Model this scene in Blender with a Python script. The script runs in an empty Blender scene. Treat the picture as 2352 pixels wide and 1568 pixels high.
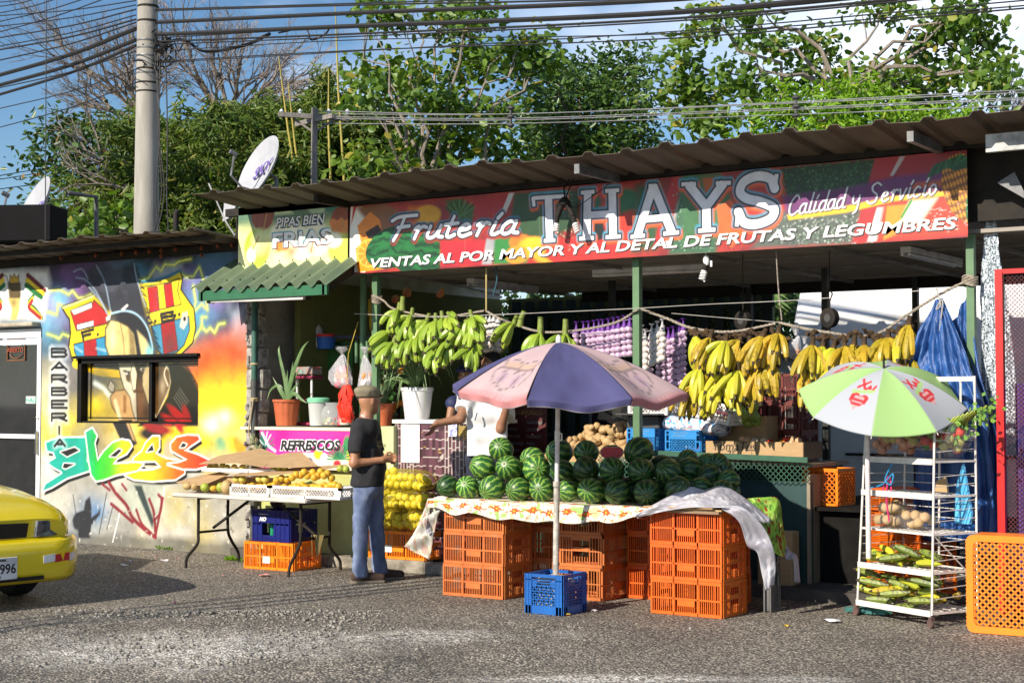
import bpy,math,random
import numpy as np
from mathutils import Vector,Matrix,Euler
R=random.Random(11)
RG=np.random.default_rng(5)
sc=bpy.context.scene
COL=sc.collection
PI=math.pi
rad=math.radians
YAW=rad(34);PIT=math.atan(173/4500);CAMP=Vector((12.38,-11.79,1.62));FP=3528.
_r=Vector((math.cos(YAW),math.sin(YAW),0));_h=Vector((-math.sin(YAW),math.cos(YAW),0))
def ray(x,y):
 a=(x-1176)/FP;b=(784-y)/FP;c,s=math.cos(PIT),math.sin(PIT)
 k=c-b*s
 return Vector((_h.x*k+_r.x*a,_h.y*k+_r.y*a,s+b*c)),k
def at(x,y,z=None,Y=None,D=None):
 d,k=ray(x,y)
 t=(z-CAMP.z)/d.z if z is not None else(Y-CAMP.y)/d.y if Y is not None else D/k
 return CAMP+d*t
cam=bpy.data.cameras.new('camera');camo=bpy.data.objects.new('camera',cam);COL.objects.link(camo)
cam.lens=54;cam.sensor_width=36;cam.clip_end=2000
camo.location=CAMP;camo.rotation_euler=(PI/2+PIT,0,YAW);sc.camera=camo
def nn(nt,t,**k):
 n=nt.nodes.new(t)
 for a,v in k.items():
  if a in n.inputs:n.inputs[a].default_value=v
  else:setattr(n,a,v)
 return n
_m={}
def c4(c):return(c[0],c[1],c[2],1)
def hexc(h):
 v=[int(h[i:i+2],16)/255 for i in(0,2,4)]
 return tuple(x/12.92 if x<=.04045 else((x+.055)/1.055)**2.4 for x in v)
def M(name,c1,c2=None,rough=.6,scale=6,detail=4,bump=0,bscale=40,metal=0,spec=.5,rnd=0,trans=0,alpha=1,emis=None,ramp=(.35,.65),coat=0,stretch=None,dirt=None):
 if name in _m:return _m[name]
 m=bpy.data.materials.new(name);m.use_nodes=True;nt=m.node_tree;L=nt.links.new
 p=nt.nodes['Principled BSDF']
 c2=c2 or tuple(x*.72 for x in c1)
 tc=nn(nt,'ShaderNodeTexCoord');vec=tc.outputs['Object']
 if stretch:
  mp=nn(nt,'ShaderNodeMapping');mp.inputs['Scale'].default_value=stretch;L(vec,mp.inputs['Vector']);vec=mp.outputs[0]
 no=nn(nt,'ShaderNodeTexNoise',Scale=scale,Detail=detail,Roughness=.6);L(vec,no.inputs['Vector'])
 rp=nn(nt,'ShaderNodeValToRGB');L(no.outputs['Fac'],rp.inputs[0])
 e=rp.color_ramp.elements;e[0].position=ramp[0];e[0].color=c4(c2);e[1].position=ramp[1];e[1].color=c4(c1)
 out=rp.outputs[0]
 if dirt:
  n2=nn(nt,'ShaderNodeTexNoise',Scale=dirt[1],Detail=8,Roughness=.7);L(vec,n2.inputs['Vector'])
  r2=nn(nt,'ShaderNodeValToRGB');L(n2.outputs['Fac'],r2.inputs[0]);r2.color_ramp.elements[0].position=dirt[2];r2.color_ramp.elements[1].position=dirt[2]+.12
  mx=nn(nt,'ShaderNodeMix',data_type='RGBA');L(r2.outputs[0],mx.inputs['Factor']);L(out,mx.inputs[6]);mx.inputs[7].default_value=c4(dirt[0]);out=mx.outputs[2]
 if rnd:
  oi=nn(nt,'ShaderNodeObjectInfo');mr=nn(nt,'ShaderNodeMapRange');L(oi.outputs['Random'],mr.inputs[0])
  mr.inputs[3].default_value=1-rnd;mr.inputs[4].default_value=1+rnd*.6
  hs=nn(nt,'ShaderNodeHueSaturation');L(mr.outputs[0],hs.inputs['Value']);L(out,hs.inputs['Color'])
  m2=nn(nt,'ShaderNodeMapRange');L(oi.outputs['Random'],m2.inputs[0]);m2.inputs[3].default_value=.5+rnd*.05;m2.inputs[4].default_value=.5-rnd*.05
  L(m2.outputs[0],hs.inputs['Hue']);out=hs.outputs[0]
 L(out,p.inputs['Base Color'])
 p.inputs['Roughness'].default_value=rough;p.inputs['Metallic'].default_value=metal;p.inputs['Specular IOR Level'].default_value=spec
 if coat:p.inputs['Coat Weight'].default_value=coat;p.inputs['Coat Roughness'].default_value=.08
 if alpha<1:p.inputs['Alpha'].default_value=alpha
 if trans:p.inputs['Transmission Weight'].default_value=trans
 if emis:p.inputs['Emission Color'].default_value=c4(emis[0]);p.inputs['Emission Strength'].default_value=emis[1]
 if bump:
  n3=nn(nt,'ShaderNodeTexNoise',Scale=bscale,Detail=6,Roughness=.65);L(vec,n3.inputs['Vector'])
  b=nn(nt,'ShaderNodeBump',Strength=min(1,bump),Distance=.02);L(n3.outputs['Fac'],b.inputs['Height']);L(b.outputs[0],p.inputs['Normal'])
 _m[name]=m
 return m
def leafmat(name,c1,c2,c3,trl=.45,rough=.45):
 m=bpy.data.materials.new(name);m.use_nodes=True;nt=m.node_tree;L=nt.links.new
 p=nt.nodes['Principled BSDF'];p.inputs['Roughness'].default_value=rough
 at_=nn(nt,'ShaderNodeAttribute',attribute_name='rv');rp=nn(nt,'ShaderNodeValToRGB');L(at_.outputs['Fac'],rp.inputs[0])
 e=rp.color_ramp.elements;e[0].position=0;e[0].color=c4(c2);e[1].position=.9;e[1].color=c4(c1)
 x=e.new(1.0);x.color=c4(c3);e.new(.4).color=c4([(a+b)/2 for a,b in zip(c1,c2)])
 tr=nn(nt,'ShaderNodeBsdfTranslucent');hs=nn(nt,'ShaderNodeHueSaturation',Value=1.3,Saturation=1.1);L(rp.outputs[0],hs.inputs['Color']);L(hs.outputs[0],tr.inputs[0])
 mx=nn(nt,'ShaderNodeMixShader');mx.inputs[0].default_value=trl;L(rp.outputs[0],p.inputs['Base Color'])
 L(p.outputs[0],mx.inputs[1]);L(tr.outputs[0],mx.inputs[2]);L(mx.outputs[0],nt.nodes['Material Output'].inputs[0])
 return m
def vcolmat(name,rough=.6,coat=0,bump=0,bscale=60,trl=0):
 if name in _m:return _m[name]
 m=bpy.data.materials.new(name);m.use_nodes=True;nt=m.node_tree;L=nt.links.new
 p=nt.nodes['Principled BSDF'];p.inputs['Roughness'].default_value=rough;p.inputs['Coat Weight'].default_value=coat
 a=nn(nt,'ShaderNodeAttribute',attribute_name='paint');L(a.outputs['Color'],p.inputs['Base Color'])
 if bump:
  tc=nn(nt,'ShaderNodeTexCoord');n3=nn(nt,'ShaderNodeTexNoise',Scale=bscale,Detail=6);L(tc.outputs['Object'],n3.inputs['Vector'])
  b=nn(nt,'ShaderNodeBump',Strength=bump,Distance=.01);L(n3.outputs['Fac'],b.inputs['Height']);L(b.outputs[0],p.inputs['Normal'])
 if trl:
  tr=nn(nt,'ShaderNodeBsdfTranslucent');L(a.outputs['Color'],tr.inputs[0]);mx=nn(nt,'ShaderNodeMixShader');mx.inputs[0].default_value=trl
  L(p.outputs[0],mx.inputs[1]);L(tr.outputs[0],mx.inputs[2]);L(mx.outputs[0],nt.nodes['Material Output'].inputs[0])
 _m[name]=m
 return m
def tag(o,label=None,cat=None,group=None,kind=None):
 if label:o['label']=label
 if cat:o['category']=cat
 if group:o['group']=group
 if kind:o['kind']=kind
 return o
def thing(name,label,cat,loc=(0,0,0),rz=0,group=None,rot=None):
 o=bpy.data.objects.new(name,None);COL.objects.link(o);o.empty_display_size=.1
 o.location=loc;o.rotation_euler=rot or(0,0,rz)
 return tag(o,label,cat,group)
def dup(o,loc=None,rz=None,label=None,group=None,rot=None,parent=None,scale=None):
 c=o.copy();COL.objects.link(c)
 if parent is not None:c.parent=parent
 for ch in list(o.children):dup(ch,parent=c)
 if loc is not None:c.location=loc
 if rz is not None:c.rotation_euler=(0,0,rz)
 if rot is not None:c.rotation_euler=rot
 if scale is not None:c.scale=scale if hasattr(scale,'__len__')else(scale,)*3
 if label:c['label']=label
 if group:c['group']=group
 return c
class MB:
 def __init__(s):s.v=[];s.f=[];s.m=[];s.mi=0
 def add(s,vs,fs):
  b=len(s.v);s.v+=[tuple(v)for v in vs];s.f+=[tuple(i+b for i in f)for f in fs];s.m+=[s.mi]*len(fs);return s
 def box(s,c,d,rot=None,bev=0):
  x,y,z=d[0]/2,d[1]/2,d[2]/2
  if bev:
   b=bev
   vs=[]
   for sx in(-1,1):
    for sy in(-1,1):
     for sz in(-1,1):
      vs+=[(sx*(x-b),sy*(y-b),sz*z),(sx*(x-b),sy*y,sz*(z-b)),(sx*x,sy*(y-b),sz*(z-b))]
   import itertools
   def I(sx,sy,sz,k):return((sx*2+sy)*2+sz)*3+k
   fs=[]
   for sz in(0,1):
    q=[I(0,0,sz,0),I(1,0,sz,0),I(1,1,sz,0),I(0,1,sz,0)];fs.append(q if sz else q[::-1])
   for sy in(0,1):
    q=[I(0,sy,0,1),I(1,sy,0,1),I(1,sy,1,1),I(0,sy,1,1)];fs.append(q if not sy else q[::-1])
   for sx in(0,1):
    q=[I(sx,0,0,2),I(sx,1,0,2),I(sx,1,1,2),I(sx,0,1,2)];fs.append(q if sx else q[::-1])
   for sx in(0,1):
    for sy in(0,1):
     q=[I(sx,sy,0,1),I(sx,sy,0,2),I(sx,sy,1,2),I(sx,sy,1,1)];fs.append(q if(sx^sy)==0 else q[::-1])
   for sx in(0,1):
    for sz in(0,1):
     q=[I(sx,0,sz,0),I(sx,1,sz,0),I(sx,1,sz,2),I(sx,0,sz,2)];fs.append(q if(sx^sz)==0 else q[::-1])
   for sy in(0,1):
    for sz in(0,1):
     q=[I(0,sy,sz,0),I(1,sy,sz,0),I(1,sy,sz,1),I(0,sy,sz,1)];fs.append(q if(sy^sz)else q[::-1])
   for sx in(0,1):
    for sy in(0,1):
     for sz in(0,1):
      q=[I(sx,sy,sz,0),I(sx,sy,sz,1),I(sx,sy,sz,2)];fs.append(q)
  else:
   vs=[(-x,-y,-z),(x,-y,-z),(x,y,-z),(-x,y,-z),(-x,-y,z),(x,-y,z),(x,y,z),(-x,y,z)]
   fs=[(3,2,1,0),(4,5,6,7),(0,1,5,4),(1,2,6,5),(2,3,7,6),(3,0,4,7)]
  if rot is not None:
   rm=rot if isinstance(rot,Matrix)else Euler(rot).to_matrix();vs=[rm@Vector(v)for v in vs]
  return s.add([(v[0]+c[0],v[1]+c[1],v[2]+c[2])for v in vs],fs)
 def bar(s,p,q,w,t=None):
  p=Vector(p);q=Vector(q);d=q-p;L=d.length
  if L<1e-6:return s
  rm=d.to_track_quat('X','Z').to_matrix()
  return s.box((p+q)/2,(L,w,t or w),rm)
 def tube(s,pts,r,n=8,cap=True,close=False):
  pts=[Vector(p)for p in pts];N=len(pts)
  rr=r if hasattr(r,'__len__')else[r]*N
  ring=[];up=None
  for i,p in enumerate(pts):
   a=pts[(i-1)%N]if(i>0 or close)else p;b=pts[(i+1)%N]if(i<N-1 or close)else p
   d=(b-a).normalized()if(b-a).length>1e-9 else Vector((0,0,1))
   if up is None:
    up=Vector((0,0,1))if abs(d.z)<.9 else Vector((1,0,0))
   x=up.cross(d)
   if x.length<1e-4:x=Vector((1,.3,.2)).cross(d)
   x.normalize();y=d.cross(x).normalized();up=y
   ring+=[p+(x*math.cos(2*PI*k/n)+y*math.sin(2*PI*k/n))*rr[i]for k in range(n)]
  fs=[]
  for i in range(N if close else N-1):
   for k in range(n):
    j=(i+1)%N
    fs.append((i*n+k,i*n+(k+1)%n,j*n+(k+1)%n,j*n+k))
  if cap and not close:fs+=[tuple(range(n))[::-1],tuple(range((N-1)*n,N*n))]
  return s.add(ring,fs)
 def lathe(s,prof,c=(0,0,0),n=20,rm=None,sq=1):
  vs=[];fs=[]
  for r,z in prof:
   for k in range(n):
    a=2*PI*k/n;v=Vector((r*math.cos(a),r*math.sin(a)*sq,z))
    if rm is not None:v=rm@v
    vs.append((v.x+c[0],v.y+c[1],v.z+c[2]))
  for i in range(len(prof)-1):
   for k in range(n):fs.append((i*n+k,i*n+(k+1)%n,(i+1)*n+(k+1)%n,(i+1)*n+k))
  if prof[0][0]>1e-4:fs.append(tuple(range(n))[::-1])
  if prof[-1][0]>1e-4:fs.append(tuple(range((len(prof)-1)*n,len(prof)*n)))
  return s.add(vs,fs)
 def ball(s,c,r,n=14,rings=9,rm=None,jit=0,seed=0):
  r=r if hasattr(r,'__len__')else(r,)*3;rj=random.Random(seed)
  ph=[rj.random()*6 for _ in range(4)]
  vs=[];fs=[]
  for i in range(rings+1):
   t=PI*i/rings
   for k in range(n):
    a=2*PI*k/n;v=Vector((math.sin(t)*math.cos(a),math.sin(t)*math.sin(a),math.cos(t)))
    if jit:v*=1+jit*(math.sin(3*v.x+ph[0])*math.sin(2.5*v.y+ph[1])+.6*math.sin(4*v.z+ph[2]))
    v=Vector((v.x*r[0],v.y*r[1],v.z*r[2]))
    if rm is not None:v=rm@v
    vs.append((v.x+c[0],v.y+c[1],v.z+c[2]))
  for i in range(rings):
   for k in range(n):fs.append((i*n+k,(i+1)*n+k,(i+1)*n+(k+1)%n,i*n+(k+1)%n))
  return s.add(vs,fs)
 def poly(s,pts,n,t=0):
  """flat polygon, extruded by vector n*t"""
  pts=[Vector(p)for p in pts];N=len(pts);n=Vector(n)
  if not t:return s.add(pts,[tuple(range(N))])
  return s.add(pts+[p+n*t for p in pts],[tuple(range(N))[::-1],tuple(range(N,2*N))]+[(i,(i+1)%N,N+(i+1)%N,N+i)for i in range(N)])
 def build(s,name,mats,parent=None,smooth=False,world=False,bevel=0,solid=0):
  off=parent.location if(world and parent is not None)else None
  me=bpy.data.meshes.new(name)
  vs=[(v[0]-off[0],v[1]-off[1],v[2]-off[2])for v in s.v]if off is not None else s.v
  me.from_pydata(vs,[],s.f)
  mats=mats if isinstance(mats,(list,tuple))else[mats]
  for m in mats:me.materials.append(m)
  if len(mats)>1:me.polygons.foreach_set('material_index',s.m)
  if smooth:me.polygons.foreach_set('use_smooth',[True]*len(me.polygons))
  o=bpy.data.objects.new(name,me);COL.objects.link(o)
  if parent is not None:o.parent=parent
  if bevel:
   b=o.modifiers.new('b','BEVEL');b.width=bevel;b.segments=2;b.limit_method='ANGLE';b.angle_limit=rad(40)
  if solid:
   b=o.modifiers.new('s','SOLIDIFY');b.thickness=solid;b.offset=0
  if smooth and not solid:me.set_sharp_from_angle(angle=rad(48))
  return o
def grid(name,fn,nu,nv,mats,parent=None,solid=.003,smooth=True,cols=None,world=False):
 off=parent.location if(world and parent is not None)else Vector((0,0,0))
 vs=[Vector(fn(i/nu,j/nv))-off for j in range(nv+1)for i in range(nu+1)]
 fs=[(j*(nu+1)+i,j*(nu+1)+i+1,(j+1)*(nu+1)+i+1,(j+1)*(nu+1)+i)for j in range(nv)for i in range(nu)]
 me=bpy.data.meshes.new(name);me.from_pydata(vs,[],fs);me.materials.append(mats)
 if smooth:me.polygons.foreach_set('use_smooth',[True]*len(fs))
 if cols is not None:
  ca=me.color_attributes.new('paint','FLOAT_COLOR','POINT')
  a=np.ones((len(vs),4),np.float32)
  a[:,:3]=np.array([cols(i/nu,j/nv)for j in range(nv+1)for i in range(nu+1)]);ca.data.foreach_set('color',a.ravel())
 o=bpy.data.objects.new(name,me);COL.objects.link(o)
 if parent is not None:o.parent=parent
 if solid:
  b=o.modifiers.new('s','SOLIDIFY');b.thickness=solid;b.offset=0
 return o
def npmesh(name,v,f,mat,parent=None,smooth=False,attr=None,col=None):
 """numpy verts (N,3) and faces (M,k)"""
 me=bpy.data.meshes.new(name);k=f.shape[1]
 me.vertices.add(len(v));me.vertices.foreach_set('co',np.ascontiguousarray(v,np.float32).ravel())
 me.loops.add(f.size);me.loops.foreach_set('vertex_index',np.ascontiguousarray(f,np.int32).ravel())
 me.polygons.add(len(f));me.polygons.foreach_set('loop_start',np.arange(0,f.size,k,dtype=np.int32))
 me.update(calc_edges=True)
 if smooth:me.polygons.foreach_set('use_smooth',np.ones(len(f),bool))
 if attr is not None:
  a=me.attributes.new('rv','FLOAT','POINT');a.data.foreach_set('value',attr.astype(np.float32))
 if col is not None:
  ca=me.color_attributes.new('paint','FLOAT_COLOR','POINT');a=np.ones((len(v),4),np.float32);a[:,:3]=col;ca.data.foreach_set('color',a.ravel())
 for m in(mat if isinstance(mat,(list,tuple))else[mat]):me.materials.append(m)
 o=bpy.data.objects.new(name,me);COL.objects.link(o)
 if parent is not None:o.parent=parent
 return o
def text(name,s,size,mat,parent,loc,rot=(PI/2,0,0),shear=0,bold=0,thick=.001,sx=1,align='LEFT',space=1):
 cu=bpy.data.curves.new(name,'FONT');cu.body=s;cu.size=size;cu.shear=shear;cu.offset=bold;cu.extrude=thick
 cu.align_x=align;cu.space_character=space;cu.resolution_u=3
 t=bpy.data.objects.new('t',cu);COL.objects.link(t)
 dg=bpy.context.evaluated_depsgraph_get();me=bpy.data.meshes.new_from_object(t.evaluated_get(dg))
 bpy.data.objects.remove(t);bpy.data.curves.remove(cu);me.name=name
 me.materials.clear();me.materials.append(mat)
 o=bpy.data.objects.new(name,me);COL.objects.link(o);o.parent=parent;o.location=loc;o.rotation_euler=rot;o.scale=(sx,1,1)
 return o
def vnoise(x,y,seed=0,oct=4):
 out=0;amp=1;tot=0
 for o in range(oct):
  xi=np.floor(x).astype(np.int64);yi=np.floor(y).astype(np.int64);fx=x-xi;fy=y-yi
  fx=fx*fx*(3-2*fx);fy=fy*fy*(3-2*fy)
  def h(a,b):
   n=(a*374761393+b*668265263+(seed+o*17)*1442695041)&0x7fffffff
   n=((n^(n>>13))*1274126177)&0x7fffffff
   n=((n^(n>>16))*461845907)&0x7fffffff
   return(n^(n>>15)&0xffff)%65536/65536
  v=(h(xi,yi)*(1-fx)+h(xi+1,yi)*fx)*(1-fy)+(h(xi,yi+1)*(1-fx)+h(xi+1,yi+1)*fx)*fy
  out=out+v*amp;tot+=amp;amp*=.5;x=x*2.03+5.1;y=y*2.03+9.7
 return out/tot
class Paint:
 """a painted flat surface: colours on the vertices of a fine grid, x to the right, y up, in metres"""
 def __init__(s,x0,y0,x1,y1,step,base,fx=None):
  s.nx=int((x1-x0)/step)+1;s.ny=int((y1-y0)/step)+1;s.x0,s.y0,s.x1,s.y1=x0,y0,x1,y1
  s.X,s.Y=np.meshgrid(np.linspace(x0,x1,s.nx),np.linspace(y0,y1,s.ny));s.step=step
  s.c=np.ones((s.ny,s.nx,3))*np.array(hexc(base)if isinstance(base,str)else base);s.fx=fx
 def T(s,pts):return[s.fx(*p)for p in pts]if s.fx else pts
 def _box(s,pts,pad):
  xs=[p[0]for p in pts];ys=[p[1]for p in pts]
  i0=max(0,int((min(xs)-pad-s.x0)/s.step));i1=min(s.nx,int((max(xs)+pad-s.x0)/s.step)+2)
  j0=max(0,int((min(ys)-pad-s.y0)/s.step));j1=min(s.ny,int((max(ys)+pad-s.y0)/s.step)+2)
  return(slice(j0,j1),slice(i0,i1))if i1>i0 and j1>j0 else None
 def mix(s,sl,a,col):
  col=np.array(hexc(col))if isinstance(col,str)else col
  a=np.clip(a,0,1)[...,None];s.c[sl]=s.c[sl]*(1-a)+col*a
 def sdf(s,pts,sl,closed):
  X=s.X[sl];Y=s.Y[sl];d=np.full(X.shape,1e9);ins=np.zeros(X.shape,bool);n=len(pts)
  for i in range(n if closed else n-1):
   ax,ay=pts[i];bx,by=pts[(i+1)%n];ex,ey=bx-ax,by-ay;l=ex*ex+ey*ey+1e-12
   t=np.clip(((X-ax)*ex+(Y-ay)*ey)/l,0,1);d=np.minimum(d,(X-ax-t*ex)**2+(Y-ay-t*ey)**2)
   if closed and ay!=by:ins^=((ay>Y)!=(by>Y))&(X<(bx-ax)*(Y-ay)/(by-ay)+ax)
  d=np.sqrt(d);return np.where(ins,-d,d)if closed else d
 def poly(s,pts,col,soft=None,op=1,out=None,ow=.01,raw=False,grow=0):
  pts=pts if raw else s.T(pts);soft=soft or s.step*.8;sl=s._box(pts,soft*2+ow*2+grow)
  if sl is None:return
  d=s.sdf(pts,sl,True)-grow
  if out:s.mix(sl,(ow-d)/soft+.5,out)
  if callable(col):col=col(s.X[sl],s.Y[sl])
  s.mix(sl,op*np.clip(.5-d/soft,0,1),col)
 def line(s,pts,w,col,soft=None,op=1,raw=False,smooth=False):
  pts=pts if raw else s.T(pts)
  if smooth:pts=spl(pts)
  soft=soft or s.step*.8;sl=s._box(pts,w+soft*2)
  if sl is None:return
  d=s.sdf(pts,sl,False)
  if callable(col):col=col(s.X[sl],s.Y[sl])
  s.mix(sl,op*np.clip((w/2-d)/soft+.5,0,1),col)
 def ell(s,c,rx,ry,col,soft=None,op=1,rot=0,raw=False):
  c=c if raw else s.T([c])[0];soft=soft or s.step*.8;r=max(rx,ry)
  sl=s._box([(c[0]-r,c[1]-r),(c[0]+r,c[1]+r)],soft*2)
  if sl is None:return
  X=s.X[sl]-c[0];Y=s.Y[sl]-c[1];ca,sa=math.cos(rot),math.sin(rot);u=X*ca+Y*sa;v=-X*sa+Y*ca
  q=np.sqrt((u/rx)**2+(v/ry)**2)+1e-9;d=(q-1)*min(rx,ry)
  if callable(col):col=col(u/rx,v/ry)
  s.mix(sl,op*np.clip(.5-d/soft,0,1),col)
 def cloud(s,c,rx,ry,col,op=.8,seed=0,fr=5,raw=False):
  c=c if raw else s.T([c])[0];sl=s._box([(c[0]-rx,c[1]-ry),(c[0]+rx,c[1]+ry)],max(rx,ry))
  if sl is None:return
  X=s.X[sl];Y=s.Y[sl];q=((X-c[0])/rx)**2+((Y-c[1])/ry)**2
  s.mix(sl,op*np.exp(-q)*(.35+1.2*vnoise(X*fr,Y*fr,seed)),col)
 def grain(s,amt=.12,fr=12,seed=3):
  n=vnoise(s.X*fr,s.Y*fr,seed,5);s.c*=(1-amt/2+amt*(n[...,None]-.2)*2)
 def build(s,name,mat,parent,Y,th=.004,tf=None):
  V=np.stack([s.X.ravel(),np.full(s.X.size,Y),s.Y.ravel()],1)
  if tf:V=tf(V)
  i,j=np.meshgrid(np.arange(s.nx-1),np.arange(s.ny-1));a=(j*s.nx+i).ravel()
  F_=np.stack([a,a+1,a+1+s.nx,a+s.nx],1)
  if s.cutmask is not None:
   F_=F_[~s.cutmask[:-1,:-1].ravel()]
  if parent is not None:V=V-np.array(parent.location)
  return npmesh(name,V,F_,mat,parent,False,None,np.clip(s.c.reshape(-1,3),0,1))
 cutmask=None
def spl(pts,n=6):
 P=[np.array(p,float)for p in pts];P=[2*P[0]-P[1]]+P+[2*P[-1]-P[-2]];out=[]
 for i in range(1,len(P)-2):
  a,b,c,d=P[i-1:i+3]
  for k in range(n):
   t=k/n;out.append(tuple(.5*((2*b)+(c-a)*t+(2*a-5*b+4*c-d)*t*t+(3*b-a-3*c+d)*t**3)))
 out.append(tuple(P[-2]));return out
def cap_(P,a,b,r1,r2):
 a=np.array(a,float);b=np.array(b,float);ba=b-a;h=np.clip(((P-a)@ba)/(ba@ba+1e-12),0,1)
 return np.linalg.norm(P-a-h[:,None]*ba,axis=1)-(r1+(r2-r1)*h)
def ell_(P,c,r,rm=None):
 q=P-np.array(c,float)
 if rm is not None:q=q@np.array(rm)
 r=np.array(r,float);k0=np.linalg.norm(q/r,axis=1);k1=np.linalg.norm(q/(r*r),axis=1)+1e-9
 return k0*(k0-1)/k1
def smin(a,b,k):
 h=np.clip(.5+.5*(b-a)/k,0,1);return b*(1-h)+a*h-k*h*(1-h)
def surf(name,fn,lo,hi,st,mat,parent=None,smooth=True):
 lo=np.array(lo,float);hi=np.array(hi,float);n=np.ceil((hi-lo)/st).astype(int)+1
 ax=[lo[i]+np.arange(n[i])*st for i in range(3)]
 G=np.stack(np.meshgrid(*ax,indexing='ij'),-1).reshape(-1,3)
 D=np.empty(len(G))
 for i in range(0,len(G),400000):D[i:i+400000]=fn(G[i:i+400000])
 D=D.reshape(n);S=D<0
 c=[S[i:n[0]-1+i,j:n[1]-1+j,k:n[2]-1+k]for i in(0,1)for j in(0,1)for k in(0,1)]
 cnt=sum(x.astype(int)for x in c);act=(cnt>0)&(cnt<8)
 idx=-np.ones(act.shape,int);cells=np.argwhere(act);idx[act]=np.arange(len(cells))
 acc=np.zeros((len(cells),3));w=np.zeros(len(cells));cor=[(i,j,k)for i in(0,1)for j in(0,1)for k in(0,1)]
 for a in range(8):
  for b in range(a+1,8):
   if sum(abs(cor[a][q]-cor[b][q])for q in range(3))!=1:continue
   ca=cells+cor[a];cb=cells+cor[b];da=D[ca[:,0],ca[:,1],ca[:,2]];db=D[cb[:,0],cb[:,1],cb[:,2]]
   m=(da<0)!=(db<0);t=np.where(m,da/(da-db+1e-12),0)
   acc+=np.where(m[:,None],ca+t[:,None]*(np.array(cor[b])-np.array(cor[a])),0);w+=m
 V=lo+acc/w[:,None]*st
 Fs=[]
 for ax_ in range(3):
  u,v=[(1,2),(2,0),(0,1)][ax_]
  s0=[slice(None)]*3;s1=[slice(None)]*3;s0[ax_]=slice(0,-1);s1[ax_]=slice(1,None)
  for q in(u,v):s0[q]=slice(1,-1);s1[q]=slice(1,-1)
  A=S[tuple(s0)];B=S[tuple(s1)]
  for flip,msk in((0,A&~B),(1,B&~A)):
   e=np.argwhere(msk)
   if not len(e):continue
   e[:,u]+=1;e[:,v]+=1
   def g(du,dv):
    x=e.copy();x[:,u]-=du;x[:,v]-=dv;return idx[x[:,0],x[:,1],x[:,2]]
   q=np.stack([g(1,1),g(0,1),g(0,0),g(1,0)],1);Fs.append(q[:,::-1]if flip else q)
 return npmesh(name,V,np.concatenate(Fs),mat,parent,smooth)
w=bpy.data.worlds.new('World');sc.world=w;w.use_nodes=True;nt=w.node_tree;L=nt.links.new
bg=nt.nodes['Background']
SUN_EL=rad(29);sd=Vector((.174,.985,0));tr_=Vector((sd.x*math.cos(SUN_EL),sd.y*math.cos(SUN_EL),-math.sin(SUN_EL)))
SUN=-tr_
sky=nn(nt,'ShaderNodeTexSky',sky_type='NISHITA',sun_disc=False,sun_elevation=SUN_EL,altitude=0,air_density=1.0,dust_density=.15,ozone_density=3.5)
sky.sun_rotation=math.atan2(SUN.x,SUN.y)
tc=nn(nt,'ShaderNodeTexCoord');mp=nn(nt,'ShaderNodeMapping');mp.inputs['Scale'].default_value=(1,1,2.2);L(tc.outputs['Generated'],mp.inputs[0])
no=nn(nt,'ShaderNodeTexNoise',Scale=3.1,Detail=7,Roughness=.5,Distortion=.2);L(mp.outputs[0],no.inputs[0])
mp.inputs['Location'].default_value=(.35,.1,.0)
rp=nn(nt,'ShaderNodeValToRGB');L(no.outputs[0],rp.inputs[0]);rp.color_ramp.elements[0].position=.52;rp.color_ramp.elements[1].position=.68
cl=nn(nt,'ShaderNodeMix',data_type='RGBA');L(rp.outputs[0],cl.inputs[0]);L(sky.outputs[0],cl.inputs[6]);cl.inputs[7].default_value=(9.5,10.4,12,1)
hs=nn(nt,'ShaderNodeHueSaturation',Saturation=1.12);L(cl.outputs[2],hs.inputs['Color']);L(hs.outputs[0],bg.inputs[0]);bg.inputs[1].default_value=.088
sl=bpy.data.lights.new('sun','SUN');sl.energy=5.0;sl.angle=rad(.5);sl.color=(1,.9,.76)
so=bpy.data.objects.new('sun',sl);COL.objects.link(so);so.rotation_euler=tr_.to_track_quat('-Z','Y').to_euler();so.location=(5,-20,15)
sc.view_settings.view_transform='Standard';sc.view_settings.look='None';sc.view_settings.exposure=.46;sc.view_settings.gamma=1
sc.cycles.use_denoising=True
sc.cycles.max_bounces=6;sc.cycles.transparent_max_bounces=24
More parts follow.
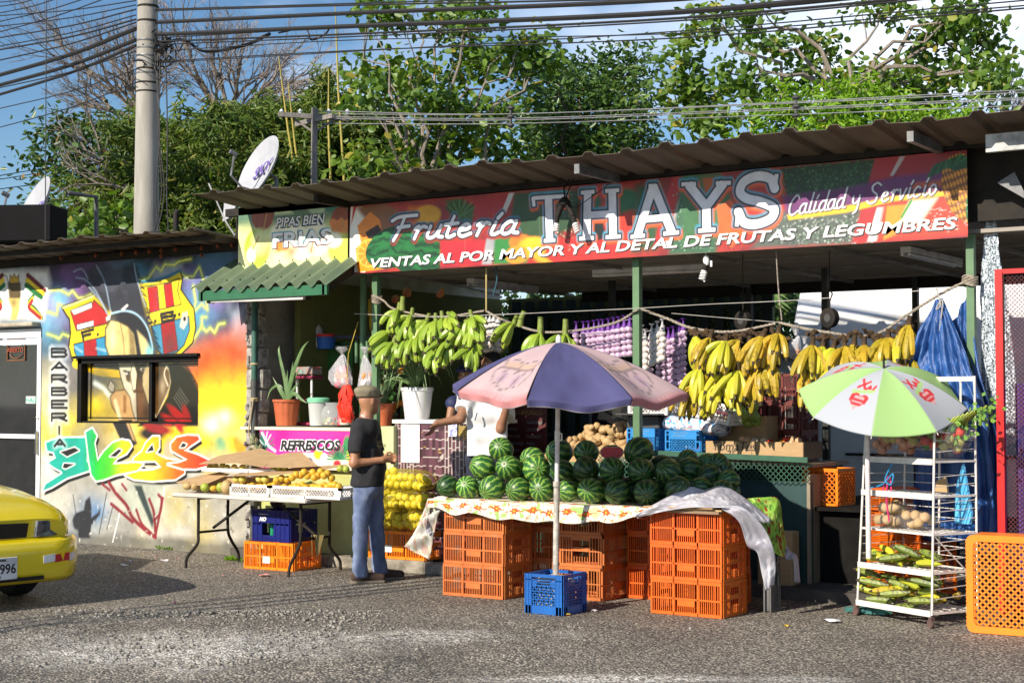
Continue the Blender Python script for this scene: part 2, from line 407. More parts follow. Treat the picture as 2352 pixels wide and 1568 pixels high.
def ground_mat():
 m=bpy.data.materials.new('chip_asphalt');m.use_nodes=True;nt=m.node_tree;L=nt.links.new;p=nt.nodes['Principled BSDF']
 g=nn(nt,'ShaderNodeNewGeometry');V=g.outputs['Position']
 vo=nn(nt,'ShaderNodeTexVoronoi',Scale=58);L(V,vo.inputs['Vector'])
 v2=nn(nt,'ShaderNodeTexVoronoi',Scale=95);L(V,v2.inputs['Vector'])
 n1=nn(nt,'ShaderNodeTexNoise',Scale=1.1,Detail=8,Roughness=.62);L(V,n1.inputs['Vector'])
 n2=nn(nt,'ShaderNodeTexNoise',Scale=24,Detail=6,Roughness=.7);L(V,n2.inputs['Vector'])
 sep=nn(nt,'ShaderNodeSeparateColor');L(vo.outputs['Color'],sep.inputs[0])
 rp=nn(nt,'ShaderNodeValToRGB');L(sep.outputs[0],rp.inputs[0]);e=rp.color_ramp.elements
 e[0].color=(.15,.132,.108,1);e[1].color=(.62,.555,.45,1);e.new(.45).color=(.24,.215,.175,1);e.new(.7).color=(.37,.325,.26,1)
 r2=nn(nt,'ShaderNodeValToRGB');L(vo.outputs['Distance'],r2.inputs[0]);r2.color_ramp.elements[0].position=.38;r2.color_ramp.elements[1].position=.62
 mx=nn(nt,'ShaderNodeMix',data_type='RGBA');L(r2.outputs[0],mx.inputs[0]);L(rp.outputs[0],mx.inputs[6]);mx.inputs[7].default_value=(.075,.068,.058,1)
 sx=nn(nt,'ShaderNodeSeparateXYZ');L(V,sx.inputs[0])
 def blob(cx,cy,rx,ry,ang):
  vr=nn(nt,'ShaderNodeVectorMath',operation='SUBTRACT');L(V,vr.inputs[0]);vr.inputs[1].default_value=(cx,cy,0)
  ro=nn(nt,'ShaderNodeMapping',vector_type='TEXTURE');L(vr.outputs[0],ro.inputs[0]);ro.inputs['Rotation'].default_value=(0,0,ang);ro.inputs['Scale'].default_value=(rx,ry,1)
  ln=nn(nt,'ShaderNodeVectorMath',operation='LENGTH');L(ro.outputs[0],ln.inputs[0])
  a=nn(nt,'ShaderNodeMath',operation='MULTIPLY_ADD');L(n1.outputs[0],a.inputs[0]);a.inputs[1].default_value=-2.6;L(ln.outputs[1],a.inputs[2])
  b=nn(nt,'ShaderNodeMapRange',interpolation_type='SMOOTHSTEP');L(a.outputs[0],b.inputs[0]);b.inputs[1].default_value=.25;b.inputs[2].default_value=-.9;b.inputs[3].default_value=0;b.inputs[4].default_value=1
  return b.outputs[0]
 c1=at(430,1495,z=0);c2=at(860,1468,z=0);c3=at(1500,1560,z=0)
 bl=[blob(c1.x,c1.y,1.15,.6,YAW),blob(c2.x,c2.y,1.0,.28,YAW+.05),blob(c3.x,c3.y,1.0,.12,YAW)]
 ad=nn(nt,'ShaderNodeMath',operation='MAXIMUM');L(bl[0],ad.inputs[0]);L(bl[1],ad.inputs[1])
 a2=nn(nt,'ShaderNodeMath',operation='MAXIMUM');L(ad.outputs[0],a2.inputs[0]);L(bl[2],a2.inputs[1])
 sp=nn(nt,'ShaderNodeSeparateColor');L(v2.outputs['Color'],sp.inputs[0])
 r3=nn(nt,'ShaderNodeValToRGB');L(sp.outputs[1],r3.inputs[0]);e=r3.color_ramp.elements;e[0].color=(.2,.18,.15,1);e[1].color=(.9,.87,.8,1);e.new(.3).color=(.42,.39,.34,1)
 fm=nn(nt,'ShaderNodeMath',operation='MULTIPLY');L(a2.outputs[0],fm.inputs[0])
 r4=nn(nt,'ShaderNodeValToRGB');L(n2.outputs[0],r4.inputs[0]);r4.color_ramp.elements[0].position=.42;r4.color_ramp.elements[1].position=.55;L(r4.outputs[0],fm.inputs[1])
 m2=nn(nt,'ShaderNodeMix',data_type='RGBA');L(fm.outputs[0],m2.inputs[0]);L(mx.outputs[2],m2.inputs[6]);L(r3.outputs[0],m2.inputs[7])
 n5=nn(nt,'ShaderNodeTexNoise',Scale=.7,Detail=5);L(V,n5.inputs['Vector'])
 r5=nn(nt,'ShaderNodeMapRange');L(n5.outputs[0],r5.inputs[0]);r5.inputs[1].default_value=.3;r5.inputs[2].default_value=.7;r5.inputs[3].default_value=.72;r5.inputs[4].default_value=1.25
 m3=nn(nt,'ShaderNodeVectorMath',operation='SCALE');L(m2.outputs[2],m3.inputs[0]);L(r5.outputs[0],m3.inputs['Scale']);L(m3.outputs[0],p.inputs['Base Color'])
 p.inputs['Roughness'].default_value=.8
 sb=nn(nt,'ShaderNodeMath',operation='MULTIPLY_ADD');L(vo.outputs['Distance'],sb.inputs[0]);sb.inputs[1].default_value=-1.3;L(n2.outputs[0],sb.inputs[2])
 b=nn(nt,'ShaderNodeBump',Strength=.75,Distance=.010);L(sb.outputs[0],b.inputs['Height']);L(b.outputs[0],p.inputs['Normal'])
 return m
gm=ground_mat()
mb=MB();mb.add([(-300,-300,0),(300,-300,0),(300,300,0),(-300,300,0)],[(0,1,2,3)])
g=mb.build('ground',gm);tag(g,'grey chip seal asphalt yard with a pale broken patch',kind='structure')
c0=at(640,1480,z=0)
def rel(u,v):
 x=(u-.5)*5.4;y=(v-.5)*2.6
 p=Vector((c0.x+x*math.cos(YAW)-y*math.sin(YAW),c0.y+x*math.sin(YAW)+y*math.cos(YAW),0))
 e=min(1,3.2*min(u,1-u,v,1-v)*2)
 n=float(vnoise(np.array([p.x*1.9]),np.array([p.y*1.9]),4,5)[0]);k=float(vnoise(np.array([p.x*9]),np.array([p.y*9]),8,3)[0])
 h=e*(.005+.10*max(0,n-.42)+.035*max(0,k-.45)*(n>.4))
 p.z=h+.001 if e>0 else-.004
 return p
o=grid('broken_asphalt',rel,150,80,gm,None,solid=0);tag(o,'rumpled pale broken asphalt patch',kind='structure')
V=[];F_=[]
for i in range(3200):
 u,v=RG.random(2);q=at(150+u*720+R.gauss(0,60),1405+v**1.6*130,z=0);r=.005+.018*RG.random()**3.2
 b=len(V);rm=Euler((R.random()*6,R.random()*6,R.random()*6)).to_matrix()
 for x in((1,0,0),(-1,0,0),(0,1,0),(0,-1,0),(0,0,1),(0,0,-1)):
  d=rm@Vector(x)*r*(.7+.5*R.random());V.append((q.x+d.x,q.y+d.y,q.z+d.z*.7+.012))
 for a,c in((0,2),(2,1),(1,3),(3,0)):F_+=[(b+a,b+c,b+4),(b+c,b+a,b+5)]
o=npmesh('gravel',np.array(V),np.array(F_),M('gravel_stone',(.36,.34,.30),(.13,.12,.105),rough=.9,scale=25));tag(o,'loose grey gravel scattered over the broken asphalt','gravel',kind='stuff')
mb=MB();mb.box((5.5,2.35,.03),(9.1,4.9,.12));o=mb.build('stall_floor',M('worn_shaded_concrete',(.09,.08,.07),(.045,.04,.036),rough=.9,scale=3,bump=.5,bscale=60));tag(o,'worn concrete floor slab of the stall, colour darkened for shade',kind='structure')  # slab colour darkened to stand in for shadow on the floor
mb=MB()
x=2.3
while x<4.9:
 l=R.uniform(.35,.8);mb.box((x+l/2,-.2+R.uniform(-.02,.02),.045),(l-.02,.18,.13+R.uniform(-.02,.01)),(0,0,R.uniform(-.03,.03)),bev=.02);x+=l
o=mb.build('kerb',M('kerb_concrete',(.34,.31,.25),(.16,.14,.11),rough=.95,scale=9,bump=.8,bscale=30));tag(o,'broken concrete kerb stones in front of the stall',kind='structure')
def zA(x,y):q=at((100+x/2.852)*.784,(750+y/2.852)*.784,Y=0);return(q.x,q.z)
def zB(x,y):q=at((x/2.24)*.784,(1100+y/2.24)*.784,Y=0);return(q.x,q.z)
def zC(x,y):q=at((x/3.136)*.784,(650+y/3.136)*.784,Y=0);return(q.x,q.z)
P=Paint(-4.4,0,1.08,3.2,.0105,'8a8580')
X,Y=P.X,P.Y
n1=vnoise(X*2,Y*2,1);n2=vnoise(X*4+3,Y*4,2);n3=vnoise(X*1.5,Y*3,9)
ALL=(slice(None),slice(None))
g=lambda a,lo,hi:np.clip((a-lo)/(hi-lo),0,1)
P.mix(ALL,g(Y,2.1,2.5),'50505c');P.mix(ALL,g(Y+n1*.6,2.7,3.1),'252a3e')
P.mix(ALL,g(n2,.5,.75)*g(Y,1.9,2.3)*.7,'6d4f80');P.mix(ALL,g(n3,.5,.7)*g(Y,1.8,2.3)*.75,'4a86a0');P.mix(ALL,g(n1,.6,.8)*g(Y,1.9,2.4)*.6,'c9d3dc')
gy=g(2.15-Y+.5*n1,0,.5)*g(X+n2*.3,-.2,.4)
P.mix(ALL,gy,'e8722a');P.mix(ALL,g(1.95-Y+.7*(n2-.4),0,.45)*g(X+n1*.3,-1.2,-.3),'f3d420');P.mix(ALL,g(n2,.45,.62)*g(1.9-Y,0,.3)*g(X,-.2,.3)*.8,'f49a1c')
P.mix(ALL,g(n3,.55,.75)*g(1.6-Y,0,.4)*g(X,-1.4,-.6)*.7,'f5efc0');P.mix(ALL,g(-X-1.7,0,.3)*g(2.2-Y,0,.4)*.85,'d8d4b0');P.mix(ALL,g(-X-1.2,0,.3)*g(1.75-Y,0,.3)*g(n1,.3,.5)*.7,'e0d040')
P.mix(ALL,g(1.0-Y+.25*n1,0,.2),'c9c5b8');P.mix(ALL,g(n3,.42,.6)*g(1.0-Y,0,.2)*.6,'9a988f');P.mix(ALL,g(n1,.45,.62)*g(1.05-Y,0,.2)*g(X,-.8,0)*.6,'c8b85c')
P.mix(ALL,g(.12-Y+.1*n2,0,.08)*.8,'6d6a5e')
for c,r,col,o_ in(((150,430),.3,'d7a8d8',.8),((90,560),.25,'7fc3e0',.8),((330,240),.35,'9a6fb0',.7),((1350,250),.3,'8f86c0',.8),((1420,420),.3,'58b4d8',.8),((1500,350),.22,'a878c0',.7),((1300,560),.22,'70c0e0',.6),((200,350),.2,'70c8e8',.7),((1480,1000),.35,'f5a020',.8),((1450,900),.3,'e04a18',.7),((1650,800),.2,'e85a20',.8),((1560,1250),.4,'f8e820',.9),((1480,1400),.15,'f8f8e8',.9),((1600,1350),.12,'fdfdf0',.8)):P.cloud(zA(*c),r,r*.7,col,o_,raw=True,seed=c[0])
for c,rx,ry,col,o_ in(((1450,440),.12,.1,'50b0a0',.8),((600,900),.3,.18,'5b8fc0',.7),((500,980),.2,.15,'6a7a90',.6),((1000,850),.25,.3,'d8d8d0',.6),((330,600),.2,.15,'e8e4d8',.7),((800,1000),.25,.15,'77777a',.6),((1400,950),.15,.35,'a8a498',.5)):P.cloud(zB(*c),rx,ry,col,o_,raw=True,seed=c[0])
P.fx=zA
for pts in([(110,290),(210,280),(290,320),(320,290),(370,350),(420,350),(480,320)],[(60,460),(130,470),(190,490),(200,400),(250,420)],[(110,650),(170,670),(210,690),(240,650),(290,670)],[(880,200),(950,190),(1020,90),(1060,125),(1090,70),(1170,75),(1210,45),(1310,25)],[(1230,150),(1270,170),(1330,170),(1380,90),(1420,210)],[(1330,250),(1350,380),(1330,470),(1400,400),(1450,450),(1440,380)],[(1310,730),(1400,590),(1400,510),(1440,510)],[(1400,590),(1440,630),(1470,600),(1510,640),(1540,570),(1590,560)]):
 P.line(pts,.05,'c8e040',soft=.05,op=.5);P.line(pts,.018,'f4f88a')
shL=[(240,430),(330,400),(430,360),(500,330),(640,430),(680,560),(680,1010),(560,995),(400,940),(320,850),(295,760),(310,640),(300,520),(270,480)]
shR=[(870,230),(1000,220),(1130,180),(1215,130),(1235,180),(1220,280),(1280,370),(1330,440),(1345,600),(1320,720),(1240,800),(1150,880),(1050,900),(960,700)]
P.poly(shL,'f0d81c',out='20201c',ow=.025);P.poly(shR,'f0d81c',out='20201c',ow=.02)
P.line(shL[:2]+shL[2:4],.02,'fdf8b0',soft=.02);P.line([(870,215),(1000,205),(1130,165),(1215,125)],.03,'2a90b0',soft=.03)
K='26221c'
P.poly([(305,460),(480,385),(480,430),(500,370),(610,480),(610,560),(355,620)],'c42a2c',out=K,ow=.012)
P.poly([(310,455),(480,390),(482,430),(335,490)],'e8ecec',out=K,ow=.008);P.poly([(358,575),(495,540),(495,580),(362,615)],'e8ecec',out=K,ow=.008)
P.poly([(335,740),(620,670),(640,900),(560,900),(440,880),(370,860),(340,800)],'3f9cc0',out=K,ow=.014);P.poly([(415,715),(515,690),(530,900),(425,890)],'b8222a',out=K,ow=.008)
P.line([(340,760),(400,800)],.02,'cfe8f0',soft=.03,op=.7);P.line([(520,770),(600,790)],.02,'cfe8f0',soft=.03,op=.7)
P.poly([(890,265),(1130,225),(1210,190),(1195,290),(1225,400),(940,470)],'f2dc20',out=K,ow=.012)
P.poly([(948,265),(1028,255),(1045,450),(970,470)],'c42a2c',out=K,ow=.008);P.poly([(1085,240),(1145,225),(1168,410),(1105,430)],'c42a2c',out=K,ow=.008)
P.poly([(980,590),(1290,510),(1295,620),(1250,740),(1190,800),(1080,830),(1020,760)],'4f98b4',out=K,ow=.014);P.poly([(1060,570),(1170,540),(1200,780),(1085,820)],'a8262a',out=K,ow=.008)
P.cloud(zA(1140,740),.1,.12,'5a4a48',.6,raw=True)
def blk(pts,w=.035,col='26241c'):P.line(pts,w,col)
blk([(400,640),(412,700)]);blk([(395,640),(495,612)]);blk([(405,668),(470,652)]);P.ell((532,655),.02,.02,'26241c')
blk([(960,510),(940,520),(945,560),(975,560)]);P.ell((1012,545),.02,.02,'26241c')
blk([(1060,490),(1070,550)]);blk([(1060,485),(1160,465),(1150,500),(1070,512)]);blk([(1070,515),(1180,495),(1165,530),(1075,548)]);P.ell((1212,488),.02,.02,'26241c')
pl=[(520,60),(700,100),(835,60),(860,180),(890,300),(935,450),(985,620),(1055,820),(990,840),(930,700),(840,520),(700,450),(640,470),(600,460),(520,350),(450,260),(420,180)]
P.poly(pl,'3a3d48',soft=.06,op=.93);P.mix(ALL,g(n2,.55,.7)*g(X,-1.5,-1)*g(-X,0.1,.5)*g(Y,2.4,2.6)*.35,'707a88')
for i in range(26):
 t=i/26;P.line([(835+t*210,60+t*750),(835+t*210+R.uniform(15,38),60+t*750+R.uniform(15,60))],.012,'1c1e26',soft=.01)
for a in([(350,180),(430,200),(520,300),(610,480)],[(330,130),(400,110),(450,190)],[(520,80),(590,220),(640,470)],[(835,60),(860,200),(930,420)],[(460,260),(560,380),(620,500)]):P.line(a,.014,'b8cce0',soft=.02,op=.8,smooth=True)
P.poly([(605,520),(660,475),(770,455),(880,510),(960,620),(990,780),(990,860),(850,840),(640,600)],'2c2e36',soft=.02)
P.line([(640,480),(760,458),(860,490),(940,590),(985,740),(985,830)],.02,'b8d8e8',soft=.015,smooth=True)
P.poly([(600,610),(640,540),(700,550),(780,590),(830,650),(850,760),(860,860),(640,870),(600,740)],'d8c688',soft=.02,out='3a3428',ow=.02);P.line([(720,560),(745,700),(755,860)],.012,'8a7a50',soft=.012,smooth=True);P.poly([(790,600),(835,660),(855,860),(800,860)],'8a7850',soft=.04,op=.8)
P.cloud(zA(655,680),.06,.16,'f4ecc8',.7,raw=True);P.poly([(725,445),(775,400),(790,412),(745,460)],'e8e4dc');P.poly([(600,510),(640,490),(635,530),(603,545)],'e8e4dc')
P.poly([(860,620),(930,690),(990,800),(985,870),(900,850)],'d8c890',soft=.03);P.cloud(zA(960,800),.06,.08,'70d0e0',.8,raw=True)
P.poly([(300,880),(660,870),(670,960),(560,960),(380,930)],'20262c',soft=.02);P.line([(340,900),(460,960),(560,975),(660,985)],.09,'e8c81c',smooth=True);P.cloud(zA(500,1050),.25,.15,'4a5448',.9,raw=True);P.cloud(zA(500,1250),.2,.15,'e8d020',.9,raw=True);P.line([(450,1060),(520,1100),(600,1200)],.05,'e8f0e8',soft=.05,op=.8)
P.poly([(650,860),(1060,850),(1075,980),(1060,1150),(960,1340),(930,1380),(780,1380),(700,1120),(660,960)],'7a5c38',soft=.015);P.cloud(zA(820,960),.1,.06,'2a1a12',.9,raw=True);P.cloud(zA(880,1300),.08,.1,'3a2a1c',.9,raw=True)
P.poly([(640,860),(760,870),(790,1000),(800,1380),(770,1370),(720,1180),(670,1010)],'cfcab4',soft=.012,out='2a2418',ow=.014)
P.poly([(700,960),(745,975),(750,1060),(715,1040)],'6a5638',soft=.02)
P.ell((720,980),.03,.014,'e8e4d8');P.ell((728,980),.012,.012,'181818');P.line([(690,955),(745,970)],.018,'2a2014')
P.ell((850,945),.045,.02,'e8e4d8');P.ell((852,945),.016,.016,'181818');P.line([(790,935),(880,905)],.02,'2a2014')
P.cloud(zA(830,1010),.08,.1,'4a3220',.8,raw=True);P.poly([(770,880),(800,980),(790,1110),(770,1120),(750,980)],'ece2c0',soft=.01,out='4a3c28',ow=.01)
P.line([(780,1130),(850,1130)],.03,'6a3a28',soft=.02);P.cloud(zA(830,1230),.07,.12,'8a6038',.9,raw=True)
P.poly([(890,880),(930,940),(920,1100),(900,1240),(850,1080),(850,1000)],'c8b890',soft=.015,out='3a3020',ow=.01)
P.poly([(950,880),(1010,870),(1070,960),(1080,1060),(1050,1150),(965,1340),(935,1280)],'7a6040',soft=.02,out='e8e0c8',ow=.012)
P.cloud(zA(980,1000),.06,.12,'2a2420',.8,raw=True);P.cloud(zA(1020,1080),.05,.1,'e0d4b8',.6,raw=True);P.line([(1060,900),(1030,980),(1060,1080)],.02,'e0d8c0',smooth=True)
P.poly([(1060,890),(1150,895),(1240,980),(1320,1140),(1370,1330),(1370,1420),(1200,1420),(860,1420),(900,1380),(960,1350),(1060,1170),(1085,1050)],'15130f',soft=.02)
for i in range(9):P.line([(1130+i*10,895),(1230+i*10,1000+i*9),(1300+i*8,1150+i*10),(1370,1330-i*26)],.009,'1a1510',smooth=True)
for i in range(5):P.line([(1110+i*12,1180-i*20),(1180+i*14,1290-i*18)],.008,'8a8a80',soft=.01)
for c,rx,rot in(((1130,1310),.16,-.55),((1170,1350),.17,-.4),((1080,1370),.15,-.4),((1000,1440),.16,-.2),((1200,1400),.13,-.9)):P.ell(c,rx,.045,'b82220',soft=.03,rot=rot)
P.poly([(580,1180),(620,1130),(700,1120),(740,1180),(760,1290),(800,1420),(850,1560),(760,1540),(700,1400),(640,1320),(600,1260)],'c8a878',soft=.02,out='6a5a40',ow=.015)
P.poly([(560,1100),(580,1040),(615,1080),(605,1130),(585,1130)],'b8b0a0',out='202020',ow=.012);P.line([(620,1210),(650,1330),(690,1440)],.05,'e8d8b0',soft=.03);P.line([(700,1180),(700,1290)],.05,'a07848',soft=.03)
P.fx=zB
P.poly([(730,290),(820,290),(870,420),(900,440),(860,480),(800,440)],'2a2622',soft=.02);P.ell((1000,380),.2,.07,'30201a',soft=.04);P.ell((1040,350),.2,.05,'a02420',soft=.03,rot=-.1);P.ell((1180,260),.12,.05,'b02420',soft=.03,rot=-1.1)
P.fx=zC
P.fx=zB
P.ell((1120,520),.12,.18,'d8b898',soft=.05)
def grad(Xc,Yc):
 t=np.clip((Xc-zB(290,600)[0])/(zB(1370,600)[0]-zB(290,600)[0]),0,1);st_=[0,.25,.34,.42,.55,.68,.82,1]
 cs=np.array([hexc(h)for h in('10b0a0','10b09a','28c040','60d030','f4e010','f4c818','f07818','e02018')])
 return np.stack([np.interp(t,st_,cs[:,k])for k in range(3)],-1)
Bp=[(300,440),(380,410),(560,405),(575,440),(570,560),(600,600),(590,620),(440,670),(340,730),(280,755),(300,710),(410,640),(400,625),(350,600),(315,570),(365,540),(350,500),(310,495)]
lp=[(562,370),(605,345),(635,395),(620,440),(640,560),(680,500),(740,440),(800,420),(850,430),(865,460),(830,510),(770,540),(740,580),(900,570),(940,580),(900,620),(760,650),(680,680),(630,690),(600,650),(585,560)]
sp1=[(820,650),(900,625),(1000,620),(1060,600),(1020,560),(935,560),(870,575),(880,540),(930,500),(960,440),(1000,400),(1045,400),(1045,470),(1020,510),(1090,545),(1180,560),(1210,590),(1210,640),(1150,680),(1000,690),(880,680)]
sp2=[(1120,450),(1160,405),(1230,392),(1300,395),(1310,420),(1250,460),(1210,490),(1300,520),(1380,560),(1360,590),(1290,610),(1200,610),(1100,580),(1180,570),(1230,550),(1160,510),(1125,490)]
for pts in(Bp,lp,sp1,sp2):P.poly([(x+14,y+24)for x,y in pts],'0e0e0c',grow=.008)
for pts in(Bp,sp1,lp,sp2):P.poly(pts,grad,out='f6f6f0',ow=.018)
for hole in([(395,500),(490,470),(520,490),(440,530)],[(410,600),(420,575),(490,580),(430,610)],[(720,530),(780,480),(800,490),(760,530)],[(960,500),(1000,450),(1010,490)],[(1180,470),(1200,440),(1225,450),(1210,470)]):P.poly(hole,'14140f',out='f4f4ee',ow=.012)
P.c*=.92
gl=dict(B=[[(0,0),(0,1)],[(0,1),(.85,1),(.95,.75),(.85,.55),(0,.55)],[(.85,.5),(1,.27),(.85,0),(0,0)]],A=[[(0,0),(.5,1),(1,0)],[(.25,.3),(.75,.3)]],R=[[(0,0),(0,1),(.85,1),(.95,.75),(.85,.5),(0,.45)],[(.5,.45),(1,0)]],E=[[(0,0),(0,1),(1,1)],[(0,.5),(.8,.5)],[(0,0),(1,0)]],I=[[(.5,0),(.5,1)]])
zz=zA
for i,(ch,y0,y1)in enumerate((('B',765,850),('A',878,960),('R',985,1065),('B',1092,1170),('E',1198,1278),('R',1305,1385),('I',1415,1497),('A',1520,1595))):
 x0=135+(60 if ch=='I' else 0);x1=285-(60 if ch=='I' else 0)
 if ch=='A' and i==7:x0,x1=160,270
 for W_,col,so_ in((.08,'e8ecf0',.06),(.033,'181818',None)):
  for st in gl[ch]:
   pts=[zA(x0+12+(x1-x0-24)*a,y1-10-(y1-y0-20)*b)for a,b in st];P.line(pts,W_,col,soft=so_,op=(.45 if so_ else 1),raw=True)
P.fx=zB
P.poly([(500,900),(550,880),(560,820),(590,790),(600,860),(600,930),(640,900),(660,870),(655,910),(600,980),(590,1065),(515,1065),(510,980),(475,950)],'282a30',soft=.025);P.ell((505,960),.07,.09,'2c2e36',soft=.03)
for a,b in(((700,770),(650,1040)),((480,780),(500,920)),((740,860),(700,1010))):P.line([a,b],.012,'30343c',soft=.012)
P.poly([(830,720),(880,700),(1080,720),(1075,800),(1020,1020),(960,980),(860,880),(790,800)],'b9bdae',soft=.03);P.poly([(880,720),(930,720),(1010,950),(1000,1000)],'3c4a48',soft=.03);P.line([(1080,730),(1070,830),(1015,1030)],.014,'eef4f0',soft=.012);P.line([(790,880),(740,1090)],.014,'f0f0ec',soft=.012)
for pts,w_ in(([(715,700),(760,770),(830,850),(870,930),(950,1010),(1020,1060)],.045),([(730,840),(790,890),(870,960)],.04),([(800,710),(830,750)],.03),([(670,710),(720,750)],.03),([(980,810),(1010,900),(1020,1040)],.04),([(1040,780),(1060,830),(1020,1050)],.035),([(895,880),(930,970),(990,1030)],.035),([(1070,800),(1050,900),(1010,950)],.03)):P.line(pts,w_,'8a1f2c',soft=.015,smooth=True)
P.fx=zC
P.poly([(-200,440),(440,440),(470,560),(400,900),(-200,900)],'e2e2de',soft=.1)
for s_,x0 in((1,245),(-1,30)):
 for k,col in enumerate(('7a2030','e8cc30','1f7a3c')):
  P.line([(x0+s_*(10-k*8),490+k*45),(x0+s_*(90-k*10),560+k*42),(x0+s_*(165-k*15),630+k*30)],.06,col,smooth=True)
 for k,col in enumerate(('1f7a3c','e8cc30','b02530')):P.line([(x0+s_*(60-k*5),680+k*22),(x0+s_*20,740+k*22),(x0+s_*(80-k*5),800+k*18),(x0+s_*(140-k*8),880)],.045,col,smooth=True)
P.poly([(70,560),(130,520),(190,560),(190,680),(170,760),(130,790),(90,740)],'6a5a38',soft=.03);P.poly([(75,700),(180,700),(180,800),(150,900),(95,900),(110,800)],'d8c078',soft=.02);P.cloud(zC(130,740),.05,.05,'2a2420',.8,raw=True);P.poly([(90,560),(95,490),(115,520),(130,480),(150,520),(170,490),(170,560)],'c8a838',out='3a3018',ow=.01)
for a in([(10,480),(60,500),(80,560)],[(250,560),(300,600),(380,670)]):P.line(a,.012,'2a2420')
P.fx=zA;P.poly([(1240,470),(1285,460),(1280,560),(1250,615),(1215,590),(1230,510)],'c8c4b8',soft=.015);P.ell((1257,525),.02,.025,'15130f')
P.grain(.22,10,4);P.c=np.clip(P.c,0,1)**1.22*.98
rs=np.random.default_rng(3)
for k in range(150):
 x_,y_=rs.uniform(-3,1),rs.uniform(.02,.7)**1.3;P.ell((x_,y_),.004+.016*rs.random()**3,.004+.02*rs.random()**2,'e8e6dc' if rs.random()<.5 else '5a574e',raw=True,op=.7)
wx0,wz1=zA(360,855);wx1,wz0=zA(1368,1410)
dx1=at(97,755,Y=0).x;dz1=2.47
X,Y=P.X,P.Y
win=(X>wx0)&(X<wx1)&(Y>wz0)&(Y<wz1);door=(X<dx1)&(X>dx1-1.0)&(Y<dz1)
P.c[win]=np.clip(P.c[win],0,1)**1.12
shop=thing('barber_shop','low barber shop with a painted warrior mural and graffiti, under a rusty sheet roof','building',(-1.5,0,0))
wm=vcolmat('mural_paint',rough=.65,bump=.25,bscale=50)
P.cutmask=win|door;P.build('wall',wm,shop,0)
mb=MB();D_=.22
def wb(x0,x1,z0,z1,y0=.006,y1=D_):mb.box(((x0+x1)/2,(y0+y1)/2,(z0+z1)/2),(x1-x0,y1-y0,z1-z0))
wb(-6.5,dx1-1.0,0,3.2);wb(dx1-1.0,dx1,dz1,3.2);wb(dx1,wx0,0,3.2);wb(wx0,wx1,0,wz0);wb(wx0,wx1,wz1,3.2);wb(wx1,1.075,0,3.2)
wb(-6.5,1.07,0,3.2,4.5,4.7);wb(.9,1.07,0,3.2,D_+.003,4.497)
mb.build('wall',M('barber_plaster',(.42,.40,.34),(.3,.28,.22),rough=.9,scale=4,bump=.4),shop,world=True)
wn=MB()
P.cutmask=~win;pane=P.build('window_pane',vcolmat('pane_paint',rough=.12,coat=.6),shop,.10)
fr=MB();cx=at(338,890,Y=0).x
for c,d in(((wx0+.03,.06,(wz0+wz1)/2),(.06,.10,wz1-wz0)),(((wx0+wx1)/2,.06,wz1-.03),(wx1-wx0,.10,.06)),((cx-.005,.075,(wz0+wz1)/2),(.045,.05,wz1-wz0-.06)),(((wx0+wx1)/2,.07,wz0+.015),(wx1-wx0,.09,.03)),((wx0+.13,.093,(wz0+wz1)/2),(.007,.014,wz1-wz0-.1)),(((wx0+wx1)/2,.093,wz0+.07),(wx1-wx0-.1,.014,.007)),(((wx0+wx1)/2,.093,wz1-.085),(wx1-wx0-.1,.014,.006)),((wx1-.008,.07,(wz0+wz1)/2),(.012,.09,wz1-wz0-.1))):fr.box(c,d)
fr.build('window_frame',M('black_frame',(.006,.006,.006),(.012,.011,.01),rough=.6,spec=.2),shop,world=True)
mb=MB();mb.box(((wx0+wx1)/2,-.015,wz1+.012),(wx1-wx0+.05,.07,.03));mb.build('window_lintel',M('black_frame',(0,0,0)),shop,world=True)
dr=MB();wht=M('white_enamel',(.78,.79,.8),(.7,.7,.7),rough=.35,scale=3,dirt=((.35,.3,.24),9,.68))
for c,d in(((dx1-.045,.03,1.24),(.07,.07,2.4)),((dx1-.955,.03,1.24),(.07,.07,2.4)),((dx1-.5,.03,2.41),(.98,.08,.1)),((dx1-.5,.03,1.2),(.84,.06,.05)),((dx1-.5,.03,.16),(.84,.06,.3)),((dx1-.5,.035,2.31),(.84,.05,.06))):dr.box(c,d)
dfr=dr.build('door',wht,shop,world=True)
glass=M("dark_glass",(.012,.014,.016),(.02,.02,.02),rough=.04,spec=.8)
mb=MB();mb.box((dx1-.5,.045,1.75),(.84,.012,1.05));mb.box((dx1-.5,.045,.74),(.84,.012,.87));mb.build('door_glass',glass,shop,world=True)
mb=MB();mb.box((dx1-.045,-.03,1.13),(.025,.03,.28),bev=.008);mb.ball((dx1-.045,-.01,1.42),.02,8,6);mb.ball((dx1-.045,-.01,1.22),.018,8,6);mb.build('door_handle',M('chrome',(.7,.7,.7),rough=.25,metal=1),shop,world=True)
q=at(66,918,Y=0)
mb=MB();mb.box((q.x,.03,q.z),(.17,.006,.085));sg=mb.build('door_sticker',M('sticker_white',(.8,.85,.82)),shop,world=True)
text('lettering','HALE',.085,M('sticker_green',(.05,.45,.3)),shop,Vector((q.x-.08-shop.location.x,.025,q.z-.03)),bold=.001)
q=at(36,803,Y=.02)
mb=MB()
for s_ in(-1,1):mb.box((q.x,.028,q.z+s_*.125),(.33,.012,.012));mb.box((q.x+s_*.16,.028,q.z),(.012,.012,.25))
for s_ in(-1,1):mb.tube([(q.x+.12*math.cos(a),.026,q.z+s_*(.03+.07*math.sin(a)))for a in np.linspace(.3,PI-.3,10)],.006,5)
mb.build('neon_sign',M('neon_frame',(.25,.09,.03),rough=.5),shop,world=True)
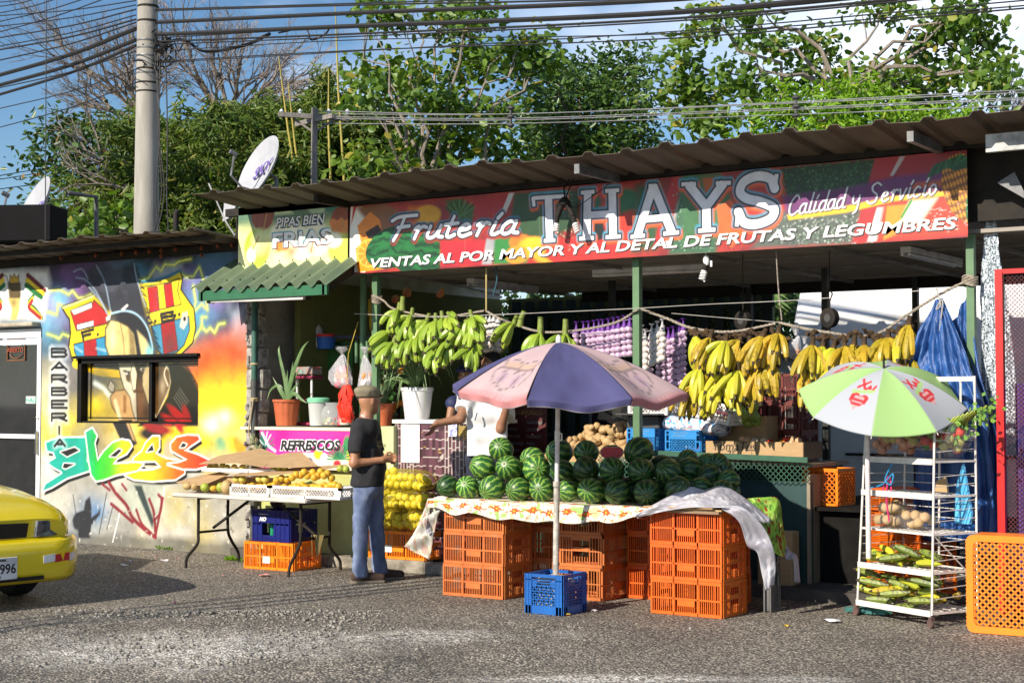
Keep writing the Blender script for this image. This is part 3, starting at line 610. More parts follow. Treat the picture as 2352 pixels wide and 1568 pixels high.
text('lettering','ABIERTO',.085,M('neon_red',(.3,.05,.02),rough=.5,emis=((.5,.12,.02),.12)),shop,Vector((q.x-.155-shop.location.x,.02,q.z-.03)),bold=.001,sx=.85)
mb=MB();q=at(55,745,Y=-.06);mb.box((q.x-.35,-.05,q.z),(1.15,.16,.05),bev=.01);mb.build('door_canopy',M('bleached_wood',(.5,.45,.36),(.3,.26,.2),rough=.9),shop,world=True)
def ribroof(name,x0,x1,y0,z0,y1,z1,mat,parent,pitch=.3,rh=.035,wave=False,ny=6,jit=.01,seed=1):
 rj=random.Random(seed);prof=[]
 x=x0
 if wave:
  N=int((x1-x0)/pitch*8)
  prof=[(x0+(x1-x0)*i/N,rh*math.sin(2*PI*i/8))for i in range(N+1)]
 else:
  while x<x1-pitch*.5:
   for dx,dz in((0,0),(.62,0),(.7,rh),(.88,rh),(.96,0)):prof.append((x+dx*pitch,dz))
   x+=pitch
  prof.append((x,0))
 off=[rj.uniform(-jit,jit)for _ in range(int((x1-x0)/.9)+3)]
 vs=[];fs=[];n=len(prof)
 for j in range(ny+1):
  t=j/ny
  for px,pz in prof:
   o_=off[int((px-x0)/.9)];sag=.012*math.sin(px*2.1+seed)+.006*math.sin(px*7)
   vs.append((px,y0+(y1-y0)*t+(o_*2 if j==0 else 0),z0+(z1-z0)*t+pz+sag+(o_*.5 if j==0 else 0)))
 for j in range(ny):
  for i in range(n-1):fs.append((j*n+i,j*n+i+1,(j+1)*n+i+1,(j+1)*n+i))
 mb=MB();mb.add(vs,fs);return mb.build(name,mat,parent,world=True,solid=.004)
rust=M('rusty_sheet',(.12,.095,.07),(.07,.055,.042),rough=.75,scale=2.5,detail=8,dirt=((.20,.075,.03),2.2,.60),stretch=(3,.6,1),bump=.15)
ribroof('roof',-6.5,1.2,-.76,3.35,4.7,3.0,rust,shop,pitch=.33,rh=.026,seed=3,jit=.006)
mb=MB();blkst=M('black_steel',(.014,.013,.012),(.03,.024,.018),rough=.75,spec=.25)
mb.box((-2.72,.05,3.24),(7.6,.1,.09));mb.box((-2.72,-.5,3.29),(7.6,.06,.05));mb.build('roof_beam',blkst,shop,world=True)
rustd=M('rust_spots',(.3,.08,.02),(.16,.05,.02),rough=.9)
for x_,y_ in((1120,290),(1250,280),(1370,270),(1480,255),(1480,310),(1610,240),(1850,240),(1850,305),(2000,205),(2130,190),(880,300),(560,330)):
 q=at(x_/3.136*.784,(650+y_/3.136)*.784,Y=-.06);mb=MB();mb.ball((q.x,-.06,min(q.z,3.26)),(.022,.02,.026),7,5,jit=.2);mb.build('rafter_bolt',rustd,shop,world=True)
stall=thing('fruit_stall','open fronted fruit stall with green posts, white slatted ceiling and a brown sheet roof','building',(5.5,0,0))
ribroof('roof',1.2,12.5,-.92,3.66,3.98,3.22,rust,stall,pitch=.36,rh=.032,seed=5,jit=.006)
green=M('green_paint',(.10,.20,.095),(.075,.155,.07),rough=.5,scale=5,dirt=((.16,.14,.08),14,.66))
dgreen=M('dark_green_paint',(.03,.12,.07),(.02,.08,.05),rough=.5)
for x_,w_ in((2.805,.065),(5.752,.065),(8.70,.06)):
 mb=MB();mb.box((x_,.01,1.45),(w_,.06,2.9));mb.build('post',green,stall,world=True)
for x_,y_,h_ in((6.9,3.9,3.2),(5.0,3.9,3.2),(8.2,4.0,3.2),(9.9,3.9,3.2),(4.1,2.4,2.9),(6.6,2.2,2.9)):
 mb=MB();mb.box((x_,y_,h_/2),(.06,.06,h_));mb.build('post',M('black_post',(.02,.025,.022)),stall,world=True)
mb=MB();mb.tube([(2.50,.18,1.1),(2.5,.18,2.95)],.035,12);mb.tube([(2.43,.16,2.0),(2.43,.16,2.22)],.018,8);mb.tube([(2.57,.16,2.0),(2.57,.16,2.22)],.018,8);mb.build('post',green,stall,smooth=True,world=True)
ceil=M('ceiling_panel',(.30,.27,.23),(.24,.21,.18),rough=.6,scale=3)
mb=MB();mb.box((6.3,1.97,2.93),(8.0,3.84,.03));
for i in range(38):mb.box((6.3,.1+i*.1,2.912),(8.0,.012,.008))
mb.build('ceiling',ceil,stall,world=True)
mb=MB()
for x_ in(2.6,3.8,5.0,6.2,7.4,8.6):mb.box((x_,2.05,2.895),(.035,3.9,.03))
for y_ in(1.0,2.2,3.4):mb.box((6.3,y_,2.899),(7.9,.035,.02))
mb.build('ceiling_batten',M('batten',(.3,.28,.24)),stall,world=True)
mb=MB();mb.box((6.5,-.12,3.585),(11.2,.07,.08));mb.box((6.5,.03,3.3),(11.2,.05,.6));mb.box((6.6,3.95,2.86),(7.6,.08,.12));mb.build('roof_beam',blkst,stall,world=True)
gal=M('grey_galvanised',(.2,.21,.22),(.10,.10,.10),rough=.5,metal=.3)
for x_,c_,l_ in((5.65,gal,.72),(8.52,gal,.7),(9.6,gal,.9),(2.56,blkst,.5)):
 mb=MB();mb.box((x_,-.12-l_/2,3.565),(.05,l_,.08));mb.build('roof_bracket',c_,stall,world=True)
mb=MB();mb.box((10.5,-.55,3.5),(3.0,.05,.13));mb.build('roof_beam',M('white_weathered',(.55,.57,.57),(.2,.2,.19),rough=.7,scale=6),stall,world=True)
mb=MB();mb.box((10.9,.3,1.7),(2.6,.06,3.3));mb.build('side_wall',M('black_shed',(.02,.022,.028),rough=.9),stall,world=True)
mb=MB()
for pts in([(2290,420),(2330,395),(2352,440),(2352,455)],):mb.poly([at(x_,y_,Y=-.2)for x_,y_ in pts],(0,1,0),.01)
mb.build('roof_flashing',gal,stall,world=True)
mb=MB();mb.box((3.3,4.3,1.45),(3.6,.08,2.9));mb.box((1.33,2.4,1.45),(.08,3.8,2.9));mb.build('inner_wall',M('olive_wall',(.17,.18,.045),(.13,.14,.04),rough=.85,scale=3,bump=.2),stall,world=True)
aw=thing('awning','small green corrugated awning over the drinks hatch','awning',(1.75,-.3,2.7))
awm=M('green_corrugated',(.16,.21,.13),(.105,.16,.10),rough=.6,scale=2.5,stretch=(2,1,1),dirt=((.20,.12,.08),4,.64))
ribroof('corrugated_sheet',.88,2.72,-.62,2.75,.0,3.09,awm,aw,pitch=.185,rh=.032,wave=True,jit=.0)
mb=MB();mb.box((1.83,-.585,2.685),(1.72,.03,.10),(0,0,0));mb.build('fascia',M('awning_green',(.02,.13,.055),(.015,.10,.045),rough=.45),aw,world=True)
for x_ in(2.66,1.03):mb=MB();mb.poly([(x_,-.6,2.63),(x_,-.6,2.74),(x_,0,3.05),(x_,0,2.95)],(-1,0,0),.03);mb.build('bracket',blkst,aw,world=True)
for i in range(10):
 for t in(.15,.75):
  x_=.88+.185*(i+.25);mb=MB();mb.ball((x_,-.62+.62*t,2.75+.34*t+.036),.009,6,4);mb.build('roof_screw',blkst,aw,world=True)
lt=thing('tube_light','white twin tube light fixed under the green awning','light',(1.6,-.52,2.6))
tubw=M('tube_white',(.85,.85,.83),rough=.3)
qa=at(487,690,Y=-.55);qb=at(702,682,Y=-.55)
mb=MB();mb.box(((qa.x+qb.x)/2,-.53,(qa.z+qb.z)/2+.035),(qb.x-qa.x,.09,.06));mb.build('housing',tubw,lt,world=True)
mb=MB();mb.tube([(qa.x,-.56,qa.z-.012),(qb.x,-.56,qb.z-.012)],.016,10);mb.build('tube',tubw,lt,smooth=True,world=True)
for q_,s_ in((qa,-1),(qb,1)):mb=MB();mb.box((q_.x+.02*s_,-.55,q_.z+.01),(.03,.09,.08));mb.build('end_cap',blkst,lt,world=True)
for a,b,lab in(((1365,630),(1620,618),'white tube lamp on the ceiling right of the middle green post'),((1080,650),(1230,668),'white tube lamp on the ceiling above the green plantains'),((2080,580),(2200,607),'white tube lamp on the ceiling at the right end of the sign')):
 p=at(*a,z=2.85);q=at(*b,z=2.85)
 if(q-p).length>3:q=p+(q-p).normalized()*1.3
 c=(p+q)/2;t=thing('tube_lamp',lab,'light',c,group='tube lamps on the stall ceiling')
 mb=MB();mb.bar(p-c+Vector((0,0,.025)),q-c+Vector((0,0,.025)),.09,.05);mb.build('housing',tubw,t)
 mb=MB();d=(q-p).normalized().cross(Vector((0,0,1)))*.03
 mb.tube([p-c+d-Vector((0,0,.015)),q-c+d-Vector((0,0,.015))],.014,8);mb.tube([p-c-d-Vector((0,0,.015)),q-c-d-Vector((0,0,.015))],.014,8);mb.build('tube',tubw,t,smooth=True)
SY=-.155
def z6(x,y):q=at((1000+x/2.138)*.784,(400+y/2.138)*.784,Y=SY);return(q.x,q.z)
def z7(x,y):q=at((2000+x/2.091)*.784,(350+y/2.091)*.784,Y=SY);return(q.x,q.z)
def z4(x,y):q=at((500+x/3.136)*.784,(550+y/3.136)*.784,Y=SY);return(q.x,q.z)
STK=dict(F=[[(.08,.82),(.3,.97),(.8,1.0)],[(.45,.97),(.36,.5),(.2,-.02)],[(.28,.52),(.62,.56)]],r=[[(.08,.42),(.2,.5),(.1,0)],[(.16,.3),(.3,.5),(.42,.46)]],u=[[(.12,.5),(.05,.1),(.15,0),(.3,.12),(.42,.5)],[(.42,.5),(.36,.08),(.5,.02)]],t=[[(.28,.85),(.14,.12),(.22,0),(.36,.08)],[(.05,.52),(.42,.56)]],e=[[(.08,.25),(.3,.3),(.34,.42),(.24,.5),(.1,.36),(.06,.12),(.17,0),(.4,.1)]],i=[[(.16,.5),(.07,.08),(.15,0),(.28,.08)],[(.2,.66),(.3,.84)]],a=[[(.42,.45),(.25,.5),(.08,.3),(.07,.06),(.18,0),(.32,.12),(.42,.5)],[(.42,.5),(.36,.08),(.5,.02)]],C=[[(.62,.85),(.5,1),(.3,.85),(.12,.5),(.12,.12),(.3,0),(.6,.18)]],l=[[(.32,1),(.12,.15),(.18,0),(.28,.05)]],d=[[(.42,.45),(.25,.5),(.08,.3),(.07,.06),(.18,0),(.32,.12),(.42,.4)],[(.56,1),(.36,.1),(.5,0)]],y=[[(.1,.5),(.08,.2),(.2,.12),(.36,.25)],[(.44,.5),(.3,-.2),(.12,-.38)]],S=[[(.7,.85),(.5,1),(.25,.85),(.3,.6),(.5,.4),(.45,.1),(.2,0),(0,.15)]],v=[[(.1,.5),(.14,0),(.42,.5)]],c=[[(.38,.42),(.25,.5),(.08,.3),(.07,.06),(.2,0),(.38,.1)]],o=[[(.25,.5),(.08,.3),(.1,.03),(.22,0),(.38,.2),(.36,.42),(.25,.5)]])
ADV=dict(F=.72,C=.62,S=.72,t=.42,i=.3,r=.42,l=.3,v=.44)
def script(P,s,p0,p1,h,passes):
 tot=sum(.35 if ch==' ' else ADV.get(ch,.48)for ch in s);d=np.array(p1)-np.array(p0);L_=np.linalg.norm(d);d=d/L_;up=np.array([-d[1],d[0]]);sc_=L_/tot
 for w_,col,so_,o_,dx in passes:
  x=0
  for ch in s:
   if ch==' ':x+=.35;continue
   for st in STK[ch]:
    P.line([tuple(np.array(p0)+d*((x+a)*sc_+b*h*.16)+up*b*h+np.array(dx))for a,b in st],w_,col,soft=so_,op=o_,raw=True,smooth=True)
   x+=ADV.get(ch,.48)
def melonc(u,v):
 s_=.5+.5*np.sin(v*14+3*vnoise(u*3,v*3,5)*3);a=np.array(hexc('1c6a34'));b=np.array(hexc('0c3a1e'));return a*s_[...,None]+b*(1-s_[...,None])
def orangec(u,v):
 r_=np.hypot(u,v);t=np.arctan2(v,u);a=np.clip((r_-.82)*9,0,1)[...,None];seg=np.clip(np.abs(np.sin(t*5))*6-.6,0,1)[...,None]
 base=np.array(hexc('f08a18'))*seg+np.array(hexc('f8c468'))*(1-seg);return base*(1-a)+np.array(hexc('f6b040'))*a
def redflesh(Xc,Yc):n=vnoise(Xc*30,Yc*30,8)[...,None];return np.array(hexc('c82a28'))*(.75+.6*n)
xL,zb=z6(155,843)[0]-.12,2.895
P=Paint(2.60,2.865,8.73,3.535,.0058,'a83028')
g=lambda a,lo,hi:np.clip((a-lo)/(hi-lo),0,1)
X,Y=P.X,P.Y;nA=vnoise(X*7,Y*7,1);nB=vnoise(X*16,Y*16,2)
P.mix(ALL,g(nA,.4,.6)*.8,'7a2028')
P.fx=z6
P.poly([(60,440),(130,440),(170,500),(150,850),(40,850)],'e8e4dc');P.poly([(75,440),(95,440),(60,560)],'c82020')
P.poly([(90,440),(270,420),(370,470),(420,600),(300,650),(180,560)],'8a5a3a',soft=.05)
P.poly([(100,560),(180,470),(240,520),(260,620),(200,660),(130,700)],'e88828',soft=.01);P.poly([(150,600),(230,550),(265,620),(200,660),(170,640)],'3a2018',soft=.01)
for i in range(26):P.ell((160+R.random()*90,580+R.random()*70),.012,.01,'1a1410')
P.poly([(90,700),(160,640),(270,680),(270,830),(100,850)],'f09020',soft=.01);P.ell((175,730),.16,.14,orangec)
P.ell((330,690),.36,.2,melonc,rot=.2);P.ell((470,730),.34,.22,melonc,rot=-.2)
P.poly([(420,440),(560,430),(650,560),(600,620),(380,560)],'c86820',soft=.04);P.ell((540,490),.16,.09,'d8a028',soft=.02);P.poly([(650,400),(740,385),(830,450),(820,560),(700,560)],'38582c',soft=.04)
for i in range(12):P.line([(740,500),(650+i*18,395+abs(i-6)*8)],.018,'4a7838' if i%2 else '26401e',soft=.01)
P.poly([(830,380),(1050,360),(1000,480),(1060,560),(900,560),(840,470)],'a81f24',soft=.02);P.poly([(1050,355),(1085,352),(1030,480),(1000,480)],'c8c8cc',soft=.01)
P.poly([(620,650),(900,650),(940,800),(620,810)],'b82430',soft=.03);P.poly([(910,640),(975,640),(940,800),(880,800)],'9a9aa0',soft=.02)
P.poly([(1085,352),(1500,330),(1480,560),(1300,640),(1100,620),(1060,500)],'2c4a2c',soft=.05);P.poly([(960,640),(1100,620),(1200,700),(1160,790),(950,800)],'2e7a38',soft=.03)
P.ell((1120,660),.12,.07,'d07828',soft=.02);P.ell((1200,690),.16,.09,'d8b028',soft=.03);P.ell((1100,740),.13,.08,'e0902c',soft=.02);P.ell((1290,740),.15,.08,'e8a030',soft=.03);P.ell((1430,720),.26,.12,redflesh,soft=.02)
P.poly([(1500,330),(1620,320),(1640,480),(1560,600),(1500,560)],'2a5a3c',soft=.05);P.poly([(1590,310),(1720,300),(1700,420),(1620,380)],'b02a24',soft=.02);P.ell((1690,480),.14,.12,'b84828',soft=.04);P.ell((1620,690),.34,.13,redflesh,soft=.02);P.ell((1780,440),.16,.16,'1f5e38',soft=.04)
P.poly([(1560,540),(1640,540),(1660,640),(1570,660)],'141a1c',soft=.02);P.ell((1830,560),.2,.14,'b83020',soft=.04)
P.poly([(1850,300),(2000,290),(1980,700),(1820,720)],'2a5030',soft=.08);P.poly([(2070,262),(2160,255),(2010,690),(1950,700)],'b0262a',soft=.015);P.poly([(2160,255),(2190,253),(2060,690),(2020,690)],'c8c4c8',soft=.012)
P.poly([(2130,250),(2352,240),(2352,740),(2050,745)],'3a6048',soft=.05)
for i in range(900):
 x_=R.uniform(1360,2352);y_=R.uniform(260,720)
 if(1360<x_<1460)or x_>2070:P.ell((x_,y_),.006,.006,R.choice(['7aa07a','1c3a24','9abca0','2c5634']),op=.8)
P.fx=z7
P.poly([(0,330),(230,330),(330,560),(320,700),(0,780)],'3c6a44',soft=.05);P.poly([(120,360),(250,350),(260,400),(140,460)],'b05a28',soft=.03);P.poly([(210,540),(290,490),(420,640),(300,790),(230,700)],'e0602c',soft=.02)
P.poly([(600,300),(1230,235),(1190,400),(640,480)],'1c3a20',soft=.03);P.poly([(600,560),(1100,540),(1040,760),(420,790)],'505a54',soft=.05)
for i in range(1100):
 x_=R.uniform(560,1230);y_=R.uniform(250,760);u_=R.random()
 if y_<470 or y_>590:P.ell((x_,y_),.009,.007,R.choice(['2e6630','12301a','3f7a3c'])if y_<470 else R.choice(['8a928c','2a3a30','b0b6b0','5a7a60']),op=.75,rot=u_*3)
P.poly([(1180,232),(1330,225),(1170,745),(1040,750)],'a8262c',soft=.02);P.poly([(1330,228),(1365,226),(1290,345),(1270,345)],'c0b8bc',soft=.01);P.poly([(1190,540),(1240,535),(1190,745),(1130,748)],'d8d0d0',soft=.01)
P.poly([(1365,226),(1560,222),(1500,380),(1280,400)],'981c28',soft=.03);P.poly([(1230,520),(1700,480),(1760,700),(1190,740)],'d83a28',soft=.04);P.poly([(1250,530),(1380,520),(1320,700),(1230,740)],'e88a28',soft=.02);P.poly([(1390,500),(1560,480),(1450,640),(1330,640)],'ece0c8',soft=.04);P.line([(1400,500),(1340,600)],.02,'3c9040')
P.poly([(610,470),(1000,420),(1300,350),(1560,320),(1760,300),(1760,420),(1300,470),(1000,540),(640,590)],'5c2c6a',soft=.04,op=.9)
P.poly([(640,585),(1000,530),(1300,470),(1700,430),(1720,455),(1300,500),(1000,570),(650,615)],'e8c028',soft=.02);P.poly([(1400,390),(1760,350),(1760,400),(1400,430)],'b8581c',soft=.03,op=.8)
def pine(u,v):s_=(np.sin(u*20+v*14)*np.sin(u*20-v*14)>.1)[...,None];return np.array(hexc('d89028'))*s_+np.array(hexc('7a4a18'))*(1-s_)
P.ell((1730,420),.17,.28,pine,rot=.3)
for i in range(16):P.line([(1670,300),(1560+i*18,225+abs(i-8)*7),(1510+i*24,240+abs(i-8)*14)],.03,R.choice(['1f6038','2c7a4a','18482c']),soft=.01,smooth=True)
P.poly([(1760,300),(1836,300),(1832,700),(1760,700)],'e8a840',raw=False,soft=.01);P.ell((1838,540),.13,.23,'156a3c',soft=.006);P.ell((1842,540),.115,.21,'0c4a2a',soft=.01)
for i in range(60):P.ell((R.uniform(1450,1750),R.uniform(500,690)),.008,.004,'f8c8c0',op=.7)
script(P,'Fruteria',z6(285,650),z6(1100,605),.225,[(.075,'2a7a9a',.02,.9,(0,.008)),(.075,'a03020',.02,.8,(.004,-.012)),(.060,'181c28',None,1,(0,0)),(.034,'e4e6ee',None,1,(0,0))])
script(P,'Calidad y Servicio',z7(640,590),z7(1560,455),.155,[(.024,'2a2430',None,.9,(.006,-.004)),(.013,'dcdce4',None,1,(0,0))])
def slab(ch,q):
 BL,BR,TR,TL=[np.array(p)for p in q]
 f=lambda a,b:tuple((BL*(1-a)+BR*a)*(1-b)+(TL*(1-a)+TR*a)*b)
 se=.055
 S_=dict(T=[[(.5,0),(.5,1)],[(0,.97),(1,.97)],[(0,1),(.02,.78)],[(1,1),(.98,.78)],[(.3,0),(.7,0)]],H=[[(.18,0),(.18,1)],[(.82,0),(.82,1)],[(.18,.5),(.82,.5)],[(0,0),(.36,0)],[(.64,0),(1,0)],[(0,1),(.36,1)],[(.64,1),(1,1)]],A=[[(.14,0),(.5,1)],[(.86,0),(.5,1)],[(.26,.33),(.74,.33)],[(0,0),(.3,0)],[(.68,0),(1,0)],[(.4,1),(.56,1)]],Y=[[(.14,1),(.5,.5)],[(.86,1),(.5,.5)],[(.5,.5),(.5,0)],[(.32,0),(.68,0)],[(0,1),(.3,1)],[(.7,1),(1,1)]],S=[[(.9,.72),(.8,.93),(.5,1),(.2,.9),(.1,.7),(.25,.55),(.6,.45),(.88,.3),(.82,.1),(.5,0),(.2,.05),(.06,.28)],[(.95,1.02),(.9,.72)],[(.02,-.02),(.06,.28)]])
 for k in(0,1,2):
  for i,st in enumerate(S_[ch]):
   serif=(len(st)==2 and st[0][1]==st[1][1]and ch not in 'S' and not(ch=='H' and st[0][1]==.5)and not(ch=='A' and st[0][1]==.33)and not(ch=='T' and st[0][1]>.9))or(ch in 'TS' and len(st)==2 and abs(st[0][1]-st[1][1])<.32)
   w_=.035 if serif else(.06 if len(st)==2 and st[0][1]==st[1][1]else .078)
   pts=[f(a,b)for a,b in st]
   sq=len(st)==2
   def dr(dx,dy,e,col,so_,op):
    q_=[(a+dx,b+dy)for a,b in pts]
    if not sq:P.line(q_,w_+2*e,col,soft=so_,op=op,raw=True,smooth=True);return
    (ax,ay),(bx,by)=q_;l_=math.hypot(bx-ax,by-ay)+1e-9;nx,ny=-(by-ay)/l_*w_/2,(bx-ax)/l_*w_/2
    P.poly([(ax+nx,ay+ny),(bx+nx,by+ny),(bx-nx,by-ny),(ax-nx,ay-ny)],col,soft=so_,op=op,raw=True,grow=e)
   if k==0:dr(.004,-.012,.032,'e05a20',.02,.9);dr(-.003,.01,.027,'2a9ab8',.015,.8)
   else:dr(0,0,.015 if k==1 else 0,'1a1c26' if k==1 else 'e2e4ee',None,1)
slab('T',[z6(1215,655),z6(1395,647),z6(1395,365),z6(1200,378)])
slab('H',[z6(1490,640),z6(1750,625),z6(1740,335),z6(1500,352)])
slab('A',[z6(1812,628),z6(2115,600),z6(2100,300),z6(1810,318)])
slab('Y',[z6(2140,598),z6(2440,575),z6(2440,290),z6(2130,300)])
slab('S',[z7(325,650),z7(590,630),z7(590,340),z7(325,355)])
P.grain(.18,14,6)
for k in range(10):P.line([(xx:=R.uniform(2.7,8.6),R.uniform(2.9,3.2)),(xx+R.uniform(-.02,.02),R.uniform(3.2,3.5))],.004,'d8d8d8',op=.12,soft=.01,raw=True)
vinyl=vcolmat('sign_vinyl',rough=.38,bump=.05,bscale=4)
whites=M('white_letter',(.82,.82,.82),(.78,.78,.78),rough=.4);blackl=M('black_letter',(.02,.018,.02),rough=.5)
sg=thing('shop_sign','long printed fruit sign lettered Fruteria THAYS under the roof edge','sign',(5.7,SY,2.9))
P.build('sign_face',vinyl,sg,SY)
mb=MB();mb.box((5.665,SY+.02,3.2),(6.1,.03,.655));mb.build('sign_frame',blkst,sg,world=True)
def wtext(s,pa,pb,size,parent,mats,Y,shear=.2,bold=.004,sx=None):
 """text along the wall from pa to pb (wall x,z)"""
 d=Vector((pb[0]-pa[0],0,pb[1]-pa[1]));ang=math.atan2(d.z,d.x)
 for k,(mat,off,bo)in enumerate(mats):
  o=text('lettering',s,size,mat,parent,(0,0,0),shear=shear,bold=bo,thick=.0008)
  wv=max(v.co.x for v in o.data.vertices)-min(v.co.x for v in o.data.vertices)
  o.scale=(d.length/wv,1,1);o.rotation_euler=Euler((PI/2,-ang,0))
  o.location=Vector((pa[0]+off[0],Y-.002-.0022*k,pa[1]+off[1]))-parent.location
 return o
wtext('VENTAS AL POR MAYOR Y AL DETAL DE FRUTAS Y LEGUMBRES',z6(175,822),z7(1668,668),.125,sg,[(blackl,(.009,-.009),.004),(whites,(0,0),.003)],SY)
P=Paint(1.09,2.98,2.575,3.69,.006,'a8b070');X,Y=P.X,P.Y;nA=vnoise(X*5,Y*5,3)
P.fx=z4;_e=P.ell;P.ell=lambda c,rx,ry,col,**k:_e(c,rx*.63,ry*.63,col,**k);P.mix(ALL,g(Y,3.35,3.5),'5a7a60');P.mix(ALL,g(3.4-Y+.1*nA,0,.15),'dfe0a0')
def coir(u,v):n=vnoise(u*14+v*5,v*14,2,5)[...,None];return np.array(hexc('8a3c14'))*(.35+1.3*n)
P.poly([(940,150),(1040,140),(1130,240),(960,250)],'c8d8b0',soft=.03);P.poly([(1200,120),(1420,100),(1440,170),(1200,200)],'8a3a38',soft=.04);P.poly([(1260,200),(1400,150),(1450,230),(1300,240)],'a8c0a0',soft=.03);P.poly([(1400,90),(1560,85),(1560,200),(1420,230)],'38786a',soft=.03)
P.ell((845,260),.245,.235,coir,soft=.01);P.ell((1565,310),.215,.24,coir,soft=.01);P.poly([(1455,310),(1490,280),(1530,300),(1570,275),(1600,300),(1670,270),(1660,400),(1590,440),(1480,390)],'d0792e',soft=.01)
P.ell((790,560),.28,.33,'a8b840',soft=.03);P.ell((830,500),.2,.2,'dfe2a0',soft=.08);P.ell((1570,560),.28,.25,'b8c050',soft=.04)
for c,rx,ry,col in(((1000,420),.2,.16,'f4ecd0'),((1150,450),.25,.2,'f6efd8'),((1340,430),.25,.2,'f4ead0'),((1300,560),.3,.12,'f8f4e4'),((1020,540),.14,.12,'d8883c'),((1040,640),.2,.1,'ece4b0'),((1500,480),.16,.12,'f4f0d8'),((1200,600),.2,.1,'fbf8ec'),((740,620),.1,.12,'f0f0e0')):P.ell(c,rx,ry,col,soft=.04)
for a,b in(((885,230),(850,390)),((810,450),(750,570)),((1570,280),(1615,440)),((1310,480),(1290,590))):P.line([a,b],.014,'b88838')
for c in((1290,570),(870,560),(1120,590)):P.cloud(z4(*c),.1,.08,'c87030',.6,raw=True)
P.grain(.15,14,3)
s2=thing('drinks_sign','square printed coconut sign lettered PIPAS BIEN FRIAS above the green awning','sign',(1.83,SY,3.0))
P.build('sign_face',vinyl,s2,SY);mb=MB();mb.box((1.83,SY+.02,3.335),(1.47,.03,.70));mb.build('sign_frame',blkst,s2,world=True)
navy=M('navy_outline',(.03,.05,.12));mrn=M('maroon_outline',(.12,.03,.05));cyn=M('cyan_shadow',(.15,.5,.6))
wtext('PIPAS BIEN',z4(965,365),z4(1415,325),.135,s2,[(navy,(.003,-.003),.012),(whites,(0,0),.002)],SY)
wtext('FRIAS',z4(930,555),z4(1475,510),.21,s2,[(cyn,(-.006,.006),.012),(mrn,(.002,-.003),.011),(whites,(0,0),.006)],SY,shear=0)
cfl=M('cfl_white',(.85,.86,.84),rough=.3)
def bulb(parent,p,d,s=1):
 d=Vector(d).normalized();rm=d.to_track_quat('Z','X').to_matrix()
 mb=MB();mb.lathe([(.001,0),(.02*s,.002),(.022*s,.05*s),(.016*s,.06*s)],p,10,rm);mb.build('lamp_holder',blkst,parent)
 mb=MB();pts=[]
 for i in range(50):
  a=i/49*2*PI*3.5;v=rm@Vector((.021*s*math.cos(a),.021*s*math.sin(a),(.07+.07*i/49)*s));pts.append(Vector(p)+v)
 mb.tube(pts,.008*s,6);mb.lathe([(.018*s,.06*s),(.022*s,.065*s),(.02*s,.075*s),(.005,.08*s)],p,10,rm);mb.build('bulb',cfl,parent,smooth=True)
q=at(1297,470,Y=-.3);t=thing('hanging_lamp','pair of spiral bulbs on black cable hanging in front of the sign','lamp',q)
mb=MB();mb.tube([(0,.12,.27),(-.02,.02,.15),(0,0,.06)],.008,6);mb.tube([(.03,.12,.27),(.04,.02,.15),(.01,0,.06)],.006,6);mb.ball((0,0,.02),(.06,.05,.045),10,8,jit=.15);mb.tube([(-.03,0,.0),(-.07,-.01,-.1)],.026,8);mb.tube([(.03,0,.0),(.09,-.01,-.11)],.026,8)
mb.tube([(.03,0,0),(.12,-.01,-.04),(.3,.0,.06),(.6,.1,.28)],.004,5);mb.build('cable',blkst,t,smooth=True)
bulb(t,(-.07,-.01,-.1),(-.15,0,-1),1);bulb(t,(.09,-.01,-.11),(.35,0,-1),1.1)
q=at(1620,590,Y=-.08);t=thing('hanging_lamp','single spiral bulb hanging crooked below the sign','lamp',q)
mb=MB();mb.tube([(0,0,.06),(.01,0,0)],.006,6);mb.lathe([(.02,-.07),(.03,-.03),(.02,.01)],(.01,0,0),10);mb.build('cable',cfl,t,smooth=True);bulb(t,(.01,0,-.05),(-.3,0,-1),1.1)
mb=MB();mb.box((.055,0,-.06),(.018,.002,.05));mb.build('price_tag',whites,t)
orangeP=M('orange_plastic',(.72,.13,.006),(.60,.10,.006),rough=.42,scale=3,rnd=.12,dirt=((.45,.12,.02),7,.60),bump=.15)
brightO=M('bright_orange_plastic',(.92,.24,.008),(.85,.2,.008),rough=.4,scale=3)
paleO=M('faded_orange_plastic',(.60,.17,.035),(.48,.12,.025),rough=.5,scale=4,rnd=.12,dirt=((.36,.17,.08),8,.58))
blueP=M('blue_plastic',(.012,.12,.42),(.01,.09,.34),rough=.35,scale=4,dirt=((.05,.1,.2),9,.7))
lblueP=M('sky_blue_plastic',(.02,.24,.62),(.02,.2,.5),rough=.4)
navyP=M('navy_plastic',(.012,.018,.16),(.01,.014,.12),rough=.3)
whiteP=M('white_plastic',(.78,.76,.74),(.68,.66,.62),rough=.4,dirt=((.45,.42,.38),9,.7))
redP=M('maroon_plastic',(.16,.02,.015),(.12,.015,.01),rough=.5)
def side_long(L,H,slat=.011,n=9):
 o=[];b=L/3;cp=.05
 for z,h in((H-.012,.024),(.012,.024),(H*.47,.012)):o.append((0,z,L,h,.014))
 for s_ in(-1,1):
  for k in(0,.022,.044):o.append((s_*(L/2-.008-k),H/2,.007 if k else .016,H,.016))
  o.append((s_*L/2*.34,H/2,.013,H,.014))
 for bx in(-1,0,1):
  w_=(L-2*cp-.03)/3
  for i in range(n):
   x_=bx*(w_+.008)+(i-(n-1)/2)*w_/n
   o.append((x_,H*.73,slat*.55,H*.5,.006))
   if bx==0:o.append((x_,H*.13,slat*.55,H*.26,.006))
   else:o.append((x_,H*.24,slat*.55,H*.47,.006))
 o.append((0,H*.36,(L-2*cp)/3-.02,H*.19,.008))
 return o
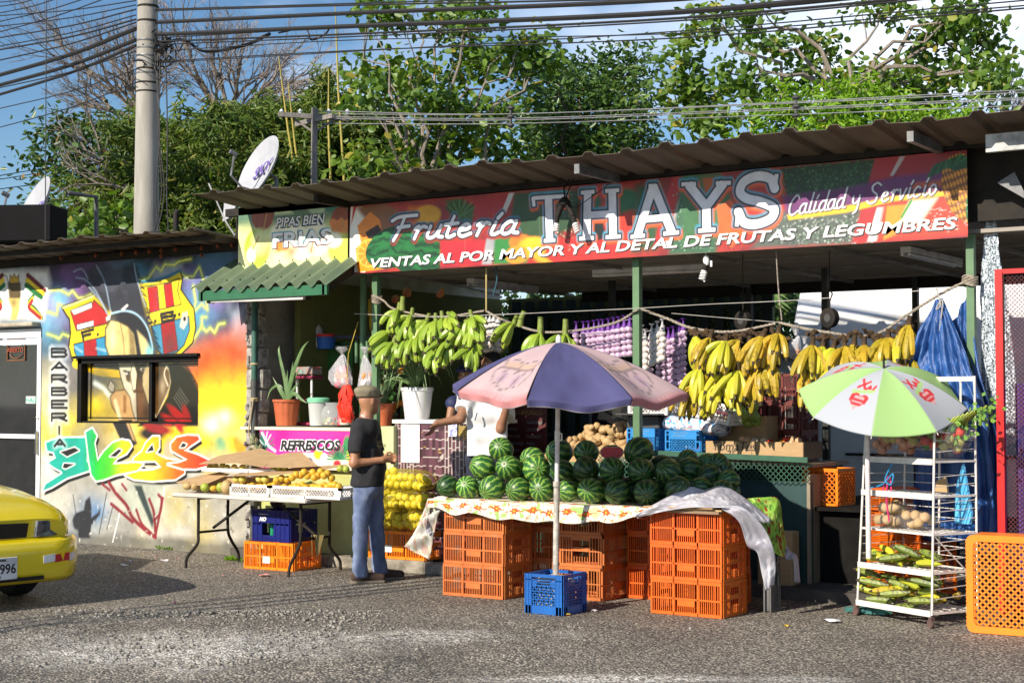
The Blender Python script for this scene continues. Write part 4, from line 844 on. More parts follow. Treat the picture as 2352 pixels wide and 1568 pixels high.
def side_short(L,H,slat=.011,n=12):
 o=[]
 for z,h in((H-.012,.024),(.012,.024),(H*.5,.010)):o.append((0,z,L,h,.014))
 for s_ in(-1,1):
  for k in(0,.022):o.append((s_*(L/2-.008-k),H/2,.012,H,.016))
  o.append((s_*.085,H*.5,.010,H,.013))
 for i in range(n):
  x_=(i-(n-1)/2)*(L-.1)/n
  if abs(x_)>.08:o.append((x_,H*.5,slat*.6,H,.006))
  else:o.append((x_,H*.17,slat*.6,H*.3,.006))
 o.append((0,H*.56,.15,H*.1,.008));o.append((0,H*.88,.17,H*.12,.008))
 return o
def diamond(L,H,solid=.06,step=.045,w=.012):
 o=[(0,H-solid/2,L,solid,.014),(0,.02,L,.04,.014)]
 for s_ in(-1,1):o.append((s_*(L/2-.012),H/2,.024,H,.016))
 return o,(L,H,solid,step,w)
def put(mb,o,c,ang):
 ca,sa=math.cos(ang),math.sin(ang)
 for u,z,du,dz,th in o:mb.box((c[0]+u*ca,c[1]+u*sa,c[2]+z),(du,th,dz),(0,0,ang))
def lattice(mb,c,ang,u0,u1,z0,z1,step,w,th=.006):
 ca,sa=math.cos(ang),math.sin(ang);P_=lambda u,z:(c[0]+u*ca,c[1]+u*sa,c[2]+z)
 H=z1-z0;s=u0-H
 while s<u1:
  for d in(1,-1):
   pts=[]
   a,b=(s,s+H)if d==1 else(s+H,s)
   ta=0;tb=1
   for lim,sg_ in((u0,1),(u1,-1)):
    fa=(a-lim)*sg_;fb=(b-lim)*sg_
    if fa<0 and fb<0:ta=2;break
    if fa<0:ta=max(ta,fa/(fa-fb))
    if fb<0:tb=min(tb,fa/(fa-fb))
   if ta<tb:mb.bar(P_(a+(b-a)*ta,z0+H*ta),P_(a+(b-a)*tb,z0+H*tb),w,th)
  s+=step
def crate(name,label,mat,W=.60,D=.42,H=.262,loc=(0,0,0),rz=0,group=None,sticker=None,n=9):
 t=thing(name,label,'crate',loc,rz,group)
 for s_ in(-1,1):mb=MB();put(mb,side_long(W,H,n=n),(0,s_*D/2,0),0 if s_<0 else PI);mb.build('side_panel',mat,t)
 for s_ in(-1,1):mb=MB();put(mb,side_short(D-.02,H),(s_*W/2,0,0),-s_*PI/2);mb.build('end_panel',mat,t)
 mb=MB();mb.box((0,0,.012),(W-.02,D-.02,.008))
 for i in range(10):mb.box((-W/2+.03+i*(W-.06)/9,0,.02),(.01,D-.03,.012))
 mb.build('base',mat,t)
 if sticker:
  mb=MB();mb.box((sticker,-D/2-.010,H*.36),(.085,.002,.065));s_=mb.build('sticker',M('sticker_paper',(.8,.8,.76)),t);s_['label']='white paper sticker'
 return t
cr0=None
ords=['bottom','middle','top']
def stack(x,y,rz,n,base,mat,gname,jit=.012):
 global cr0
 for k in range(n):
  lab=f'{base}, {ords[k]} crate'
  a=rz+R.uniform(-jit,jit)*1.5;loc=(x+R.uniform(-jit,jit)*.5,y+R.uniform(-jit,jit)*.5,.002+k*.264)
  if mat not in CR:CR[mat]=crate('vegetable_crate',lab,mat,loc=loc,rz=a,group=gname)
  else:dup(CR[mat],loc,a,lab,gname)
CR={}
stack(4.985,-1.19,0,3,'faded orange slatted crate in the left stack under the watermelons',paleO,'orange crates under the watermelon table')
stack(5.80,-.74,PI/2,3,'faded orange crate with hand slot behind the blue milk crate',paleO,'orange crates under the watermelon table')
stack(6.95,-1.19,0,3,'vivid orange slatted crate in the right stack under the tarp end',orangeP,'orange crates under the watermelon table')
stack(5.1,-.62,.05,3,'orange crate in the shade behind the left stack',paleO,'orange crates under the watermelon table')
stack(6.72,-.62,.04,3,'orange crate in the shade behind the right stack',orangeP,'orange crates under the watermelon table')
stack(6.35,-.5,.02,3,'orange crate in deep shade between the middle and right stacks',orangeP,'orange crates under the watermelon table')
crate('vegetable_crate','bright orange crate with a white sticker under the navy crate',brightO,W=.60,D=.42,H=.262,loc=(2.16,-.62,.002),rz=.06,group='orange crates on the ground',sticker=-.02)
q=at(925,1290,z=.12);crate('vegetable_crate','bright orange crate with a white sticker under the lemon sacks',brightO,W=.66,D=.42,H=.262,loc=(3.25,-.02,.115),rz=.03,group='orange crates on the ground',sticker=-.09)
mb=MB();mb.box((6.95,-1.2,.805),(.64,.5,.012),(0,.01,.02));mb.box((6.93,-1.21,.818),(.6,.52,.008),(.01,-.01,-.04))
card=M('cardboard',(.46,.31,.16),(.40,.26,.13),rough=.85,scale=8,stretch=(1,1,6),dirt=((.28,.18,.1),6,.66))
o=mb.build('cardboard_sheet',card);tag(o,'flattened cardboard lying on top of the right orange crate stack','cardboard')
mc=thing('milk_crate','bright blue milk crate weighted with stones holding the large umbrella','crate',(6.02,-1.76,.002),rz=0)
Wm=.335;Hm=.30
for i,(c,a)in enumerate((((0,-Wm/2,0),0),((Wm/2,0,0),PI/2),((0,Wm/2,0),PI),((-Wm/2,0,0),-PI/2))):
 mb=MB();put(mb,[(0,.03,Wm,.06,.012),(0,Hm-.012,Wm,.024,.014),(0,Hm-.045,Wm,.008,.012),(-Wm/2+.03,Hm/2,.06,Hm,.012),(Wm/2-.03,Hm/2,.06,Hm,.012),(0,Hm-.085,.12,.008,.012),(0,.17,Wm,.006,.018),(0,.11,Wm,.006,.018),(0,.235,Wm,.006,.018)]+[(s_*(Wm/2-k),Hm/2,.006,Hm,.02)for s_ in(-1,1)for k in(.003,.03,.058)]+[(s_*.065,Hm-.06,.008,.05,.012)for s_ in(-1,1)]+[(s_*.085,Hm-.075,.035,.045,.009)for s_ in(-1,1)],c,a)
 lattice(mb,c,a,-.11,.11,.06,.215,.042,.008,.01);mb.build('side_panel',blueP,mc)
mb=MB();mb.box((0,0,.01),(Wm-.01,Wm-.01,.01));mb.build('base',blueP,mc)
stone=M('grey_stone',(.5,.49,.46),(.25,.24,.22),rough=.9,scale=6,bump=.5)
mb=MB();mb.lathe([(.14,.02),(.15,.1),(.15,.24),(.12,.27),(.03,.285)],(0,0,0),18);o=mb.build('umbrella_weight',stone);o.location=mc.location;tag(o,'grey concrete umbrella foot set inside the blue milk crate','umbrella foot')
for i in range(5):
 a=i*1.3;mb=MB();mb.ball((0,0,0),(.03,.026,.022),8,6,jit=.15,seed=i);o=mb.build('stone',stone,smooth=True);o.location=mc.location+Vector((-.09+.045*i,-.14,.05+.02*(i%2)+(.16 if i in(2,3)else 0)*0));tag(o,'fist sized grey stone behind the lattice of the blue milk crate','stone','stones in the milk crate')
PX,PY=6.02,-1.76
um=thing('market_umbrella','large faded pink and purple umbrella over the watermelons','umbrella',(PX,PY,.25))
tip=at(1283,782,D=11.75);base=Vector((PX,PY,.25))
polem=M('scuffed_pole',(.62,.58,.52),(.3,.28,.24),rough=.5,scale=14,dirt=((.12,.08,.05),30,.6),metal=.1)
mid=base.lerp(tip,.40)
mb=MB();mb.tube([base-base,mid-base],.024,14);mb.tube([mid-base-Vector((0,0,.02)),mid-base+Vector((0,0,.02))],.029,12);mb.build('lower_pole',polem,um,smooth=True)
mb=MB();mb.tube([mid-base,tip-base],.0175,14);mb.build('upper_pole',M('white_pole',(.75,.72,.72),(.6,.55,.55),rough=.3,scale=20),um,smooth=True)
mb=MB();k_=base.lerp(tip,.60)-base;mb.tube([k_+Vector((.0,0,.03)),k_+Vector((.045,-.01,.02)),k_+Vector((.045,-.01,-.03)),k_+Vector((0,0,-.03))],.006,6);mb.tube([k_-Vector((0,0,.04)),k_+Vector((0,0,.04))],.022,10);mb.build('clamp',whiteP,um,smooth=True)
mb=MB();mb.lathe([(.02,-.03),(.022,.0),(.018,.03),(.004,.045)],tip-base,12);mb.build('finial',whiteP,um,smooth=True)
RU=1.0;NU=8;TH0=rad(15)+YAW-PI/2-PI/2+PI/2
axx=_r;ayy=_h
tilt=Vector((0.02,0,1));
def rimpt(k,r=1.0,z=-.375):
 a=rad(15)+k*PI/4;c_=math.cos(a);r*=1-.16*max(0,-c_)**1.5;z+=.05*max(0,-c_);v=axx*math.cos(a)*RU*r-ayy*math.sin(a)*RU*r
 v.z=z-.07*math.sin(a)*r+(.045 if False else 0)+.03*math.cos(a)*0;return v
pinkc=hexc('ccb2b4');purp=hexc('53527f');redd=hexc('c05a5c')
def pld(p,pts):
 d=9
 for i in range(len(pts)-1):
  ax,ay=pts[i];ex,ey=pts[i+1][0]-ax,pts[i+1][1]-ay;t=max(0,min(1,((p[0]-ax)*ex+(p[1]-ay)*ey)/(ex*ex+ey*ey+1e-9)));d=min(d,math.hypot(p[0]-ax-t*ex,p[1]-ay-t*ey))
 return d
EMB=[[(-.2,.16),(-.1,.19),(0,.14),(.1,.19),(.2,.16),(.17,.07),(.22,-.02),(.17,-.16),(0,-.24),(-.17,-.16),(-.22,-.02),(-.17,.07),(-.2,.16)],[(-.2,.05),(.2,.05)],[(-.21,-.03),(.21,-.03)],[(0,.14),(0,.05)],[(-.08,-.03),(-.08,-.2)],[(.08,-.03),(.08,-.2)],[(-.12,.03),(-.12,-.015),(-.1,-.015)],[(0,.03),(-.03,.01),(0,-.015)],[(.1,.03),(.1,-.015),(.13,-.01),(.1,.01)]]
fabric=vcolmat('umbrella_fabric',rough=.8,trl=.25)
for k in range(NU):
 A=rimpt(k);B=rimpt(k+1);O=tip-base+Vector((0,0,-.015));blue=k%2==1
 def f(u,v,A=A,B=B,O=O):
  v2=min(v/.86,1);e=A.lerp(B,u);s_=math.sin(PI*u)
  p=O+e*v2;z=O.z+(A.z*(1-u)+B.z*u)*(v2**1.55)
  p.z=z-.035*s_*v2*(v2>0)+.012*math.sin(u*9+k)*v2*v2;inw=-e.normalized()*.02*s_*v2;p+=Vector((inw.x,inw.y,0))
  if v>.86:w_=(v-.86)/.14;p.z-=.055*w_;p+=Vector((-e.x,-e.y,0)).normalized()*.012*w_*(1+math.sin(u*20+k))
  return p
 def c(u,v,k=k,blue=blue):
  n=float(vnoise(np.array([u*6+k]),np.array([v*6]),k,3)[0])
  if blue:b=[x*(.8+.5*n)for x in purp]
  else:
   t=max(0,min(1,(v-.8)/.06))*.6;b=[(a*(1-t)+d*t)*(.92+.2*n)for a,d in zip(pinkc,redd)]
  if not blue:
   p=((u-.5)*v*.95,(.58-v)*1.25)
   dd=min(pld(p,l)for l in EMB)
   if dd<.009:b=[x*.5 for x in b]
   elif abs(p[0])<.19 and-.2<p[1]<.15 and p[1]>.05:b=[b[0]*1.0,b[1]*.95,b[2]*.75]
   elif abs(p[0])<.17 and-.18<p[1]<-.03 and int((p[0]+.2)/.08)%2:b=[b[0]*.86,b[1]*.82,b[2]*.98]
   if-.36<p[1]<-.3 and abs(p[0])<.2 and int(u*90)%3:b=[min(1,x*1.2)for x in b]
  if v>.985 or u<.008 or u>.992:b=[.7,.66,.66]if v>.985 else[x*.8 for x in b]
  return b
 grid('canopy_panel',f,44,44,fabric,um,solid=.0015,cols=c)
 mb=MB();pts=[O+A*t+Vector((0,0,A.z*(t**1.55-t)-.008))for t in np.linspace(.02,1.0,8)];mb.tube(pts,.005,5);mb.tube([O+Vector((0,0,-.45)),O+A*.55+Vector((0,0,A.z*(.55**1.55-.55)-.01))],.004,5);mb.build('rib',blkst,um)
mb=MB();O=tip-base;mb.tube([O+Vector((0,0,-.5)),O+Vector((0,0,-.42))],.028,10);mb.build('runner',blkst,um)
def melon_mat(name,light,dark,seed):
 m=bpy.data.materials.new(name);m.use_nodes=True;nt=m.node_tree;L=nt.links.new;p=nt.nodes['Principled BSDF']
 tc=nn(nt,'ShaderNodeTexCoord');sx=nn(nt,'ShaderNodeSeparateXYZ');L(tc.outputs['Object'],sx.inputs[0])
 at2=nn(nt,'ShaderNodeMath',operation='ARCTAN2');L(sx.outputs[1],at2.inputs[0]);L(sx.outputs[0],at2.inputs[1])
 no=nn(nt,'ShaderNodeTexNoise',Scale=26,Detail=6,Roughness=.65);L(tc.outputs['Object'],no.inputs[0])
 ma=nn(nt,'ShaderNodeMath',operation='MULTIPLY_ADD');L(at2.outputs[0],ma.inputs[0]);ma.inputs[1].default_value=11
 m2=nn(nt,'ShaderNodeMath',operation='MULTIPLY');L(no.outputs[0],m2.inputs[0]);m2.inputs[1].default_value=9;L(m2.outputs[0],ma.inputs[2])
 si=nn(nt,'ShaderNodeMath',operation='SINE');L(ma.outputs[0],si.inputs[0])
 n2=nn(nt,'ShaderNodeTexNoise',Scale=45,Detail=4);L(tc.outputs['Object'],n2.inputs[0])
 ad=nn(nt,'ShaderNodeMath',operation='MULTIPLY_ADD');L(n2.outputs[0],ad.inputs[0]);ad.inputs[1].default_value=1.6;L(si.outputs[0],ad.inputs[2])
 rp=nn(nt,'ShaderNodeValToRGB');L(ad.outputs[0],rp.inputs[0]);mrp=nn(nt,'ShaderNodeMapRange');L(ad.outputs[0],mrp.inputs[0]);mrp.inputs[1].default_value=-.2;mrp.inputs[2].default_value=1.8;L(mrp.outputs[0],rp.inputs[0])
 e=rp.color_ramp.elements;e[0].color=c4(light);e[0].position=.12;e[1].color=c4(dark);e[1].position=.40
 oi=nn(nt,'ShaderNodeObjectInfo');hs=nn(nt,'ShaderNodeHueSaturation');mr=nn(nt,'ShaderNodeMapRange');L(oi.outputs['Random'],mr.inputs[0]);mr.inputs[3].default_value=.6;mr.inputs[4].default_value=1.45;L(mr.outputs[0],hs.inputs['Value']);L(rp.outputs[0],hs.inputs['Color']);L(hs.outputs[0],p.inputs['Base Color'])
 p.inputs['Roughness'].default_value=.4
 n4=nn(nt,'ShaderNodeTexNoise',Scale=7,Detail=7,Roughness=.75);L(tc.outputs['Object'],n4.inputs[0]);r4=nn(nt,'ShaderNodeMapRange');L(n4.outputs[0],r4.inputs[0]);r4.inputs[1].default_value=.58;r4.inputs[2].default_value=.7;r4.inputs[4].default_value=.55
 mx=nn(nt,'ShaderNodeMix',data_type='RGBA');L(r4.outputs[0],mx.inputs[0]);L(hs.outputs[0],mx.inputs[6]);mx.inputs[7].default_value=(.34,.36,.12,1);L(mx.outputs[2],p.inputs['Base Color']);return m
mm=melon_mat('watermelon_rind',(.20,.34,.055),(.018,.085,.018),1);mm2=melon_mat('watermelon_rind_dark_shaded',(.085,.18,.04),(.008,.042,.012),2)
def melon(mat):
 t=thing('watermelon','x','watermelon',(0,0,0));mb=MB()
 mb.lathe([(.0012,-.118),(.03,-.114),(.06,-.10),(.09,-.066),(.107,-.03),(.112,.0),(.107,.035),(.09,.07),(.06,.102),(.03,.113),(.008,.112)],n=28);mb.build('rind',mat,t,smooth=True)
 mb=MB();mb.lathe([(.010,.110),(.007,.117),(.003,.122)],n=8);mb.build('stem_scar',M('dry_stem',(.25,.2,.1)),t);return t
M1=melon(mm);M2=melon(mm2);used=set()
z3=lambda x,y:((1150+x/2.413)*.784,(1200+y/2.413)*.784)
z4d=lambda x,y:((1750+x/2.413)*.784,(1200+y/2.413)*.784)
ML=[]
for x,y,r in((392,540,80),(530,547,84),(705,555,96),(890,565,90),(1055,562,90),(1235,572,80),(1405,572,96),(1590,580,92)):ML.append((z3(x,y),r,-1.27,'front row'))
for x,y,r in((355,585,100),(570,565,95),(735,560,85),(880,570,80)):ML.append((z4d(x,y),r,-1.27 if x<700 else-1.1,'front row'))
for x,y,r in((640,405,88),(822,412,95),(1018,418,95),(1200,430,80),(1368,420,92),(1550,425,92)):ML.append((z3(x,y),r,-1.08,'second row'))
for x,y,r in((310,432,98),(505,445,98),(655,425,92),(790,470,85),(930,500,80)):ML.append((z4d(x,y),r,-1.05 if x<600 else-.85,'second row'))
for x,y,r in((768,280,90),(990,345,85),(1180,300,98),(1370,300,90)):ML.append((z3(x,y),r,-.88,'top row'))
for x,y,r in((295,292,105),(455,400,85),(630,395,80),(640,350,75),(780,395,85),(850,385,85),(900,440,75)):ML.append((z4d(x,y),r,-.82 if x<400 else-.65,'top row'))
rowlab={'front row':'striped watermelon resting on the flowered cloth in the front row','second row':'striped watermelon in the second tier of the pile','top row':'striped watermelon on the back top of the pile'}
special={0:'dark green watermelon at the left end of the front row',2:'pale striped watermelon under the lone top one, front row',19-1:'striped watermelon'}
mi=0;cntr={}
nums=['first','second','third','fourth','fifth','sixth','seventh','eighth','ninth','tenth','eleventh','twelfth','thirteenth']
for(px,py),r,yy,row in ML:
 p=at(px,py,Y=yy);D_=(p-CAMP).dot(_h);rr=r/2.413/4500*D_
 cntr[row]=cntr.get(row,0)+1
 src=M2 if(px>1245 and not(row=='front row' and px<1370))or mi==0 else M1  # melons under the umbrella get the darker rind, its shade put into colour
 lab={'front row':f'{nums[cntr[row]-1]} watermelon from the left in the front row on the flowered cloth','second row':f'{nums[cntr[row]-1]} watermelon from the left in the middle tier of the pile','top row':f'{nums[cntr[row]-1]} watermelon from the left in the top tier of the pile'}[row]
 rot=Euler((R.uniform(1.0,2.0),R.uniform(-.5,.5),R.uniform(-.6,.9)))
 if src in used:o=dup(src,p,None,lab,'watermelons piled on the table',rot=rot,scale=rr/.112)
 else:src.location=p;src.rotation_euler=rot;src.scale=(rr/.112,)*3;tag(src,lab,None,'watermelons piled on the table');used.add(src);o=src
 q_=rr/.112;o.scale=(q_*R.uniform(.94,1.05),q_*R.uniform(.94,1.05),q_*R.uniform(.9,1.12))
 mi+=1
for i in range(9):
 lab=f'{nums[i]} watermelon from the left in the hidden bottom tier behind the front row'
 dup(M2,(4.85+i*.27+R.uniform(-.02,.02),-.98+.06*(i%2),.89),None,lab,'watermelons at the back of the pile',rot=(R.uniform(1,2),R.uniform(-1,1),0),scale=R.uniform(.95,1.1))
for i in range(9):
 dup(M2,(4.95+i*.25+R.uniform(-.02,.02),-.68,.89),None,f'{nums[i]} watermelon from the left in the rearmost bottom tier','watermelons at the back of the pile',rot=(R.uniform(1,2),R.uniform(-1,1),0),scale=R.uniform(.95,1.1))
p=at(*z3(1550,300),Y=-.98);t=thing('cut_watermelon','cut watermelon showing red flesh on top of the pile','watermelon',p)
d=(CAMP-p).normalized();rmq=d.to_track_quat('Z','Y').to_matrix()
def wav(mb,R_,z,n=30,c=0):mb.add([rmq@Vector((R_*math.cos(2*PI*k/n)*(1.05+.0),R_*.62*math.sin(2*PI*k/n)*(1-.22*max(0,math.cos(2*PI*k/n-PI/2))**6),z))for k in range(n)],[tuple(range(n))])
mb=MB();mb.lathe([(.001,-.09),(.06,-.07),(.09,-.03),(.098,0)],n=24,rm=rmq,sq=.62);mb.build('rind',mm2,t,smooth=True)
mb=MB();wav(mb,.094,.001);mb.build('white_rind',M('pale_rind',(.6,.62,.42)),t)
mb=MB();wav(mb,.087,.003);mb.build('red_flesh',M('red_flesh',(.55,.05,.06),(.45,.03,.04),rough=.3,scale=30,bump=.4),t)
mb=MB();mb.box((5.98,-.95,.785),(2.55,1.0,.02));o=mb.build('plank_table',M('plank',(.3,.2,.12)));tag(o,'plank top carried by the orange crate stacks under the watermelons','table')
cw=hexc('e8e4d4')
FL=[(R.uniform(0,1),R.uniform(0,1),R.random())for _ in range(30)]
def flower(x,z):
 """printed flowers: x,z in metres on the cloth"""
 cx_=round(x/.17)*.17;s_=.0 if int(round(x/.17))%2 else .03;dx=x-cx_;dz=z-(.075+s_);r_=math.hypot(dx,dz);a=math.atan2(dz,dx)
 n=float(vnoise(np.array([x*14]),np.array([z*14]),3,3)[0])
 if r_<.012:return hexc('d8b020')
 if r_<.042*(.55+.45*abs(math.cos(a*3))):return hexc('c8501c')
 if abs(dz-.012*math.sin(x*25))<.006 and r_<.09:return hexc('b8541e')
 if n>.66:return hexc('9dbd6a')
 if n<.30:return hexc('e0d79a')
 if .50<n<.53:return hexc('d87a30')
 return cw
clothm=vcolmat('printed_cloth',rough=.8,trl=.15)
pts_top=[at(985,1146,Y=-1.40),at(1100,1148,Y=-1.46),at(1250,1155,Y=-1.46),at(1400,1160,Y=-1.46),at(1500,1170,Y=-1.46)]
bot=[(992,1165),(1030,1182),(1075,1178),(1120,1190),(1200,1196),(1280,1200),(1380,1200),(1430,1196),(1500,1180)]
def drop(x):
 px=[at(a,b,Y=-1.5)for a,b in bot]
 for i in range(len(px)-1):
  if px[i].x<=x<=px[i+1].x:t=(x-px[i].x)/(px[i+1].x-px[i].x);return px[i].z*(1-t)+px[i+1].z*t
 return px[0].z if x<px[0].x else px[-1].z
xa,xb=at(985,1146,Y=-1.46).x,6.72
def cl(u,v):
 x=xa+(xb-xa)*u
 if v<.55:w_=v/.55;return(x,-.5-.95*w_,.802+.004*math.sin(x*9+w_*7))
 w_=(v-.55)/.45;zt=.80;zb_=drop(x)
 return(x+.01*math.sin(w_*3+x*8),-1.45-.035*math.sin(w_*PI/2)-.016*w_*math.sin(x*13)-.008*w_*math.sin(x*31),zt*(1-w_)+zb_*w_-.01*w_*math.sin(x*17))
def clc(u,v):
 x=xa+(xb-xa)*u;return flower(x,(v-.55)/.45*.2 if v>.55 else(v*1.7)%.2)
o=grid('tablecloth',cl,300,44,clothm,None,solid=.0015,cols=clc);tag(o,'white plastic tablecloth printed with red flowers under the watermelons','tablecloth')
def rails(name,A,B,label,cat,mat,nu=60,nv=14,colfn=None,fold=.012,seed=0,n=2,lin=0):
 a,b=(A,B)if lin else(spl([tuple(p)for p in A],10),spl([tuple(p)for p in B],10))
 a=[Vector(p)for p in a];b=[Vector(p)for p in b]
 def s_(L_,t):k=t*(len(L_)-1);i=min(int(k),len(L_)-2);return L_[i].lerp(L_[i+1],k-i)
 def f(u,v):
  p=s_(a,u).lerp(s_(b,u),v);w_=math.sin(PI*v)
  nz=float(vnoise(np.array([u*7+seed]),np.array([v*3]),seed,3)[0])-.5+.5*(abs(float(vnoise(np.array([u*22+seed]),np.array([v*9]),seed+9,3)[0])-.5))
  return p+Vector((.3,-1,.6))*(fold*3*nz*w_+fold*math.sin(u*18+v*5+seed)*w_)
 o=grid(name,f,nu,nv,mat,None,solid=.005 if lin else .002,cols=colfn,smooth=not lin)
 if label:tag(o,label,cat)
 return o
tarpw=M('grey_vinyl',(.44,.44,.48),(.33,.32,.37),rough=.45,scale=5,dirt=((.42,.38,.4),5,.64))
Z=lambda x,y,Y:at(*z4d(x,y),Y=Y)
t0=rails('folded_tarp',[Z(265,745,-1.5),Z(450,640,-1.42),Z(640,545,-1.3),Z(760,565,-1.22),Z(890,535,-1.15),Z(1040,620,-1.08),Z(1230,770,-1.0)],[Z(300,758,-1.52),Z(480,715,-1.5),Z(660,690,-1.5),Z(800,690,-1.48),Z(920,695,-1.45),Z(1060,740,-1.3),Z(1180,800,-1.2)],'grey backed vinyl tablecloth end thrown over the right crate stack','tarp',tarpw,fold=.026,seed=3,nu=110,nv=30)
t1=rails('hanging_fold',[Z(880,680,-1.45),Z(1030,690,-1.4),Z(1170,820,-1.28),Z(1245,980,-1.2),Z(1260,1100,-1.15),Z(1250,1240,-1.12)],[Z(880,700,-1.46),Z(1000,790,-1.4),Z(1060,960,-1.3),Z(1130,1010,-1.25),Z(1160,1150,-1.2),Z(1190,1275,-1.2)],None,None,tarpw,fold=.02,seed=8);t1.parent=t0
def lime(u,v):
 n=float(vnoise(np.array([u*9]),np.array([v*9]),12,4)[0]);m_=float(vnoise(np.array([u*14+4]),np.array([v*14]),22,4)[0])
 if m_>.6:return hexc('8c2416')
 return hexc('86b840')if n>.5 else(hexc('4c7a2c')if n>.42 else hexc('a8c85a'))
t2=rails('printed_side',[Z(1060,625,-.95),Z(1170,618,-.9),Z(1280,630,-.8),Z(1310,790,-.75),Z(1335,950,-.7)],[Z(1130,860,-.98),Z(1190,960,-.95),Z(1240,1000,-.92),Z(1290,1030,-.85),Z(1325,1040,-.75)],None,None,vcolmat('printed_cloth'),fold=.02,seed=5,colfn=lime,nv=24);t2.parent=t0
t3=rails('hanging_fold',[Z(1320,930,-.45),Z(1370,1000,-.45),Z(1415,1040,-.42),Z(1435,1220,-.4)],[Z(1320,1040,-.5),Z(1350,1060,-.5),Z(1385,1060,-.48),Z(1392,1215,-.45)],None,None,tarpw,fold=.01,seed=2,nu=24);t3.parent=t0
zc=lambda x,y,Y:at(*z3(x,y),Y=Y)
def lfl(u,v):
 n=float(vnoise(np.array([u*8]),np.array([v*8]),33,4)[0]);return[a*(1-.5)+b*.5 for a,b in zip(hexc('c9c7bf'),hexc('b05a40' if n>.58 else('8a9c58' if n>.48 else 'd8d6d0')))]
o=rails('cloth_end',[zc(250,625,-1.35),zc(210,740,-1.4),zc(150,870,-1.42),zc(82,965,-1.42)],[zc(390,615,-1.45),zc(320,760,-1.4),zc(290,900,-1.38),zc(262,1062,-1.38)],'pale back of the flowered cloth hanging at the left end of the melon table','tablecloth',clothm,fold=.03,seed=4,colfn=lfl,nv=22)
o2=rails('cloth_corner',[zc(255,640,-1.40),zc(262,800,-1.40),zc(280,900,-1.4)],[zc(275,640,-1.44),zc(235,860,-1.44),zc(300,860,-1.42)],None,None,tarpw,fold=.01,nu=20,nv=8);o2.parent=o
mb=MB();put(mb,side_short(.16,.62),(7.36,-.80,.0),PI/2);put(mb,side_short(.16,.62),(7.41,-.80,.0),PI/2);mb.box((7.385,-.80,.3),(.02,.15,.58));o=mb.build('crate_on_end',M('dirty_white_plastic',(.12,.12,.12),(.07,.07,.065)));tag(o,'grey white plastic tray standing on end behind the right crate stack','tray')
mb=MB();mb.box((7.0,.18,.28),(.3,.2,.5),(0,0,.1),bev=.01);o=mb.build('cardboard_box',card);tag(o,'brown cardboard box on the ground in the shade under the lime cloth','box')
mb=MB()
for i in range(40):
 a=R.uniform(0,6);r_=R.uniform(0,.16);mb.ball((7.6+r_*math.cos(a),-.95+.4*r_*math.sin(a),.03),(.05,.03,.02),6,4,jit=.3,seed=i)
o=mb.build('rag',M('teal_rag',(.05,.2,.18),(.03,.12,.11),rough=.9));o.location=(.45,.4,.0);tag(o,'crumpled teal rag on the shaded ground','rag')
mb=MB();x_=5.1
lat=M('teal_boards',(.025,.05,.055),(.015,.03,.03),rough=.8)
while x_>1.6:
 mb.box((x_,4.15,1.5),(.13,.02,2.7));x_-=.2
for z_ in(.3,1.2,2.0,2.7):mb.box((3.4,4.13,z_),(3.6,.03,.05))
x_=2
lattice(mb,(3.4,4.18,0),0,-1.75,1.75,.3,2.75,.075,.012)
mb.build('lattice_screen',lat,stall,world=True)
DZ=lambda x,y,Y:at((700+x/3.485)*.784,(850+y/3.485)*.784,Y=Y)
kio=thing('drinks_counter','lime yellow block counter of the drinks kiosk with a cream top','counter',(2.0,.2,0))
lime_w=M('lime_wall',(.50,.52,.20),(.40,.42,.14),rough=.85,scale=4,dirt=((.35,.33,.22),5,.6))
mb=MB();mb.box((1.96,.24,.66),(1.72,.46,1.32));mb.build('counter_body',lime_w,kio,world=True)
mb=MB();mb.box((1.96,.20,1.335),(1.8,.56,.03));mb.build('counter_top',M('cream_top',(.7,.66,.5),(.6,.56,.42),rough=.6),kio,world=True)
pil=thing('broken_pillar','broken grey brick and mortar pillar at the corner of the barber shop','pillar',(1.2,0,0))
P=Paint(1.085,.0,1.36,2.95,.009,'8f8982');n=vnoise(P.X*12,P.Y*8,5,5);P.mix(ALL,np.clip((n-.5)*7,0,1),'4a3f3a');P.mix(ALL,np.clip((vnoise(P.X*9,P.Y*4,8)-.55)*6,0,1),'c8c2b8');P.mix(ALL,np.clip((vnoise(P.X*16,P.Y*12,18)-.62)*9,0,1),'3a1c18')
conc=M('broken_concrete',(.45,.43,.39),(.2,.18,.16),rough=.95,scale=12,bump=1,bscale=25,dirt=((.06,.04,.035),9,.58))
mb=MB();z_=0
while z_<2.9:
 h_=R.uniform(.16,.26);w_=.17+R.uniform(-.03,.03)+(.05 if 1.35<z_<1.85 else 0);mb.box((1.07+w_/2,.06,z_+h_/2),(w_,.15,h_-.008),(R.uniform(-.02,.02),R.uniform(-.02,.02),R.uniform(-.08,.08)),bev=.015);z_+=h_
mb.build('pillar_blocks',conc,pil,world=True)
mb=MB()
for i in range(70):z_=R.uniform(.2,2.9);mb.ball((1.08+R.uniform(0,.05)+(.14 if R.random()<.5 else 0),-.02+R.uniform(-.01,.01),z_),(.02,.018,.035),6,4,jit=.35,seed=i)
mb.build('mortar',conc,pil,world=True)
dp=thing('drain_pipe','dark green drain pipe running down beside the broken pillar','pipe',(1.24,-.06,0))
mb=MB();mb.tube([(1.24,-.06,1.75),(1.24,-.06,2.62),(1.24,-.02,2.9)],.032,12);mb.build('upper_pipe',M('pipe_green',(.03,.12,.09),(.02,.08,.06)),dp,smooth=True,world=True)
